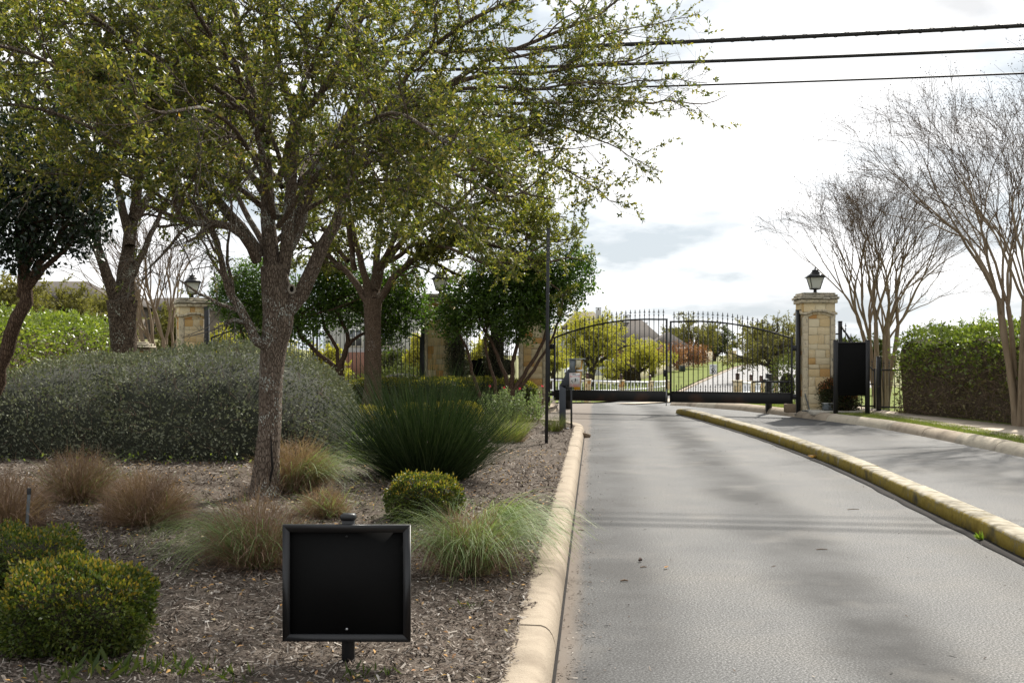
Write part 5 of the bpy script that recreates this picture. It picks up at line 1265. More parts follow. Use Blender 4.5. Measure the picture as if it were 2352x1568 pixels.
def pillar(label, base, W, H, rz, seed, lamp_label, sides=('front', 'left', 'right'), lamp_s=1.0, small=False):
    rnd = random.Random(seed)
    t_ = thing('stone_pillar', label, 'pillar', base, rz, 'stone gate pillars')
    part('mortar_core', MB().box((0, 0, H / 2 - .05), (W - .05, W - .05, H + .04)), M['mortar'], t_)
    q = .115; d = .07
    hw = W / 2
    zc = H - .30; arch = H - .52
    for sd in sides:
        a = {'front': 0.0, 'left': -math.pi / 2, 'right': math.pi / 2, 'back': math.pi}[sd]
        ca, sa = math.cos(a), math.sin(a)
        def put(kind, u, z, w_, h_, proud, ry=0.0):
            # u along the face, outwards = -y of the front
            x, y = u, -hw + d / 2 - proud
            block(t_, kind, (x * ca - y * sa, x * sa + y * ca, z), (w_ - .007, d, h_ - .007), a, ry, rnd=rnd)
        # recessed panel of random ashlar
        z = 0.0; pw = W - 2 * q
        while z < arch - .05:
            h_ = rnd.choice((.10, .13, .16, .19, .22)); 
            if z + h_ > arch - .02: h_ = arch - z + .05
            u = -pw / 2
            while u < pw / 2 - .01:
                w_ = rnd.uniform(.12, .30)
                if pw / 2 - u - w_ < .10: w_ = pw / 2 - u
                put('stone', u + w_ / 2, z + h_ / 2, w_, h_, rnd.uniform(-.014, .004)); u += w_
            z += h_
        # corner stones; shared corners belong to the front and back faces
        z = 0.0
        while z < arch - .02:
            h_ = rnd.uniform(.14, .26)
            if arch - z - h_ < .1: h_ = arch - z
            for s_ in (-1, 1): put('quoin', s_ * (hw - q / 2 + (.012 if sd in ('front', 'back') else -.004)), z + h_ / 2, q, h_, .016 if sd in ('front', 'back') else .013)
            z += h_
        # arched drip course
        nseg = 7; uu = np.linspace(-hw - .03, hw + .03, nseg + 1)
        zz = arch + .02 + .085 * (1 - (np.abs(uu) / (hw + .03)) ** 2.2); zz[0] = zz[1] = zz[1] * .35 + (arch + .02) * .65; zz[-1] = zz[-2] = zz[0]
        for i in range(nseg):
            w_ = math.hypot(uu[i + 1] - uu[i], zz[i + 1] - zz[i]); put('quoin', (uu[i] + uu[i + 1]) / 2, (zz[i] + zz[i + 1]) / 2, w_, .062, .055, -math.atan2(zz[i + 1] - zz[i], uu[i + 1] - uu[i]))
            put('stone', (uu[i] + uu[i + 1]) / 2 * .97, (zz[i] + zz[i + 1]) / 2 - .062, w_ * .97, .062, .012, -math.atan2(zz[i + 1] - zz[i], uu[i + 1] - uu[i]))
        # frieze
        u = -hw
        while u < hw - .01:
            w_ = rnd.uniform(.13, .28)
            if hw - u - w_ < .1: w_ = hw - u
            put('stone', u + w_ / 2, (arch + zc) / 2 + .10, w_, zc - arch + .06, .006); u += w_
        # cornice courses
        for z0, h_, pr_, kind in ((zc + .055, .095, .055, 'quoin'), (zc + .15, .06, .085, 'cap_stone'), (zc + .208, .055, .05, 'cap_stone'), (zc + .26, .05, .012, 'cap_stone')):
            ex = hw + pr_; u = -ex
            while u < ex - .01:
                w_ = rnd.uniform(.15, .32)
                if ex - u - w_ < .12: w_ = ex - u
                x, y = u + w_ / 2, -hw - pr_ + .11
                block(t_, kind, (x * ca - y * sa, x * sa + y * ca, z0 + h_ / 2 + rnd.uniform(-.004, .004) + (.002 if sd != 'front' else 0)), (w_ - .005, .22 - (.004 if sd != 'front' else 0), h_ - .004), a, rnd=rnd); u += w_
    part('cap_top', MB().box((0, 0, H - .01), (W - .1, W - .1, .04)), M['cap_stone'], t_)
    if lamp_label:
        lantern(lamp_label, np.asarray(base, float) + [0, 0, H + .012], rz, lamp_s)
    return t_
W_ = .74
pillar('tall stone pillar carrying the right hand gate leaf', (7.26, 27.25, .10), W_, 2.84, 0.0, 1, 'black lantern on the pillar at the right of the gate')
pillar('stone pillar at the left end of the entry gate, half hidden by laurel stems', (.56, 30.75, .10), W_, 2.84, 0.0, 2, 'black lantern hidden in leaves above the right central pillar')
pillar('stone pillar right of the exit gate with cypress at its side', (-1.93, 30.6, .10), .80, 2.98, R(-4), 3, 'black lantern half hidden by leaves on the left central pillar', lamp_s=1.05)
pillar('stone pillar standing left of the exit gate behind the grey shrub', (-8.77, 31.2, .05), W_, 2.95, R(23), 4, 'black lantern on the leftmost tall pillar', lamp_s=1.12)
# low pier at far left
t_ = thing('stone_pier', 'low stone pier at the end of the left hedge', 'pillar', (-10.3, 31.6, 0))
part('mortar_core', MB().box((0, 0, .75), (.42, .42, 1.6)), M['mortar'], t_)
rnd = random.Random(9)
for a in (0, math.pi / 2):
    ca, sa = math.cos(a), math.sin(a); z = 0
    while z < 1.5:
        h_ = rnd.uniform(.14, .24); w1 = rnd.uniform(.16, .28)
        for u, w_ in ((-.225 + w1 / 2, w1), (w1 / 2, .45 - w1)):
            x, y = u, -.20; block(t_, 'stone', (x * ca - y * sa, x * sa + y * ca, z + h_ / 2), (w_ - .007, .07, h_ - .007), a, rnd=rnd)
        z += h_
for z0, ex in ((1.56, .29), (1.64, .33), (1.70, .28)):
    for u in (-.5, .5): block(t_, 'cap_stone', (u * ex, 0, z0 + .035), (ex - .006, ex * 2, .066), rnd=rnd)
o = block(t_, 'cap_stone', (0, 0, 1.79), (.36, .36, .05), rnd=rnd)

# ------------------------------------------------------------------ iron gates and fences
def finial_pts(mb_, x, y, z, s=1.0):
    """spear point with collar and knuckle on a picket"""
    k_ = 6
    mb_.lathe([(.0105 * s, z - .09 * s), (.017 * s, z - .08 * s), (.017 * s, z - .055 * s), (.009 * s, z - .045 * s), (.008 * s, z - .01 * s), (.022 * s, z), (.022 * s, z + .01 * s), (.011 * s, z + .02 * s), (.014 * s, z + .045 * s), (.001 * s, z + .10 * s)], (x, y, 0), k_)
    mb_.box((x, y, z + .005 * s), (.075 * s, .012, .010 * s))
def gate_leaf(label, hinge, tip, ztop, panel=(0.30, .25), n=24, dog=True, group='swing gate leaves', frame=.045, hinges=True):
    """leaf from hinge (x, y) to tip (x, y); ztop(u) gives the curved top, u = 0 at the hinge"""
    h = np.asarray(hinge, float); e = np.asarray(tip, float); v = e - h; ln = np.linalg.norm(v); rz = math.atan2(v[1], v[0])
    t_ = thing('swing_gate', label, 'gate', (h[0], h[1], 0), rz, group)
    z0, hp = panel
    for u in (frame / 2, ln - frame / 2): part('stile', MB().box((u, 0, (z0 + ztop(u)) / 2), (frame, frame, ztop(u) - z0), ch=.004), M['black'], t_)
    us_ = np.linspace(0, ln, 26); tp = MB(); pts = np.c_[us_, np.zeros(26), [ztop(u) for u in us_]]
    tp.sweep(pts, [(-.02, -.02), (.02, -.02), (.02, .02), (-.02, .02)]); part('top_rail', tp, M['black'], t_)
    part('bottom_panel', MB().box((ln / 2, -.004, z0 + hp / 2), (ln - .004, .022, hp), ch=.003), M['black_rust'], t_)
    part('panel_rail', MB().box((ln / 2, 0, z0 + hp + .012), (ln - 2 * frame, .036, .024)), M['black'], t_)
    for i in range(n):
        u = frame + (ln - 2 * frame) * (i + .5) / n; z1 = ztop(u) + .10
        pm = MB(True); pm.box((u, 0, (z0 + hp + z1) / 2), (.017, .017, z1 - z0 - hp)); finial_pts(pm, u, 0, z1 + .07, .95); part('picket', pm, M['black'], t_, smooth=False)
        if dog:
            ud = u + (ln - 2 * frame) / n / 2
            if ud < ln - frame * 1.5:
                pm = MB(); pm.box((ud, 0, z0 + hp + .055), (.014, .014, .07)); finial_pts(pm, ud, 0, z0 + hp + .13, .75); part('short_picket', pm, M['black'], t_, smooth=False)
    if hinges:
        for z in (z0 + .18, ztop(0) - .22): part('hinge', MB().box((-.055, 0, z), (.11, .07, .13), ch=.006), M['black'], t_)
    return t_, ln
HL, HR = np.array([1.075, 29.3]), np.array([6.70, 27.15]); MID = (HL + HR) / 2
def prof_(u, ln, z_end=1.90, z_top=2.36):
    s = np.clip(u / ln, 0, 1); return z_end + (z_top - z_end) * (1 - (1 - min(s / .82, 1.12)) ** 2 * (1 if s < .82 else .9))
dv = (HR - HL) / np.linalg.norm(HR - HL); LN = np.linalg.norm(HR - HL) / 2 - .028
tL, ln = gate_leaf('left leaf of the black iron entry gate with arched top', HL, HL + dv * LN, lambda u: prof_(u, LN))
tR, ln = gate_leaf('right leaf of the black iron entry gate with arched top', HR, HR - dv * LN, lambda u: prof_(u, LN, 1.86, 2.30))
part('lock_box', MB().box((LN - .07, .03, 1.02), (.07, .08, .17), ch=.006), M['black'], tL)
part('drop_bolt', MB().box((LN - .03, -.02, .42), (.018, .018, .42)), M['screw'], tL)
part('mid_brace', MB().box((.42, 0, .86), (.84, .03, .04)), M['black'], tL)
part('mid_brace', MB().box((.48, 0, .83), (.92, .03, .04)), M['black'], tR)
# exit gate between the left pillar and the left central pillar
HC = np.array([-8.20, 31.0]); HB = np.array([-2.42, 30.4]); dv2 = (HB - HC) / np.linalg.norm(HB - HC); LN2 = np.linalg.norm(HB - HC) / 2 - .03
gate_leaf('left leaf of the exit gate seen through the laurels', HC, HC + dv2 * LN2, lambda u: prof_(u, LN2, 1.92, 2.38), n=25)
gate_leaf('right leaf of the exit gate behind the straight oak trunk', HB, HB - dv2 * LN2, lambda u: prof_(u, LN2, 1.92, 2.38), n=25)
def steel_post(label, x, y, z0, z1, w, name='gate_post', cap=True, cat='post', group='steel gate posts', mt='black'):
    t_ = thing(name, label, cat, (x, y, z0), 0, group)
    part('shaft', MB().box((0, 0, (z1 - z0) / 2), (w, w, z1 - z0), ch=.004), M[mt], t_)
    part('base_plate', MB().box((0, 0, .012), (w * 1.7, w * 1.7, .024), ch=.003), M[mt], t_)
    if cap: part('cap', MB().box((0, 0, z1 - z0 + .012), (w * 1.15, w * 1.15, .022), ch=.006), M[mt], t_)
    return t_
steel_post('black hinge post against the right stone pillar', 6.82, 27.12, .05, 2.53, .10)
steel_post('black hinge post at the left end of the entry gate', .935, 29.36, .02, 2.40, .10)
steel_post('black hinge post on the leftmost tall pillar', -8.30, 30.95, .05, 2.75, .12)
steel_post('black hinge post on the left central pillar', -2.37, 30.25, .1, 2.5, .10)
# gate operators
def operator(label, x, y, z, x2, y2, z2):
    t_ = thing('gate_operator', label, 'gate motor', (x, y, z), 0, 'gate operators')
    part('pedestal', MB().box((0, 0, .5), (.14, .14, 1.0), ch=.006), M['black'], t_)
    part('arm', MB().bar((0, -.05, .82), (x2 - x, y2 - y, z2 - z), .05), M['black'], t_)
    part('arm_piston', MB(True).tube([(.0, -.03, .86), ((x2 - x) * .75, (y2 - y) * .75 + .02, (z2 - z) * .75 + .23)], .018, 8), M['screw'], t_)
operator('black gate operator pedestal behind the right gate leaf', 6.45, 28.6, 0.0, 6.1, 27.55, .86)
operator('black gate operator pedestal behind the left gate leaf', 1.5, 30.6, 0.0, 1.75, 29.2, .88)

def iron_fence(label, p, q, z0, z1, n, name='iron_fence', group=None, post=None, panel=None, low=None, brace=None, cat='fence', fz=None):
    p = np.asarray(p, float); q = np.asarray(q, float); v = q - p; ln = np.linalg.norm(v)
    t_ = thing(name, label, cat, (p[0], p[1], z0), math.atan2(v[1], v[0]), group); H = z1 - z0
    top = fz or (lambda u: H)
    us_ = np.linspace(0, ln, 12)
    part('top_rail', MB().sweep(np.c_[us_, np.zeros(12), [top(u) for u in us_]], [(-.016, -.018), (.016, -.018), (.016, .018), (-.016, .018)]), M['black'], t_)
    part('bottom_rail', MB().box((ln / 2, 0, .10), (ln, .032, .036)), M['black'], t_)
    for i in range(n):
        u = ln * (i + .5) / n; pm = MB(); zt = top(u) + .10; pm.box((u, 0, zt / 2), (.016, .016, zt)); finial_pts(pm, u, 0, zt + .06, .85); part('picket', pm, M['black'], t_)
    if low:
        for i in range(n):
            u = ln * (i + 1) / n; pm = MB(); pm.box((u, 0, low - .05), (.014, .014, .10)); finial_pts(pm, u, 0, low + .02, .75); part('short_picket', pm, M['black'], t_)
    return t_, ln
tf, ln = iron_fence('iron fence panel between the two central pillars', (-1.50, 30.55), (.16, 30.7), .12, 2.35, 15, low=1.35, group='iron fence panels')
# black notched board on that panel
t_ = thing('black_board', 'long black notched signboard on the iron panel between the central pillars', 'sign', (-.67, 30.45, .95), R(5))
part('board', MB().prism([(-.72, -.02), (-.30, -.02), (-.30, -.07), (.32, -.07), (.32, -.02), (.74, -.02), (.74, .26), (.62, .38), (.36, .38), (.36, .42), (-.26, .42), (-.26, .38), (-.56, .38), (-.72, .24)], -.02, .02, T=lambda u, v, w: (u, w, v)), M['black_panel'], t_)
for s_ in (-.5, .5): part('bracket', MB().box((s_, .055, .18), (.05, .08, .06)), M['black'], t_)
# pedestrian fence and gate at the right
iron_fence('short iron fence beside the right stone pillar', (7.68, 27.35), (7.86, 27.4), .14, 1.98, 1, group='iron fence panels')
steel_post('tall black fence post right of the stone pillar', 7.93, 27.5, .14, 2.27, .085, name='fence_post', group='iron fence posts')
steel_post('shorter black fence post beside the vine hedge', 8.70, 27.0, .14, 1.42, .095, name='fence_post', group='iron fence posts')
tg, ln = iron_fence('pedestrian iron gate behind the black kiosk board', (7.99, 27.46), (8.62, 27.04), .16, 2.0, 6, name='pedestrian_gate', cat='gate', fz=lambda u: 1.55 - .62 * min(u / .72, 1.0) + (.35 if u < .12 else .28 * (1 - u / .76)))
part('latch_rail', MB().box((ln / 2, 0, .62), (ln, .03, .03)), M['black'], tg)
part('closing_stile', MB().box((ln, 0, .52), (.035, .035, .95)), M['black'], tg)
part('diagonal_brace', MB().bar((-.03, -.03, 2.0), (ln * .55, -.03, 1.35), .035), M['black'], tg)
iron_fence('low iron fence running into the right vine hedge', (8.76, 27.0), (9.5, 26.95), .14, 1.12, 6, group='iron fence panels')
# left pedestrian fence with its sloping brace
tg, ln = iron_fence('iron fence with a sloping brace left of the leftmost tall pillar', (-10.05, 31.9), (-9.15, 31.5), .05, 1.5, 7, group='iron fence panels', fz=lambda u: .55 + .95 * (u / .98))
part('sloping_brace', MB().bar((.05, -.04, .55), (ln, -.04, 1.85), .06), M['black'], tg)

# ------------------------------------------------------------------ signs and posts
def text(body, size, mt, parent, loc, rot=(R(90), 0, 0), bold=.0, sx=1.0, name='lettering', align='CENTER', depth=.0006):
    cu = bpy.data.curves.new(name, 'FONT'); cu.body = body; cu.size = size; cu.align_x = align; cu.align_y = 'CENTER'; cu.offset = bold; cu.extrude = depth; cu.resolution_u = 3
    tmp = bpy.data.objects.new(name + '_curve', cu); col.objects.link(tmp)
    dg = bpy.context.evaluated_depsgraph_get(); me = bpy.data.meshes.new_from_object(tmp.evaluated_get(dg))
    bpy.data.objects.remove(tmp); bpy.data.curves.remove(cu)
    me.materials.clear(); o = link(name, me, mt, parent); o.location = loc; o.rotation_euler = rot; o.scale = (sx, 1, 1)
    return o
# the black sign in the foreground
D = 5.35; c0 = at(797, 1337, D)
fx, fz_ = 293 * D / FPX / 2, 266 * D / FPX / 2
gz = float(bedz(c0[0], D))
t_ = thing('yard_sign', 'square blank black sign on a post in the left foreground', 'sign', (c0[0], D, gz), R(-1.2))
zc = c0[2] - gz; fr = .033
part('post', MB().box((0, .04, (zc + fz_ + .022) / 2 - .1), (.058, .04, zc + fz_ + .022 + .2), ch=.003), M['black'], t_)
part('post_cap', MB().box((0, .04, zc + fz_ + .030), (.072, .056, .034), ch=.009), M['black'], t_)
part('panel', MB().box((0, .002, zc), (fx * 2 - fr, .012, fz_ * 2 - fr)), M['black_panel'], t_)
def trap(pts, dpt):   # mitred frame member, front edge bevelled
    return MB().prism(pts, -dpt, .014, T=lambda u, v, w: (u, w, v + zc))
for pts in ([(-fx, fz_), (-fx + fr, fz_ - fr), (fx - fr, fz_ - fr), (fx, fz_)], [(-fx, -fz_), (fx, -fz_), (fx - fr, -fz_ + fr), (-fx + fr, -fz_ + fr)],
            [(-fx, -fz_), (-fx + fr, -fz_ + fr), (-fx + fr, fz_ - fr), (-fx, fz_)], [(fx, -fz_), (fx, fz_), (fx - fr, fz_ - fr), (fx - fr, -fz_ + fr)]):
    part('frame_member', trap(pts, .022), M['black'], t_)
for z in (fz_ - fr - .022, -fz_ + fr + .022): part('screw', MB(True).lathe([(.0, 0), (.007, .001), (.006, .004), (.001, .006)], k=10), M['screw' if z < 0 else 'black'], t_).location = (0, -.0045, zc + z); t_.children[-1].rotation_euler = (R(90), 0, 0)
# kiosk board at the right
D = 26.0; a_ = at(1917, 803, D)[0]; b_ = at(1993, 803, D - .15)[0]
t_ = thing('kiosk_board', 'tall blank black notice board on two posts right of the stone pillar', 'sign', ((a_ + b_) / 2, D - .1, .13), R(-4))
hw_ = (b_ - a_) / 2
for s_ in (-1, 1):
    po = part('post', MB().box((s_ * hw_, 0, .83), (.095, .095, 1.70), ch=.004), M['black'], t_)
    part('post_cap', MB().add(*(lambda w: (np.array([(-w, -w, 0), (w, -w, 0), (w, w, 0), (-w, w, 0), (0, 0, .03)]) + [s_ * hw_, 0, 1.68], [np.array([[0, 1, 4], [1, 2, 4], [2, 3, 4], [3, 0, 4]]), np.array([[3, 2, 1, 0]])]))(.054)), M['black'], po)
part('panel', MB().box((0, -.01, 1.03), (hw_ * 2 - .06, .05, 1.20), ch=.004), M['black_panel'], t_)
part('top_trim', MB().box((0, -.025, 1.63), (hw_ * 2 - .09, .04, .035), ch=.004), M['black'], t_)
# tall thin perforated pole
c = on_bed(1255, 1018); D = c[1]
t_ = thing('sign_pole', 'tall thin black perforated pole standing in the mulch', 'pole', c, 0)
t_.rotation_euler = (0, R(.5), 0)
hh = at(1258, 525, D)[2] - c[2]
part('shaft', MB().box((0, 0, hh / 2 - .1), (.052, .04, hh + .2), ch=.004), M['black'], t_)
part('cap', MB().box((0, 0, hh + .006), (.056, .044, .012)), M['black'], t_)
for i in range(6): part('hole', MB(True).lathe([(.0055, 0), (.0055, .003)], k=8), M['sidewalk'], t_).matrix_local = Matrix.Translation((0, -.0195, hh - .16 - i * .075)) @ Matrix.Rotation(R(90), 4, 'X')
# keypad post with cabinet
c = on_bed(1292, 984); D = c[1]; k = D / FPX
M['post_blue'] = mat('dark_blue_grey_steel', [(.022, .027, .036), (.034, .04, .05)], 4, rough=.5, spec=.4)
M['cab_grey'] = mat('grey_cabinet', [(.10, .12, .13), (.13, .145, .155)], 4, rough=.5)
M['cab_yellow'] = mat('amber_cabinet', [(.56, .28, .012), (.64, .34, .02)], 6, rough=.5)
M['cab_beige'] = mat('beige_keypad_box', [(.40, .36, .24), (.46, .42, .29)], 6, rough=.6)
M['sign_white'] = mat('sign_sheet_white', [(.52, .52, .50), (.57, .57, .55)], 6, rough=.5)
M['sign_red'] = mat('sign_print_red', [(.46, .045, .035), (.5, .06, .045)], 9, rough=.5)
M['sign_black'] = mat('sign_print_black', [(.010, .010, .010), (.016, .016, .016)], 9, rough=.5)
M['sign_grey'] = mat('sign_print_grey', [(.12, .14, .13), (.15, .17, .16)], 9, rough=.5)
t_ = thing('keypad_post', 'bent blue grey post carrying the amber and grey keypad cabinet', 'keypad', c)
def lp(x, y, dy=0.0): return at(x, y, D + dy) - c
shaft_z = lp(1292, 885)[2]
part('shaft', MB().box((0, 0, shaft_z / 2 - .1), (.12, .12, shaft_z + .2), ch=.006), M['post_blue'], t_)
part('bent_neck', MB().bar((0, 0, shaft_z - .03), lp(1312, 851), .12, ch=.006), M['post_blue'], t_)
part('base_plate', MB().box((0, 0, .0), (.24, .24, .02)), M['post_blue'], t_)
def cab(name, x0, x1, y0, y1, mt, dy, dep, par=None, sk=0.0):
    p0, p1 = lp(x0, y1, dy), lp(x1, y0, dy)
    return part(name, MB().prism([(p0[0] - sk, p0[2]), (p1[0] - sk, p0[2]), (p1[0] + sk, p1[2]), (p0[0] + sk, p1[2])], p0[1], p0[1] + dep, T=lambda u, v, w: (u, w, v)), M[mt], par or t_)
yc = cab('amber_cabinet', 1322, 1335, 826, 895, 'cab_yellow', -.02, .22, sk=.025)
cab('cabinet_side', 1335.3, 1337, 828, 893, 'cab_beige', -.015, .2, sk=.025)
cab('grey_cabinet', 1309, 1322, 825, 855, 'cab_grey', -.12, .24)
cab('keypad_box', 1323, 1335, 827, 844.5, 'cab_beige', -.14, .08)
cab('handle_plate', 1324, 1340, 848, 853.5, 'sign_white', -.10, .06)
cab('rain_hood', 1308, 1346, 823.5, 825, 'cab_grey', -.14, .34)
# siren sign on its stake
c = on_bed(1313, 982); D = c[1] - .75; c[1] = D; c[0] = (1312.5 - CX) / FPX * D; c[2] = float(bedz(c[0] - .3, D))
t_ = thing('siren_sign', 'small white siren activated sign with megaphone on a thin stake', 'sign', c)
def l2(x, y): return at(x, y, D) - c
p0, p1 = l2(1307.8, 888), l2(1333, 856.2); cxs, czs = (p0[0] + p1[0]) / 2, (p0[2] + p1[2]) / 2; w_, h_ = p1[0] - p0[0], p1[2] - p0[2]
part('stake', MB().box((0, .012, (p0[2] + .08) / 2 - .1), (.036, .012, p0[2] + .28)), M['black'], t_)
bd = part('board', MB().box((cxs, 0, czs), (w_, .004, h_)), M['sign_white'], t_)
yb = -.0026
def bar_frame(a0, a1, z0_, z1_): return MB().box(((a0 + a1) / 2, yb, (z0_ + z1_) / 2), (a1 - a0, .001, z1_ - z0_))
m_ = .008; bw_ = .0022
for q in ((-w_ / 2 + m_, w_ / 2 - m_, h_ / 2 - m_ - bw_, h_ / 2 - m_), (-w_ / 2 + m_, w_ / 2 - m_, -h_ / 2 + m_, -h_ / 2 + m_ + bw_), (-w_ / 2 + m_, -w_ / 2 + m_ + bw_, -h_ / 2 + m_, h_ / 2 - m_), (w_ / 2 - m_ - bw_, w_ / 2 - m_, -h_ / 2 + m_, h_ / 2 - m_)):
    part('border_line', bar_frame(cxs + q[0], cxs + q[1], czs + q[2], czs + q[3]), M['sign_red'], bd)
yt = -.0024
text('SOS', .034, M['sign_black'], bd, (cxs - .015, yt, czs + .100), bold=.0012)
text('COMPANY', .011, M['sign_grey'], bd, (cxs + .062, yt, czs + .094)) if False else part('small_print_line', MB().box((cxs + .062, yb, czs + .093), (.075, .001, .006)), M['sign_grey'], bd)
part('red_mark', MB().add(np.array([(cxs - .082, yb, czs + .088), (cxs - .070, yb, czs + .100), (cxs - .062, yb, czs + .118), (cxs - .072, yb, czs + .108)]), np.array([[0, 1, 2, 3]])), M['sign_red'], bd)
text('SIREN ACTIVATED', .026, M['sign_red'], bd, (cxs, yt, czs + .063), bold=.0006, sx=.88)
text('USE "YELP" FEATURE', .022, M['sign_red'], bd, (cxs, yt, czs - .088), bold=.0004, sx=.86)
text('TO OPEN GATE', .021, M['sign_red'], bd, (cxs, yt, czs - .117), bold=.0004, sx=.88)
mp = lambda pts: np.array([(cxs + u, yb - .0004, czs + v) for u, v in pts])
hb = MB()
hb.add(mp([(-.072, -.018), (-.050, -.030), (-.047, -.005), (-.060, -.004)]), np.array([[0, 1, 2, 3]]))
hb.add(mp([(-.052, -.030), (-.042, -.032), (-.030, -.058), (-.040, -.058)]), np.array([[0, 1, 2, 3]]))
hb.add(mp([(-.050, -.007), (.002, .026), (.004, .023), (-.048, -.011)]), np.array([[0, 1, 2, 3]]))
hb.add(mp([(-.046, -.027), (.010, -.036), (.010, -.033), (-.046, -.024)]), np.array([[0, 1, 2, 3]]))
a = np.linspace(0, 2 * math.pi, 17)[:-1]; hb.add(mp([(.008 + .011 * math.cos(t) + .006 * math.sin(t), -.004 + .037 * math.sin(t)) for t in a]), np.arange(16)[None])
part('megaphone_print', hb, M['sign_black'], bd)
for r_ in (.022, .032, .042):
    a = np.linspace(-.75, .75, 9); o_ = mp([(.010 + r_ * math.cos(t), -.004 + 1.05 * r_ * math.sin(t)) for t in a]); i_ = mp([(.010 + (r_ - .004) * math.cos(t), -.004 + 1.05 * (r_ - .004) * math.sin(t)) for t in a])
    part('sound_wave_print', MB().add(np.concatenate([o_, i_]), np.stack([np.arange(8), np.arange(8) + 1, np.arange(8) + 10, np.arange(8) + 9], -1)), M['sign_grey'], bd)
# floodlights, utility boxes, stone block
def flood(label, x, y, z, rz, tilt):
    t_ = thing('flood_light', label, 'flood light', (x, y, z), rz, 'ground flood lights')
    part('concrete_foot', MB().box((0, 0, .05), (.24, .2, .14), ch=.01), M['slab'], t_)
    part('knuckle', MB(True).tube([(0, 0, .1), (0, 0, .18)], .025, 8), M['cab_grey'], t_)
    hd = part('housing', MB().add(np.array([(-.14, -.05, -.10), (.14, -.05, -.10), (.14, -.05, .10), (-.14, -.05, .10), (-.09, .12, -.06), (.09, .12, -.06), (.09, .12, .06), (-.09, .12, .06)]), np.array([[0, 1, 2, 3], [5, 4, 7, 6], [0, 4, 5, 1], [1, 5, 6, 2], [2, 6, 7, 3], [3, 7, 4, 0]])), M['post_blue'], t_)
    hd.location = (0, 0, .28); hd.rotation_euler = (tilt, 0, 0)
    part('lens', MB().box((0, -.056, 0), (.24, .008, .16)), M['cab_grey'], hd)
flood('black ground flood light at the foot of the right central pillar', .50, 29.85, .12, R(150), R(-35))
t_ = thing('junction_box', 'small grey junction box on a concrete pad by the right pillar', 'utility box', (7.36, 26.45, .19))
part('box', MB().box((0, 0, .085), (.26, .2, .15), ch=.012), M['cab_grey'], t_); part('lid', MB().box((0, 0, .17), (.28, .22, .02), ch=.006), M['sign_white'], t_)
tag(link('concrete_pad', mesh_of('concrete_pad', *MB().box((7.5, 26.55, .14), (1.15, .75, .10), ch=.012).data()), M['slab']), 'flat concrete pad before the right stone pillar', 'slab')
o = link('stone_block', with_mat(STONES[2], M['rock']), None); o.location = (6.53, 26.75, .23); o.scale = (.24, .2, .2); tag(o, 'single stone block beside the right hinge post', 'stone')
t_ = thing('conduit', 'thin grey conduit looping from the right hinge post to the pad', 'pipe', (6.9, 26.9, .15))
part('pipe', MB(True).tube(spline([(0, .05, .62), (.03, -.05, .35), (.10, -.12, .06), (.05, -.2, .02), (-.08, -.24, .02), (-.1, -.3, .03), (.3, -.35, .02)], 30), .012, 6), M['cab_grey'], t_)
# irrigation riser
c = on_bed(58, 1228); t_ = thing('irrigation_riser', 'grey irrigation pipe with black cap standing behind the left boxwoods', 'pipe', c)
hh = .30
part('pipe', MB(True).tube([(0, 0, -.1), (.028, 0, hh)], .012, 10), M['cab_grey'], t_); part('nozzle', MB(True).lathe([(.0155, 0), (.0155, .035), (.013, .045)], k=10), M['black'], t_).location = (.028, 0, hh - .005)
# litter on the asphalt
def debris(name, label, cat, x, y, ln, rad, rz, mt, curve=.1, z=0):
    D_ = EYE * FPX / (y - HZ); c = np.array([(x - CX) / FPX * D_, D_, z])
    d = np.array([math.cos(rz), math.sin(rz), 0]); nrm_ = np.array([-d[1], d[0], 0])
    t_ = thing(name, label, cat, c, 0, 'litter on the asphalt')
    part('piece', MB(True).tube([(-d * ln / 2) + [0, 0, rad], nrm_ * curve * ln + [0, 0, rad * 1.6], (d * ln / 2) + [0, 0, rad]], [rad * .7, rad, rad * .6], 6), mt, t_)
debris('twig', 'short dark twig on the road nearest the camera', 'twig', 1434, 1335, .055, .007, .1, M['twig_dry'])
debris('twig', 'short dark twig just beyond the nearest one', 'twig', 1478, 1303, .05, .005, .3, M['twig_dry'])
debris('acorn_cap', 'round dark seed on the road beyond two twigs', 'seed', 1471, 1290, .03, .014, .8, M['seed_pod'])
debris('twig', 'thin twig near the left gutter', 'twig', 1334, 1218, .06, .005, -.5, M['twig_dry'])
debris('twig', 'thin twig in the middle of the lane', 'twig', 1888, 1262, .09, .004, .0, M['twig_dry'])
debris('twig', 'thin twig low on the right side of the lane', 'twig', 1960, 1170, .12, .004, .1, M['twig_dry'])
def curl_leaf(label, x, y, s_, mt, rz):
    D_ = EYE * FPX / (y - HZ); c = np.array([(x - CX) / FPX * D_, D_, 0.0]); t_ = thing('dry_leaf', label, 'leaf', c, rz, 'dry leaves on the asphalt')
    u = np.linspace(-1, 1, 7); V = []
    for uu_ in u:
        wv = (1 - uu_ * uu_) * .45
        for q in (-1, 0, 1): V.append((uu_ * s_, q * wv * s_, .01 + abs(q) * wv * s_ * .6 + .3 * s_ * uu_ * uu_))
    i = np.arange(6)[:, None] * 3; j = np.arange(2)[None]
    part('blade', MB(True).add(np.array(V), np.stack([i + j, i + j + 1, i + j + 4, i + j + 3], -1).reshape(-1, 4)), mt, t_)
curl_leaf('curled dry leaf lying against the yellow median', 1870, 1052, .12, M['dead_leaf'], .4)
curl_leaf('small dry leaf on the road near the two twigs', 1530, 1306, .03, M['dead_leaf'], 1.0)
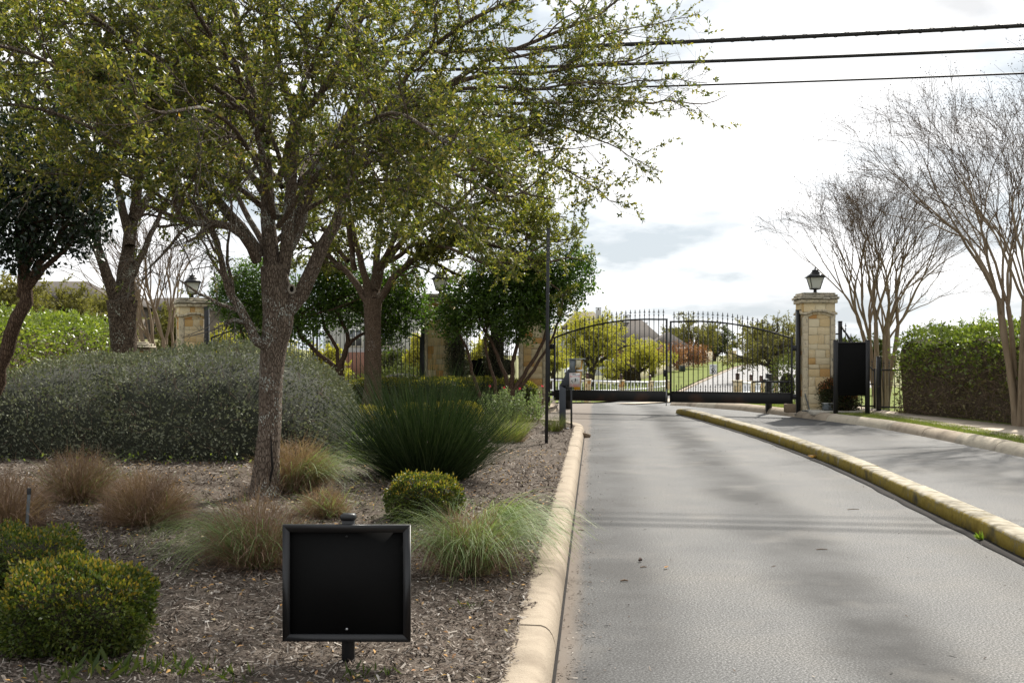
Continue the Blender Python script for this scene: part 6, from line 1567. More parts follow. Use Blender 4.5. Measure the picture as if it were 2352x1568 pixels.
o = link('kerb_rock', with_mat(STONES[5], M['rock']), None); D_ = EYE * FPX / (1004 - HZ); o.location = ((1346 - CX) / FPX * D_, D_, .035); o.scale = (.11, .14, .08); o.rotation_euler = (.1, .2, .6); tag(o, 'fist sized brown rock against the nose of the left kerb', 'rock')
# grit and leaf crumbs washed to the gutters
rng = np.random.default_rng(77); n = 1500; y = 4.8 + 19 * rng.random(n) ** 1.6
x = np.where(rng.random(n) < .6, kx(y) + np.abs(rng.normal(0, .14, n)) + .02, np.where(rng.random(n) < .5, np.interp(y, [p[1] for p in mp_], [p[0] for p in mp_]) - np.abs(rng.normal(0, .12, n)) - .03, kx(y) + rng.random(n) * 3.4))
a = rng.random(n) * 6.28; Nn = nrm(np.c_[rng.normal(0, .3, n), rng.normal(0, .3, n), np.ones(n)]); d = np.c_[np.cos(a), np.sin(a), np.zeros(n)]; d = nrm(d - Nn * np.sum(d * Nn, 1, keepdims=True))
mb = MB(); mb.add(*quads(rng, np.c_[x, y, np.full(n, .007)], Nn, d, rng.gamma(3, .005, n), rng.uniform(.004, .011, n))); V, F = mb.data()
tag(stuff(link('gutter_grit', mesh_of('gutter_grit', V, F), M['chip'])), 'bark crumbs and grit lying along the gutters of the lane', 'grit')
# weed in the median joint
c = np.array([3.98, 9.55, .0]); rng = np.random.default_rng(5); t_ = thing('weed', 'single green weed at the foot of the yellow median', 'weed', c, group='weeds in the mulch')
B = np.repeat(c[None], 26, 0) + rng.normal(0, .008, (26, 3)) * [1, 1, 0] + [[-.03, 0, 0]]; mb = MB(); mb.add(*leaves(rng, B, nrm(np.c_[rng.normal(-.3, .6, 26), rng.normal(0, .5, 26), rng.uniform(.4, 1.4, 26)]), rng.uniform(.05, .11, 26), .2, .2, .02)); part('leaves', mb, M['leaf_bright'], t_, world=True)

# ------------------------------------------------------------------ overhead cables
def cable(label, pa, pb, rad, lash=False):
    pa, pb = np.asarray(pa), np.asarray(pb); d = pb - pa
    a = pa - d * 3.2; b_ = pb + d * 2.2; s = np.linspace(0, 1, 40); P = a + (b_ - a) * s[:, None]; P[:, 2] += (4 * (s - .5) ** 2 - .22) * .35
    off = np.interp(.5, s, P[:, 2]) * 0; t_ = thing('overhead_cable', label, 'cable', P[20] * [1, 1, 0] + [0, 0, P[20, 2]], 0, 'overhead cables')
    V, F = tubes(P[None], np.full((1, 40), rad), 8); mb_ = MB(True); mb_.add(V, F); part('jacket', mb_, M['wire'], t_, world=True)
    if lash:
        n = 900; s2 = np.linspace(.25, .75, n); Q = np.stack([np.interp(s2, s, P[:, i]) for i in range(3)], 1); an = s2 * 800
        Q[:, 1] += np.cos(an) * (rad + .004); Q[:, 2] += np.sin(an) * (rad + .004); V, F = tubes(Q[None], np.full((1, n), .0035), 4); mb_ = MB(); mb_.add(V, F); part('lashing_wire', mb_, M['wire'], t_, world=True)
cable('highest and thickest of the three overhead cables', at(1400, 92, 16.7), at(2352, 52, 15.8), .031, True)
cable('middle of the three overhead cables', at(1400, 137, 16.7), at(2352, 105, 15.9), .025)
cable('lowest and thinnest of the three overhead cables', at(1400, 190, 16.7), at(2352, 162, 16.0), .014)

# ------------------------------------------------------------------ beyond the gates
def tz(y): return float(terrain(y))
# white fences with stone posts
def stone_post(label, x, D, ytop, group, w=.36):
    c = at(x, 803, D); top = at(x, ytop, D)[2]; z0 = tz(D) - .02
    t_ = thing('stone_post', label, 'post', (c[0], D, z0), 0, group); H = top - z0
    part('shaft', MB().box((0, 0, H / 2), (w - .03, w - .03, H), ch=.01), M['mortar'], t_)
    z = 0; rnd_ = random.Random(int(x))
    while z < H - .12:
        h_ = min(rnd_.uniform(.15, .26), H - .09 - z)
        for u, ww in ((-w / 4, w / 2), (w / 4, w / 2)): block(t_, 'stone', (u, -w / 2 + .03, z + h_ / 2), (ww - .008, .07, h_ - .008), rnd=rnd_)
        for s_ in (-1, 1): block(t_, 'quoin', (s_ * (w / 2 - .028), .02, z + h_ / 2), (.05, w - .1, h_ - .008), rnd=rnd_)
        z += h_
    block(t_, 'quoin', (0, 0, H - .04), (w + .07, w + .07, .09), rnd=rnd_, name='cap')
    ln_ = part('lantern', MB().box((0, 0, H + .14), (.16, .16, .24), ch=.006), M['bronze'], t_)
    part('lantern_hood', MB().add(np.array([(-.11, -.11, H + .26), (.11, -.11, H + .26), (.11, .11, H + .26), (-.11, .11, H + .26), (0, 0, H + .38)]), [np.array([[0, 1, 4], [1, 2, 4], [2, 3, 4], [3, 0, 4]]), np.array([[3, 2, 1, 0]])]), M['bronze'], ln_)
    return np.array([c[0], D, z0]), H
def white_fence(label, p, q, Hp, Hq, group, n):
    t_ = thing('white_fence', label, 'fence', p, 0, group); v = q - p
    u = nrm(np.array([v[0], v[1], 0.])); a, b_ = p + u * .2, q - u * .2
    def rail(f, w): return MB().bar(a + [0, 0, Hp * f] - p, b_ + [0, 0, Hq * f] - p, .06, w)
    part('top_rail', rail(.92, .10), M['white'], t_); part('lower_rail', rail(.52, .09), M['white'], t_)
    for i in range(n):
        s_ = (i + .5) / n; c = a + (b_ - a) * s_ - p; part('baluster', MB().box(c + [0, .03, (Hp * (1 - s_) + Hq * s_) * .46], (.055, .05, (Hp * (1 - s_) + Hq * s_) * .86)), M['white'], t_)
gl = 'stone posts of the left white fence'
names = ['leftmost', 'second from left', 'third from left', 'fourth from left', 'fifth from left']
pl = [stone_post(f'{nm} stone post on the white fence behind the left gate leaf', x, D, y, gl) for nm, x, D, y in zip(names, (1215, 1349, 1426.5, 1493, 1531), (57, 60, 65, 70, 74), (866, 870, 872.5, 874, 873))]
for i, nm in enumerate(('first', 'second', 'third', 'fourth')):
    white_fence(f'{nm} white fence bay from the left behind the left gate leaf', pl[i][0], pl[i + 1][0], pl[i][1], pl[i + 1][1], 'white fence bays at left', (9, 8, 8, 6)[i])
gr_ = 'stone posts of the right white fence'
names = ['nearest', 'second nearest', 'third nearest', 'fourth nearest', 'farthest']
pr_ = [stone_post(f'{nm} stone post of the white fence behind the right gate leaf', x, D, y, gr_) for nm, x, D, y in zip(names, (1694, 1725.5, 1748, 1764, 1778), (52, 58, 64, 68, 71), (873, 874.4, 875.5, 876, 876.5))]
for i, nm in enumerate(('nearest', 'second nearest', 'third nearest', 'farthest')):
    white_fence(f'{nm} white fence bay behind the right gate leaf', pr_[i][0], pr_[i + 1][0], pr_[i][1], pr_[i + 1][1], 'white fence bays at right', 9)
# grass islands carrying those fences
patch('left_lawn', [(-12, 55), (2.2, 58.5), (4.3, 59.5), (6.6, 65), (8.6, 69.5), (10.2, 71.5), (9.6, 76), (4, 90), (-14, 92), (-30, 80)], M['lawn'], .06)
patch('right_lawn', [(9.8, 50.5), (11.2, 50.5), (14.5, 63), (18, 71), (24, 78), (40, 84), (40, 60), (20, 50)], M['lawn'], .06)
patch('right_path', [(11.6, 54.5), (13.2, 54.5), (17.5, 66), (16.2, 66)], M['sidewalk'], .085)
patch('left_path', [(5.0, 55.8), (7.3, 61.5), (10.6, 69.6), (10.9, 68.2), (8.2, 60.5), (5.9, 54.6)], M['sidewalk'], .05)

# speed limit sign
D = 68.0; c = at(1638, 803, D); z0 = tz(D)
t_ = thing('speed_limit_sign', 'white speed limit 30 sign on a pole behind the right gate leaf', 'sign', (c[0], D, z0))
zt, zb = at(1638, 836.5, D)[2] - z0, at(1638, 859.5, D)[2] - z0; w_, h_ = 17.2 * D / FPX, zt - zb
part('pole', MB().box((0, .03, zt / 2 - .1), (.05, .04, zt + .15)), M['cab_grey'], t_)
bd = part('board', MB().box((0, 0, (zt + zb) / 2), (w_, .006, h_), ch=.002), M['white'], t_); zc = (zt + zb) / 2
m_, bw_ = .018, .012
for q in ((-w_ / 2 + m_, w_ / 2 - m_, h_ / 2 - m_ - bw_, h_ / 2 - m_), (-w_ / 2 + m_, w_ / 2 - m_, -h_ / 2 + m_, -h_ / 2 + m_ + bw_), (-w_ / 2 + m_, -w_ / 2 + m_ + bw_, -h_ / 2 + m_, h_ / 2 - m_), (w_ / 2 - m_ - bw_, w_ / 2 - m_, -h_ / 2 + m_, h_ / 2 - m_)):
    part('border_line', MB().box(((q[0] + q[1]) / 2, -.0045, zc + (q[2] + q[3]) / 2), (q[1] - q[0], .002, q[3] - q[2])), M['sign_black'], bd)
text('SPEED', .135, M['sign_black'], bd, (0, -.004, zc + h_ * .30), bold=.004)
text('LIMIT', .135, M['sign_black'], bd, (0, -.004, zc + h_ * .09), bold=.004)
text('30', .30, M['sign_black'], bd, (0, -.004, zc - h_ * .22), bold=.008)

# retaining wall of cream blocks that steps up the hill
M['wall_block'] = mat('cream_wall_block', [(.52, .40, .235), (.62, .50, .32), (.56, .44, .27), (.46, .36, .23)], 6, rough=.95, bump=.5, rnd='object', rw=.7)
M['wall_block_far'] = mat('cream_wall_block_far', [(.52, .40, .235), (.62, .50, .32), (.56, .44, .27), (.46, .36, .23)], 6, rough=.95, bump=.5, rnd='island', rw=.7)
BLK = [with_mat(s, M['wall_block']) for s in STONES]
t_ = thing('retaining_wall', 'cream block retaining wall stepping up the lawn slope', 'wall', (9.6, 88, wall_base(88)))
org = np.array([9.6, 88, wall_base(88)])
wl = spline(np.c_[wall_line, np.zeros(len(wall_line))], 300); l = np.concatenate([[0], np.cumsum(np.linalg.norm(np.diff(wl[:, :2], axis=0), axis=1))])
bl, bh = .46, .165; far = MB(); back = MB(); cnt = 0; s = 4.0
ns = int((l[-1] - 8) / bl); ends = []
for i in range(ns):
    s = 5.0 + (i + .5) * bl; x, y = np.interp(s, l, wl[:, 0]), np.interp(s, l, wl[:, 1]); x2, y2 = np.interp(s + .2, l, wl[:, 0]), np.interp(s + .2, l, wl[:, 1]); rz = math.atan2(y2 - y, x2 - x)
    if abs((s - 11.0)) < .9 or abs(s - 28.5) < .45: continue
    zb_ = float(wall_base(y)); step = math.floor(s / 5.0) * .03; nb = 7 if s < 30 else 6
    zt_ = zb_ + nb * bh
    zt_ = round((zt_ + step) / .10) * .10
    back.box((x + .1, y, (zb_ - .3 + zt_ - .05) / 2), (bl + .02, .2, zt_ - zb_ + .2), rz=rz)
    z = zt_ - bh / 2; j = 0
    while z > zb_ - .12:
        off = (bl / 2 if j % 2 else 0); cx_, cy_ = np.interp(s + off, l, wl[:, 0]), np.interp(s + off, l, wl[:, 1])
        if cnt < 296:
            o = bpy.data.objects.new('wall_block', random.choice(BLK)); col.objects.link(o); o.parent = t_; o.location = (cx_ - org[0], cy_ - org[1], z - org[2]); o.scale = (bl - .012, .22, bh - .012); o.rotation_euler = (0, 0, rz); cnt += 1
        else: far.box((cx_, cy_, z), (bl - .012, .22, bh - .012), rz=rz)
        z -= bh; j += 1
part('wall_backing', back, M['mortar'], t_, world=True)
stuff(part('far_blocks', far, M['wall_block_far'], t_, world=True))
# clipped dark hedges standing in the gaps of the wall
for i, (s, w_, h_, lab) in enumerate(((11.0, .5, 1.15, 'dark clipped shrub in the first gap of the retaining wall'), (28.5, .3, 1.0, 'thin dark shrub in the second gap of the retaining wall'), (3.6, .9, 1.3, 'dark brown hedge end at the lower end of the retaining wall'))):
    x, y = np.interp(s, l, wl[:, 0]), np.interp(s, l, wl[:, 1]); z = float(wall_base(y))
    bush('wall_shrub', lab, 'shrub', np.array([x, y, z - .1]), [(x, y + .1, z + h_ / 2 - .1, w_, .5, h_ / 2)], 1400, .11, M['leaf_hedge_dry'], M['hedge_core'], 100 + i, p=3.5, jitter=.05, core=.92, group='dark shrubs along the retaining wall')
t_ = thing('utility_cabinet', 'dark green utility cabinet on the lawn before the retaining wall', 'utility box', at(1567, 851, 93) + [0, 0, -.05], R(12))
M['cab_green'] = mat('dark_green_cabinet', [(.012, .022, .018), (.02, .03, .025)], 4, rough=.5)
part('cabinet', MB().box((0, 0, .21), (.40, .40, .46), ch=.015), M['cab_green'], t_); part('lid', MB().box((0, 0, .45), (.43, .43, .03), ch=.008), M['cab_green'], t_)
t_ = thing('stone_mailbox', 'cream stone mailbox pier at the top of the hill lawn', 'mailbox', at(1629.5, 838, 150) * [1, 1, 0] + [0, 0, .0], R(10))
t_.location = at(1681, 834, 150)
part('pier', MB().box((0, 0, .75), (1.1, .6, 1.7), ch=.03), M['wall_block'], t_); part('door', MB().box((.15, -.31, 1.0), (.25, .03, .35)), M['black'], t_); part('cap', MB().box((0, 0, 1.63), (1.2, .7, .1), ch=.02), M['quoin'], t_)

# parked cars
def car(label, loc, rz, paint, s=1.0):
    t_ = thing('parked_car', label, 'car', loc, rz, 'parked cars')
    body = [(-2.25, .32), (-2.3, .62), (-2.22, .98), (-1.9, 1.05), (.85, 1.02), (1.9, .92), (2.2, .78), (2.28, .5), (2.2, .30)]
    def loft(prof, w0, w1, z0, z1, name, mt, par):
        p = np.array(prof) * s; n = len(p); rows = []
        for y in (-1, -.92, .92, 1):
            ww = np.interp(p[:, 1] / s, [z0, z1], [w0, w1]) * s; sc_ = 1.0 if abs(y) < 1 else .97
            rows.append(np.c_[p[:, 0] * sc_, ww * y, p[:, 1]])
        V = np.concatenate(rows); m_ = MB(); i = np.arange(n)
        for r_ in range(3): m_.add(np.concatenate([rows[r_], rows[r_ + 1]]), np.stack([i, (i + 1) % n, (i + 1) % n + n, i + n], -1))
        m_.add(rows[0], i[None]); m_.add(rows[3], i[::-1][None]); return part(name, m_, mt, par)
    bdy = loft(body, .92, .86, .3, 1.05, 'body', paint, t_)
    cabin = [(-2.1, 1.02), (-1.85, 1.5), (-1.5, 1.62), (.05, 1.62), (.45, 1.5), (1.0, 1.0)]
    loft(cabin, .84, .66, 1.0, 1.62, 'cabin', M['car_glass'], t_); loft([(-1.75, 1.56), (-1.5, 1.66), (.05, 1.66), (.32, 1.57)], .72, .62, 1.56, 1.66, 'roof', paint, t_)
    for x in (-1.4, 1.42):
        for y in (-.84, .84):
            wh = part('wheel', MB(True).lathe([(.0, -.1), (.33, -.1), (.35, -.06), (.35, .06), (.33, .1), (.0, .1)], k=18), M['tyre'], t_); wh.location = (x * s, y * s, .35 * s); wh.rotation_euler = (R(90), 0, 0)
            part('rim', MB(True).lathe([(.0, -.11), (.2, -.108), (.21, .108), (.0, .11)], k=14), M['screw'], wh)
    for y in (-.66, .66):
        part('tail_light', MB().box((-2.27 * s, y * s, .85 * s), (.06, .3 * s, .2 * s)), M['tail'], t_); part('headlight', MB().box((2.2 * s, y * s, .72 * s), (.1, .34 * s, .16 * s)), M['screw'], t_)
    return t_
M['car_glass'] = mat('dark_car_glass', [(.01, .012, .014), (.02, .022, .025)], 2, rough=.08, spec=.8)
M['tyre'] = mat('tyre_rubber', [(.012, .012, .012), (.02, .02, .02)], 8, rough=.9)
M['tail'] = mat('tail_light_red', [(.3, .01, .01), (.4, .02, .015)], 8, rough=.3)
M['paint_black'] = mat('black_car_paint', [(.008, .008, .010), (.012, .012, .014)], 2, rough=.2, spec=.6)
M['paint_silver'] = mat('silver_car_paint', [(.42, .44, .45), (.5, .52, .53)], 2, rough=.25, spec=.6, metal=.3)
p = at(1712, 834, 185); car('black car seen from behind at the crest of the hill road', (p[0], 185, p[2] - .55), R(62), M['paint_black'])
p = at(1362, 862, 92); car('silver car parked behind the spreading oak left of the gate gap', (p[0], 92, p[2] - .3), R(185), M['paint_silver'])

# houses
M['roof'] = mat('grey_brown_shingles', [(.045, .038, .033), (.075, .064, .056), (.058, .05, .044)], 3, rough=.95, bump=.5, bscale=9, stretch=(1, 1, 3))
M['roof_tan'] = mat('tan_shingles', [(.12, .10, .08), (.165, .14, .112)], 3, rough=.95, bump=.5, bscale=9)
M['brick'] = mat('red_brown_brick', [(.15, .07, .05), (.22, .11, .08), (.18, .09, .065)], 14, rough=.9, bump=.4, stretch=(1, 1, 3))
M['siding'] = mat('pale_siding', [(.36, .35, .33), (.43, .42, .40)], 3, rough=.8)
M['trim'] = mat('white_trim', [(.66, .64, .60), (.74, .72, .68)], 3, rough=.7)
M['pane'] = mat('window_glass', [(.05, .06, .07), (.09, .10, .11)], 1, rough=.1, spec=.7)
def chimney(mb_at, x, y, z0, z1, par, w=.75, mt=None):
    ch_ = part('chimney', MB().box((x, y, (z0 + z1) / 2), (w, w, z1 - z0), ch=.02), mt or M['siding'], par)
    part('chimney_cap', MB().box((x, y, z1 + .32), (w * 1.1, w * 1.1, .06)).box((x, y, z1 + .12), (w * .45, w * .45, .26)).box((x - w * .45, y - w * .45, z1 + .15), (.05, .05, .32)).box((x + w * .45, y - w * .45, z1 + .15), (.05, .05, .32)).box((x - w * .45, y + w * .45, z1 + .15), (.05, .05, .32)).box((x + w * .45, y + w * .45, z1 + .15), (.05, .05, .32)), M['screw'], ch_)
def gable(mb_, x0, x1, y0, y1, ze, zr, axis='x', over=.5, hip=0.0, th=.18):
    """ridge roof over a rectangle; axis = direction of the ridge; hip pulls the ridge ends in"""
    x0, x1, y0, y1 = x0 - over, x1 + over, y0 - over, y1 + over
    if axis == 'x': r0, r1 = (x0 + hip, (y0 + y1) / 2, zr), (x1 - hip, (y0 + y1) / 2, zr)
    else: r0, r1 = ((x0 + x1) / 2, y0 + hip, zr), ((x0 + x1) / 2, y1 - hip, zr)
    c = [(x0, y0, ze), (x1, y0, ze), (x1, y1, ze), (x0, y1, ze)]
    V = np.array(c + [r0, r1] + [(a, b, z - th) for a, b, z in c])
    if axis == 'x': Fq, Ft = [[0, 1, 5, 4], [2, 3, 4, 5]], [[1, 2, 5], [3, 0, 4]]
    else: Fq, Ft = [[1, 2, 5, 4], [3, 0, 4, 5]], [[0, 1, 4], [2, 3, 5]]
    Fq += [[1, 0, 6, 7], [2, 1, 7, 8], [3, 2, 8, 9], [0, 3, 9, 6], [6, 9, 8, 7]]
    return mb_.add(V, [np.array(Fq), np.array(Ft)])
def window(par, x, y, z, w, h, face='front'):
    f = part('window', MB().box((x, y - .03, z), (w + .24, .08, h + .24)), M['trim'], par)
    part('pane', MB().box((x, y - .075, z), (w, .02, h)), M['pane'], f)
    part('muntin', MB().box((x, y - .09, z), (.06, .02, h)).box((x, y - .09, z), (w, .018, .06)), M['trim'], f)
# brick house on the slope behind the oaks
D = 128.0; g = D / FPX
def hx(x): return (x - CX) / FPX * D
def hz(y): return EYE - (y - HZ) / FPX * D
t_ = thing('brick_house', 'brick house with long grey roof slopes behind the oaks at the gate', 'house', (hx(1480), D, -2.0))
part('wall', MB().box((hx(1462), D + 5, (hz(790) - 2) / 2), (hx(1560) - hx(1362), 9, hz(790) + 2)), M['brick'], t_, world=True)
rf = part('roof', gable(MB(), hx(1385), hx(1530), D + .5, D + 9.5, hz(792), hz(733), 'x', .5, 2.6), M['roof'], t_, world=True)
part('front_wing_wall', MB().box((hx(1535), D - 1.5, (hz(800) - 2) / 2), (hx(1572) - hx(1498), 5, hz(800) + 2)), M['brick'], t_, world=True)
part('front_wing_roof', gable(MB(), hx(1490), hx(1567), D - 4, D + 2, hz(797), hz(763), 'y', .4, 1.8), M['roof'], t_, world=True)
part('side_wing_roof', gable(MB(), hx(1440), hx(1515), D - 6, D + 1, hz(806), hz(775), 'x', .4, 1.8), M['roof'], t_, world=True)
part('side_wing_wall', MB().box((hx(1478), D - 2.5, (hz(806) - 2) / 2), (hx(1513) - hx(1444), 6, hz(806) + 2)), M['brick'], t_, world=True)
part('eave_trim', MB().box((hx(1530), D - 4.45, hz(797) - .12), (hx(1567) - hx(1490) + .9, .06, .22)), M['trim'], t_, world=True)
for y_, x_, z0_, z1_ in ((D + 5, 1449, 752, 727), (D + 6, 1493.5, 772, 745)):
    b4 = ROOT[t_.name]; chimney(None, hx(x_) - b4[0], y_ - b4[1], hz(z0_) - 1.2 - b4[2], hz(z1_) - b4[2], rf, .72, M['trim'])
for x_ in (1520, 1548): window(t_, hx(x_) - hx(1480), -4.0, hz(812) + 2.0, .9, 1.2)
window(t_, hx(1475) - hx(1480), -5.5, hz(818) + 2, .9, 1.1)
D = 150.0
t_ = thing('gabled_house', 'tan roofed house with a tall pale chimney above the spreading oak', 'house', (hx(1340), D, -2))
part('wall', MB().box((hx(1340), D + 4, (hz(760) - 2) / 2), (9, 8, hz(760) + 2)), M['siding'], t_, world=True)
rf = part('roof', gable(MB(), hx(1300), hx(1395), D, D + 8, hz(752), hz(714), 'x', .5, 2.0), M['roof_tan'], t_, world=True)
b4 = ROOT[t_.name]; chimney(None, hx(1376.5) - b4[0], 1.5, hz(755) - b4[2], hz(711) - b4[2], rf, .66, M['siding'])
for x_ in (1320, 1350, 1380): window(t_, hx(x_) - b4[0], .0, hz(775) + 2, 1.0, 1.3)
D = 95.0
t_ = thing('pale_house', 'pale house with red brick base seen beside the straight oak trunk', 'house', (hx(850), D, -1.2))
part('wall', MB().box((hx(850), D + 4, 1.9), (7.5, 8, 6.2)), M['siding'], t_, world=True)
part('brick_base', MB().box((hx(868), D - .6, .2), (5, 1.4, 2.4)), M['brick'], t_, world=True)
rf = part('roof', gable(MB(), hx(745), hx(955), D, D + 8, 5.0, 7.2, 'x', .5, 2.0), M['roof'], t_, world=True)
b4 = ROOT[t_.name]; window(t_, -1.2, 0, 3.8, 1, 1.3); window(t_, 1.4, 0, 3.8, 1, 1.3)
# houses on the rise at the left
for i, (x_, D, zr, ze, w_, lab) in enumerate(((95, 105, 640, 684, 9, 'brown roofed house on the rise at the far left'), (195, 112, 662, 700, 9, 'second brown roofed house right of the far left one'), (405, 118, 680, 712, 10, 'low roofed house behind the bare myrtle left of the pillar'), (520, 120, 690, 715, 9, 'low roofed house glimpsed behind the left pillar'))):
    t_ = thing('hillside_house', lab, 'house', (hx(x_), D, 1.0), 0, 'houses on the rise at left')
    part('wall', MB().box((hx(x_), D + 4, (hz(ze) + 1) / 2), (w_, 8, hz(ze) - 1)), M['roof_tan'], t_, world=True)
    part('roof', gable(MB(), hx(x_) - w_ / 2, hx(x_) + w_ / 2, D, D + 8, hz(ze), hz(zr), 'x', .5, 2.2), M['roof'], t_, world=True)
    window(t_, 1.0, -.02, hz(ze) - 2.3, 1.6, 1.4); window(t_, -2.0, -.02, hz(ze) - 2.3, 1.2, 1.4)
# the rise itself
x = np.linspace(-90, -6, 24); y = np.linspace(48, 150, 20); X, Y = np.meshgrid(x, y)
Z = tz(60) - .3 + np.clip((Y - 52) / 60, 0, 1) * 4.2 * np.clip((-8 - X) / 26, 0, 1) + .3 * wob(X, Y, .12)
structure('hillside', MB(True).grid(X, Y, Z), M['meadow'])
def hill_z(x_, y_): return tz(60) - .3 + np.clip((y_ - 52) / 60, 0, 1) * 4.2 * np.clip((-8 - x_) / 26, 0, 1)

# basketball hoop and dark mesh court fence left of the gap
p = at(1389, 866, 88); t_ = thing('basketball_hoop', 'white basketball hoop beside the parked silver car', 'hoop', (p[0], 88, -1.0))
part('pole', MB().box((.55, .1, 1.3), (.1, .1, 3.0)), M['white'], t_); part('backboard', MB().box((0, 0, 1.75), (.9, .05, .6)), M['white'], t_); part('arm', MB().bar((.55, .1, 1.7), (.1, .04, 1.75), .06), M['white'], t_)
a = np.linspace(0, 2 * math.pi, 15); part('rim', MB(True).tube(np.c_[.22 * np.cos(a), -.28 + .22 * np.sin(a), np.full(15, 1.55)], .012, 5, False), M['tail'], t_)
iron_fence('dark iron fence round the court behind the left gate leaf', (4.6, 84), (8.6, 86), -.75, .55, 20, cat='fence')
# small lamp post on the crest
p = at(1691, 835, 150); t_ = thing('street_lamp', 'thin dark street lamp at the crest of the hill road', 'lamp', (p[0], 150, tz(150)))
part('pole', MB(True).tube([(0, 0, 0), (0, 0, 2.9)], .05, 8), M['black'], t_); part('lamp_head', MB(True).lathe([(.08, 2.9), (.22, 3.0), (.2, 3.25), (.05, 3.4)], k=10), M['white'], t_)

# ------------------------------------------------------------------ background trees
def far_tree(label, x, D, ybase, ytop, half, seed, leaf_m, zb=None, n=9, leaf=(14, .16), fork=.35, r=.2, group='trees beyond the gates', dens=(1.0, 2.0), squash=None):
    rng = np.random.default_rng(seed); b = at(x, ybase, D)
    if zb is not None: b[2] = zb
    top = at(x, ytop, D)[2] - b[2]; sp = half / FPX * D
    trunk, limbs = auto_limbs(rng, b, top * fork, sp * .86, top * .93, n, r, (rng.uniform(-.2, .2) * sp * .3, 0))
    sc = sp / 3.0
    return tree_from_limbs('background_tree', label, b, trunk, limbs, seed, M['bark_far'], leaf_m, M['twig_oak'], sub=(dens[0] / sc * 3.0, .8 * sc, 1.7 * sc), tw=(dens[1] / sc * 3.4, .4 * sc, .95 * sc), leaf=(leaf[0] / sc * .95, leaf[1]), trunk_k=10, group=group, start=.25, lift=.0, show_twigs=.2, sides=(6, 3))
F_, FD, FG = M['leaf_far'], M['leaf_far_dull'], M['leaf_far_green']
far_tree('spreading yellow green oak behind the left gate leaf', 1355, 80, 884, 724, 112, 201, F_, n=18, leaf=(28, .14), fork=.26, r=.3, dens=(1.5, 2.6))
far_tree('lower yellow green oak reaching towards the gate gap', 1468, 84, 880, 796, 92, 202, F_, n=14, leaf=(28, .13), fork=.3, r=.16, dens=(1.5, 2.6))
far_tree('small yellow green tree at the left hinge of the entry gate', 1268, 70, 890, 780, 50, 203, F_, n=9, leaf=(26, .13), fork=.25, r=.12)
far_tree('lone oak right of the hill road with dark forked trunk', 1776, 86, 884, 738, 112, 204, M['leaf_far_dull'], n=15, leaf=(26, .15), fork=.33, r=.36, dens=(1.4, 2.5))
far_tree('broad olive oak at the top of the hill lawn', 1585, 150, 838, 738, 85, 205, FD, n=14, leaf=(26, .24), fork=.2, r=.3, dens=(1.4, 2.4))
far_tree('dark oak beside the mailbox on the hill', 1640, 165, 834, 748, 60, 206, FG, n=11, leaf=(26, .26), fork=.2, r=.3, dens=(1.5, 2.4))
far_tree('round tree behind the brick house', 1548, 170, 815, 752, 30, 207, FG, n=8, leaf=(22, .24), fork=.2, r=.25)
far_tree('oak right of the crest beyond the parked black car', 1738, 160, 832, 758, 66, 208, FD, n=10, leaf=(26, .25), fork=.2, r=.3, dens=(1.4, 2.4))
far_tree('oak behind the lone oak at right of the hill road', 1815, 130, 838, 770, 60, 209, FD, n=10, leaf=(24, .22), fork=.2, r=.3)
for i, (x, D, yb, yt, hf, lab, lm) in enumerate((
        (30, 62, 830, 620, 120, 'dull yellow tree highest at the far left above the hedge', FD), (150, 66, 830, 650, 110, 'dull yellow tree above the middle of the left hedge', FD), (245, 70, 830, 655, 90, 'dull yellow tree behind the dark oak fork', FD),
        (400, 74, 850, 705, 85, 'yellow green tree behind the leftmost tall pillar', FD), (520, 62, 870, 742, 80, 'yellow green tree behind the left leaf of the exit gate', F_), (640, 68, 870, 770, 70, 'yellow green tree behind the middle of the exit gate', F_),
        (745, 60, 885, 790, 60, 'low yellow green tree behind the low laurel fork', F_), (900, 64, 890, 800, 50, 'green tree behind the straight oak trunk', FG), (960, 58, 890, 772, 45, 'yellow green tree just left of the central pillars', F_), (1110, 60, 890, 770, 70, 'yellow green tree behind the central iron panel', F_),
        (-70, 50, 850, 600, 120, 'dull tree at the very left edge of the rise', FD))):
    D_ = float(D); xw = (x - CX) / FPX * D_
    far_tree(lab, x, D_, yb, yt, hf, 220 + i, lm, zb=float(hill_z(xw, D_)) - .1 if x < 700 else tz(D_), n=12, leaf=((20, .19) if x < 450 else (10, .18)), fork=.2, r=.2, dens=(1.3, 2.3), group='trees on the rise at left')
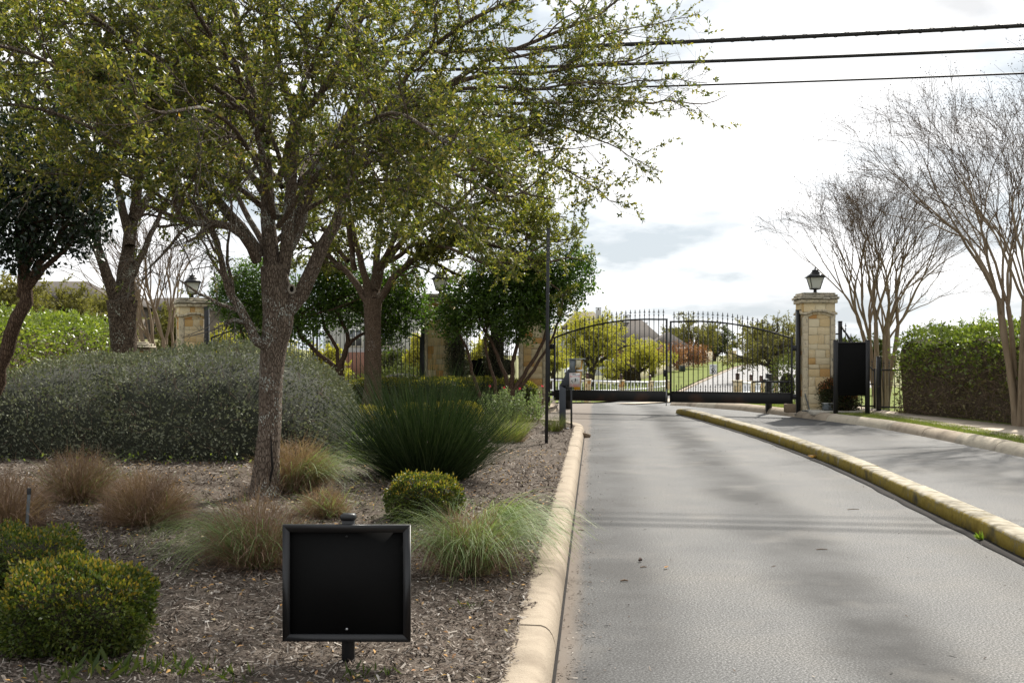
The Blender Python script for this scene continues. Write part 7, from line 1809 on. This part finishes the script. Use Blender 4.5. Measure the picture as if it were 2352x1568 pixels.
for i, (x, D, yb, yt, hf, lab, lm) in enumerate(((1940, 60, 850, 772, 60, 'dark green tree behind the kiosk board', FG), (2010, 66, 850, 762, 50, 'green tree behind the bare myrtle trunk', FG), (2250, 50, 850, 690, 70, 'pale sparse tree above the right hedge', M['leaf_hedge']), (2130, 58, 850, 725, 60, 'pale bushy tree just over the right hedge top', FD))):
    far_tree(lab, x, float(D), yb, yt, hf, 240 + i, lm, zb=tz(D), n=9, leaf=((24, .13) if i < 2 else (6, .09)), fork=.2, r=.12, group='trees behind the right hedge')
# shrubs
for i, (x, D, y0, y1, hf, lm, lab) in enumerate(((1540, 104, 842, 797, 30, 'leaf_red', 'large red leaved shrub above the retaining wall near the gate gap'), (1582, 112, 836, 797, 26, 'leaf_red', 'second red leaved shrub farther along the retaining wall'), (1610, 120, 832, 803, 14, 'leaf_red', 'small red leaved shrub at the end of the row'))):
    b = at(x, y0, D); h_ = (y0 - y1) / FPX * D; w_ = hf / FPX * D
    bush('red_shrub', lab, 'shrub', b, [(b[0], D, b[2] + h_ * .5, w_, w_ * .8, h_ * .55), (b[0] - w_ * .4, D, b[2] + h_ * .45, w_ * .6, w_ * .6, h_ * .45)], 3600, .16, M[lm], M['twig_dry'], 260 + i, p=2.0, jitter=.32, core=.55, group='red shrubs above the retaining wall')
b = np.array([7.55, 32.0, -.05]); bush('evergreen_shrub', 'loose dark green shrub just behind the right hinge post', 'shrub', b, [(at(1808, 860, 33)[0], 33, .55, .5, .5, .85), (at(1795, 880, 33)[0], 33, .1, .35, .4, .5)], 2600, .07, M['leaf_far_green'], M['core_grey'], 270, p=2.0, jitter=.12, core=.45)
b = np.array([at(920, 860, 40)[0], 40, -.4]); bush('evergreen_shrub', 'green shrub seen through the exit gate beside the straight oak trunk', 'shrub', b, [(b[0], 40, .25, 1.3, .8, .75), (b[0] - 1.8, 40.5, .1, 1.2, .8, .6)], 5000, .08, M['leaf_far_green'], M['core_grey'], 271, p=2.0, jitter=.12, core=.7)
# masses nobody could count, marked as such
for o in bpy.data.objects:
    if o.parent is not None and o.name.split('.')[0] in ('new_growth', 'twigs', 'stems', 'seed_pods', 'dry_vines', 'loose_shoots', 'dry_blades', 'green_blades', 'blades', 'outer_blades', 'foliage', 'green_foliage', 'lower_foliage', 'leaves', 'crown'):
        o['kind'] = 'stuff'
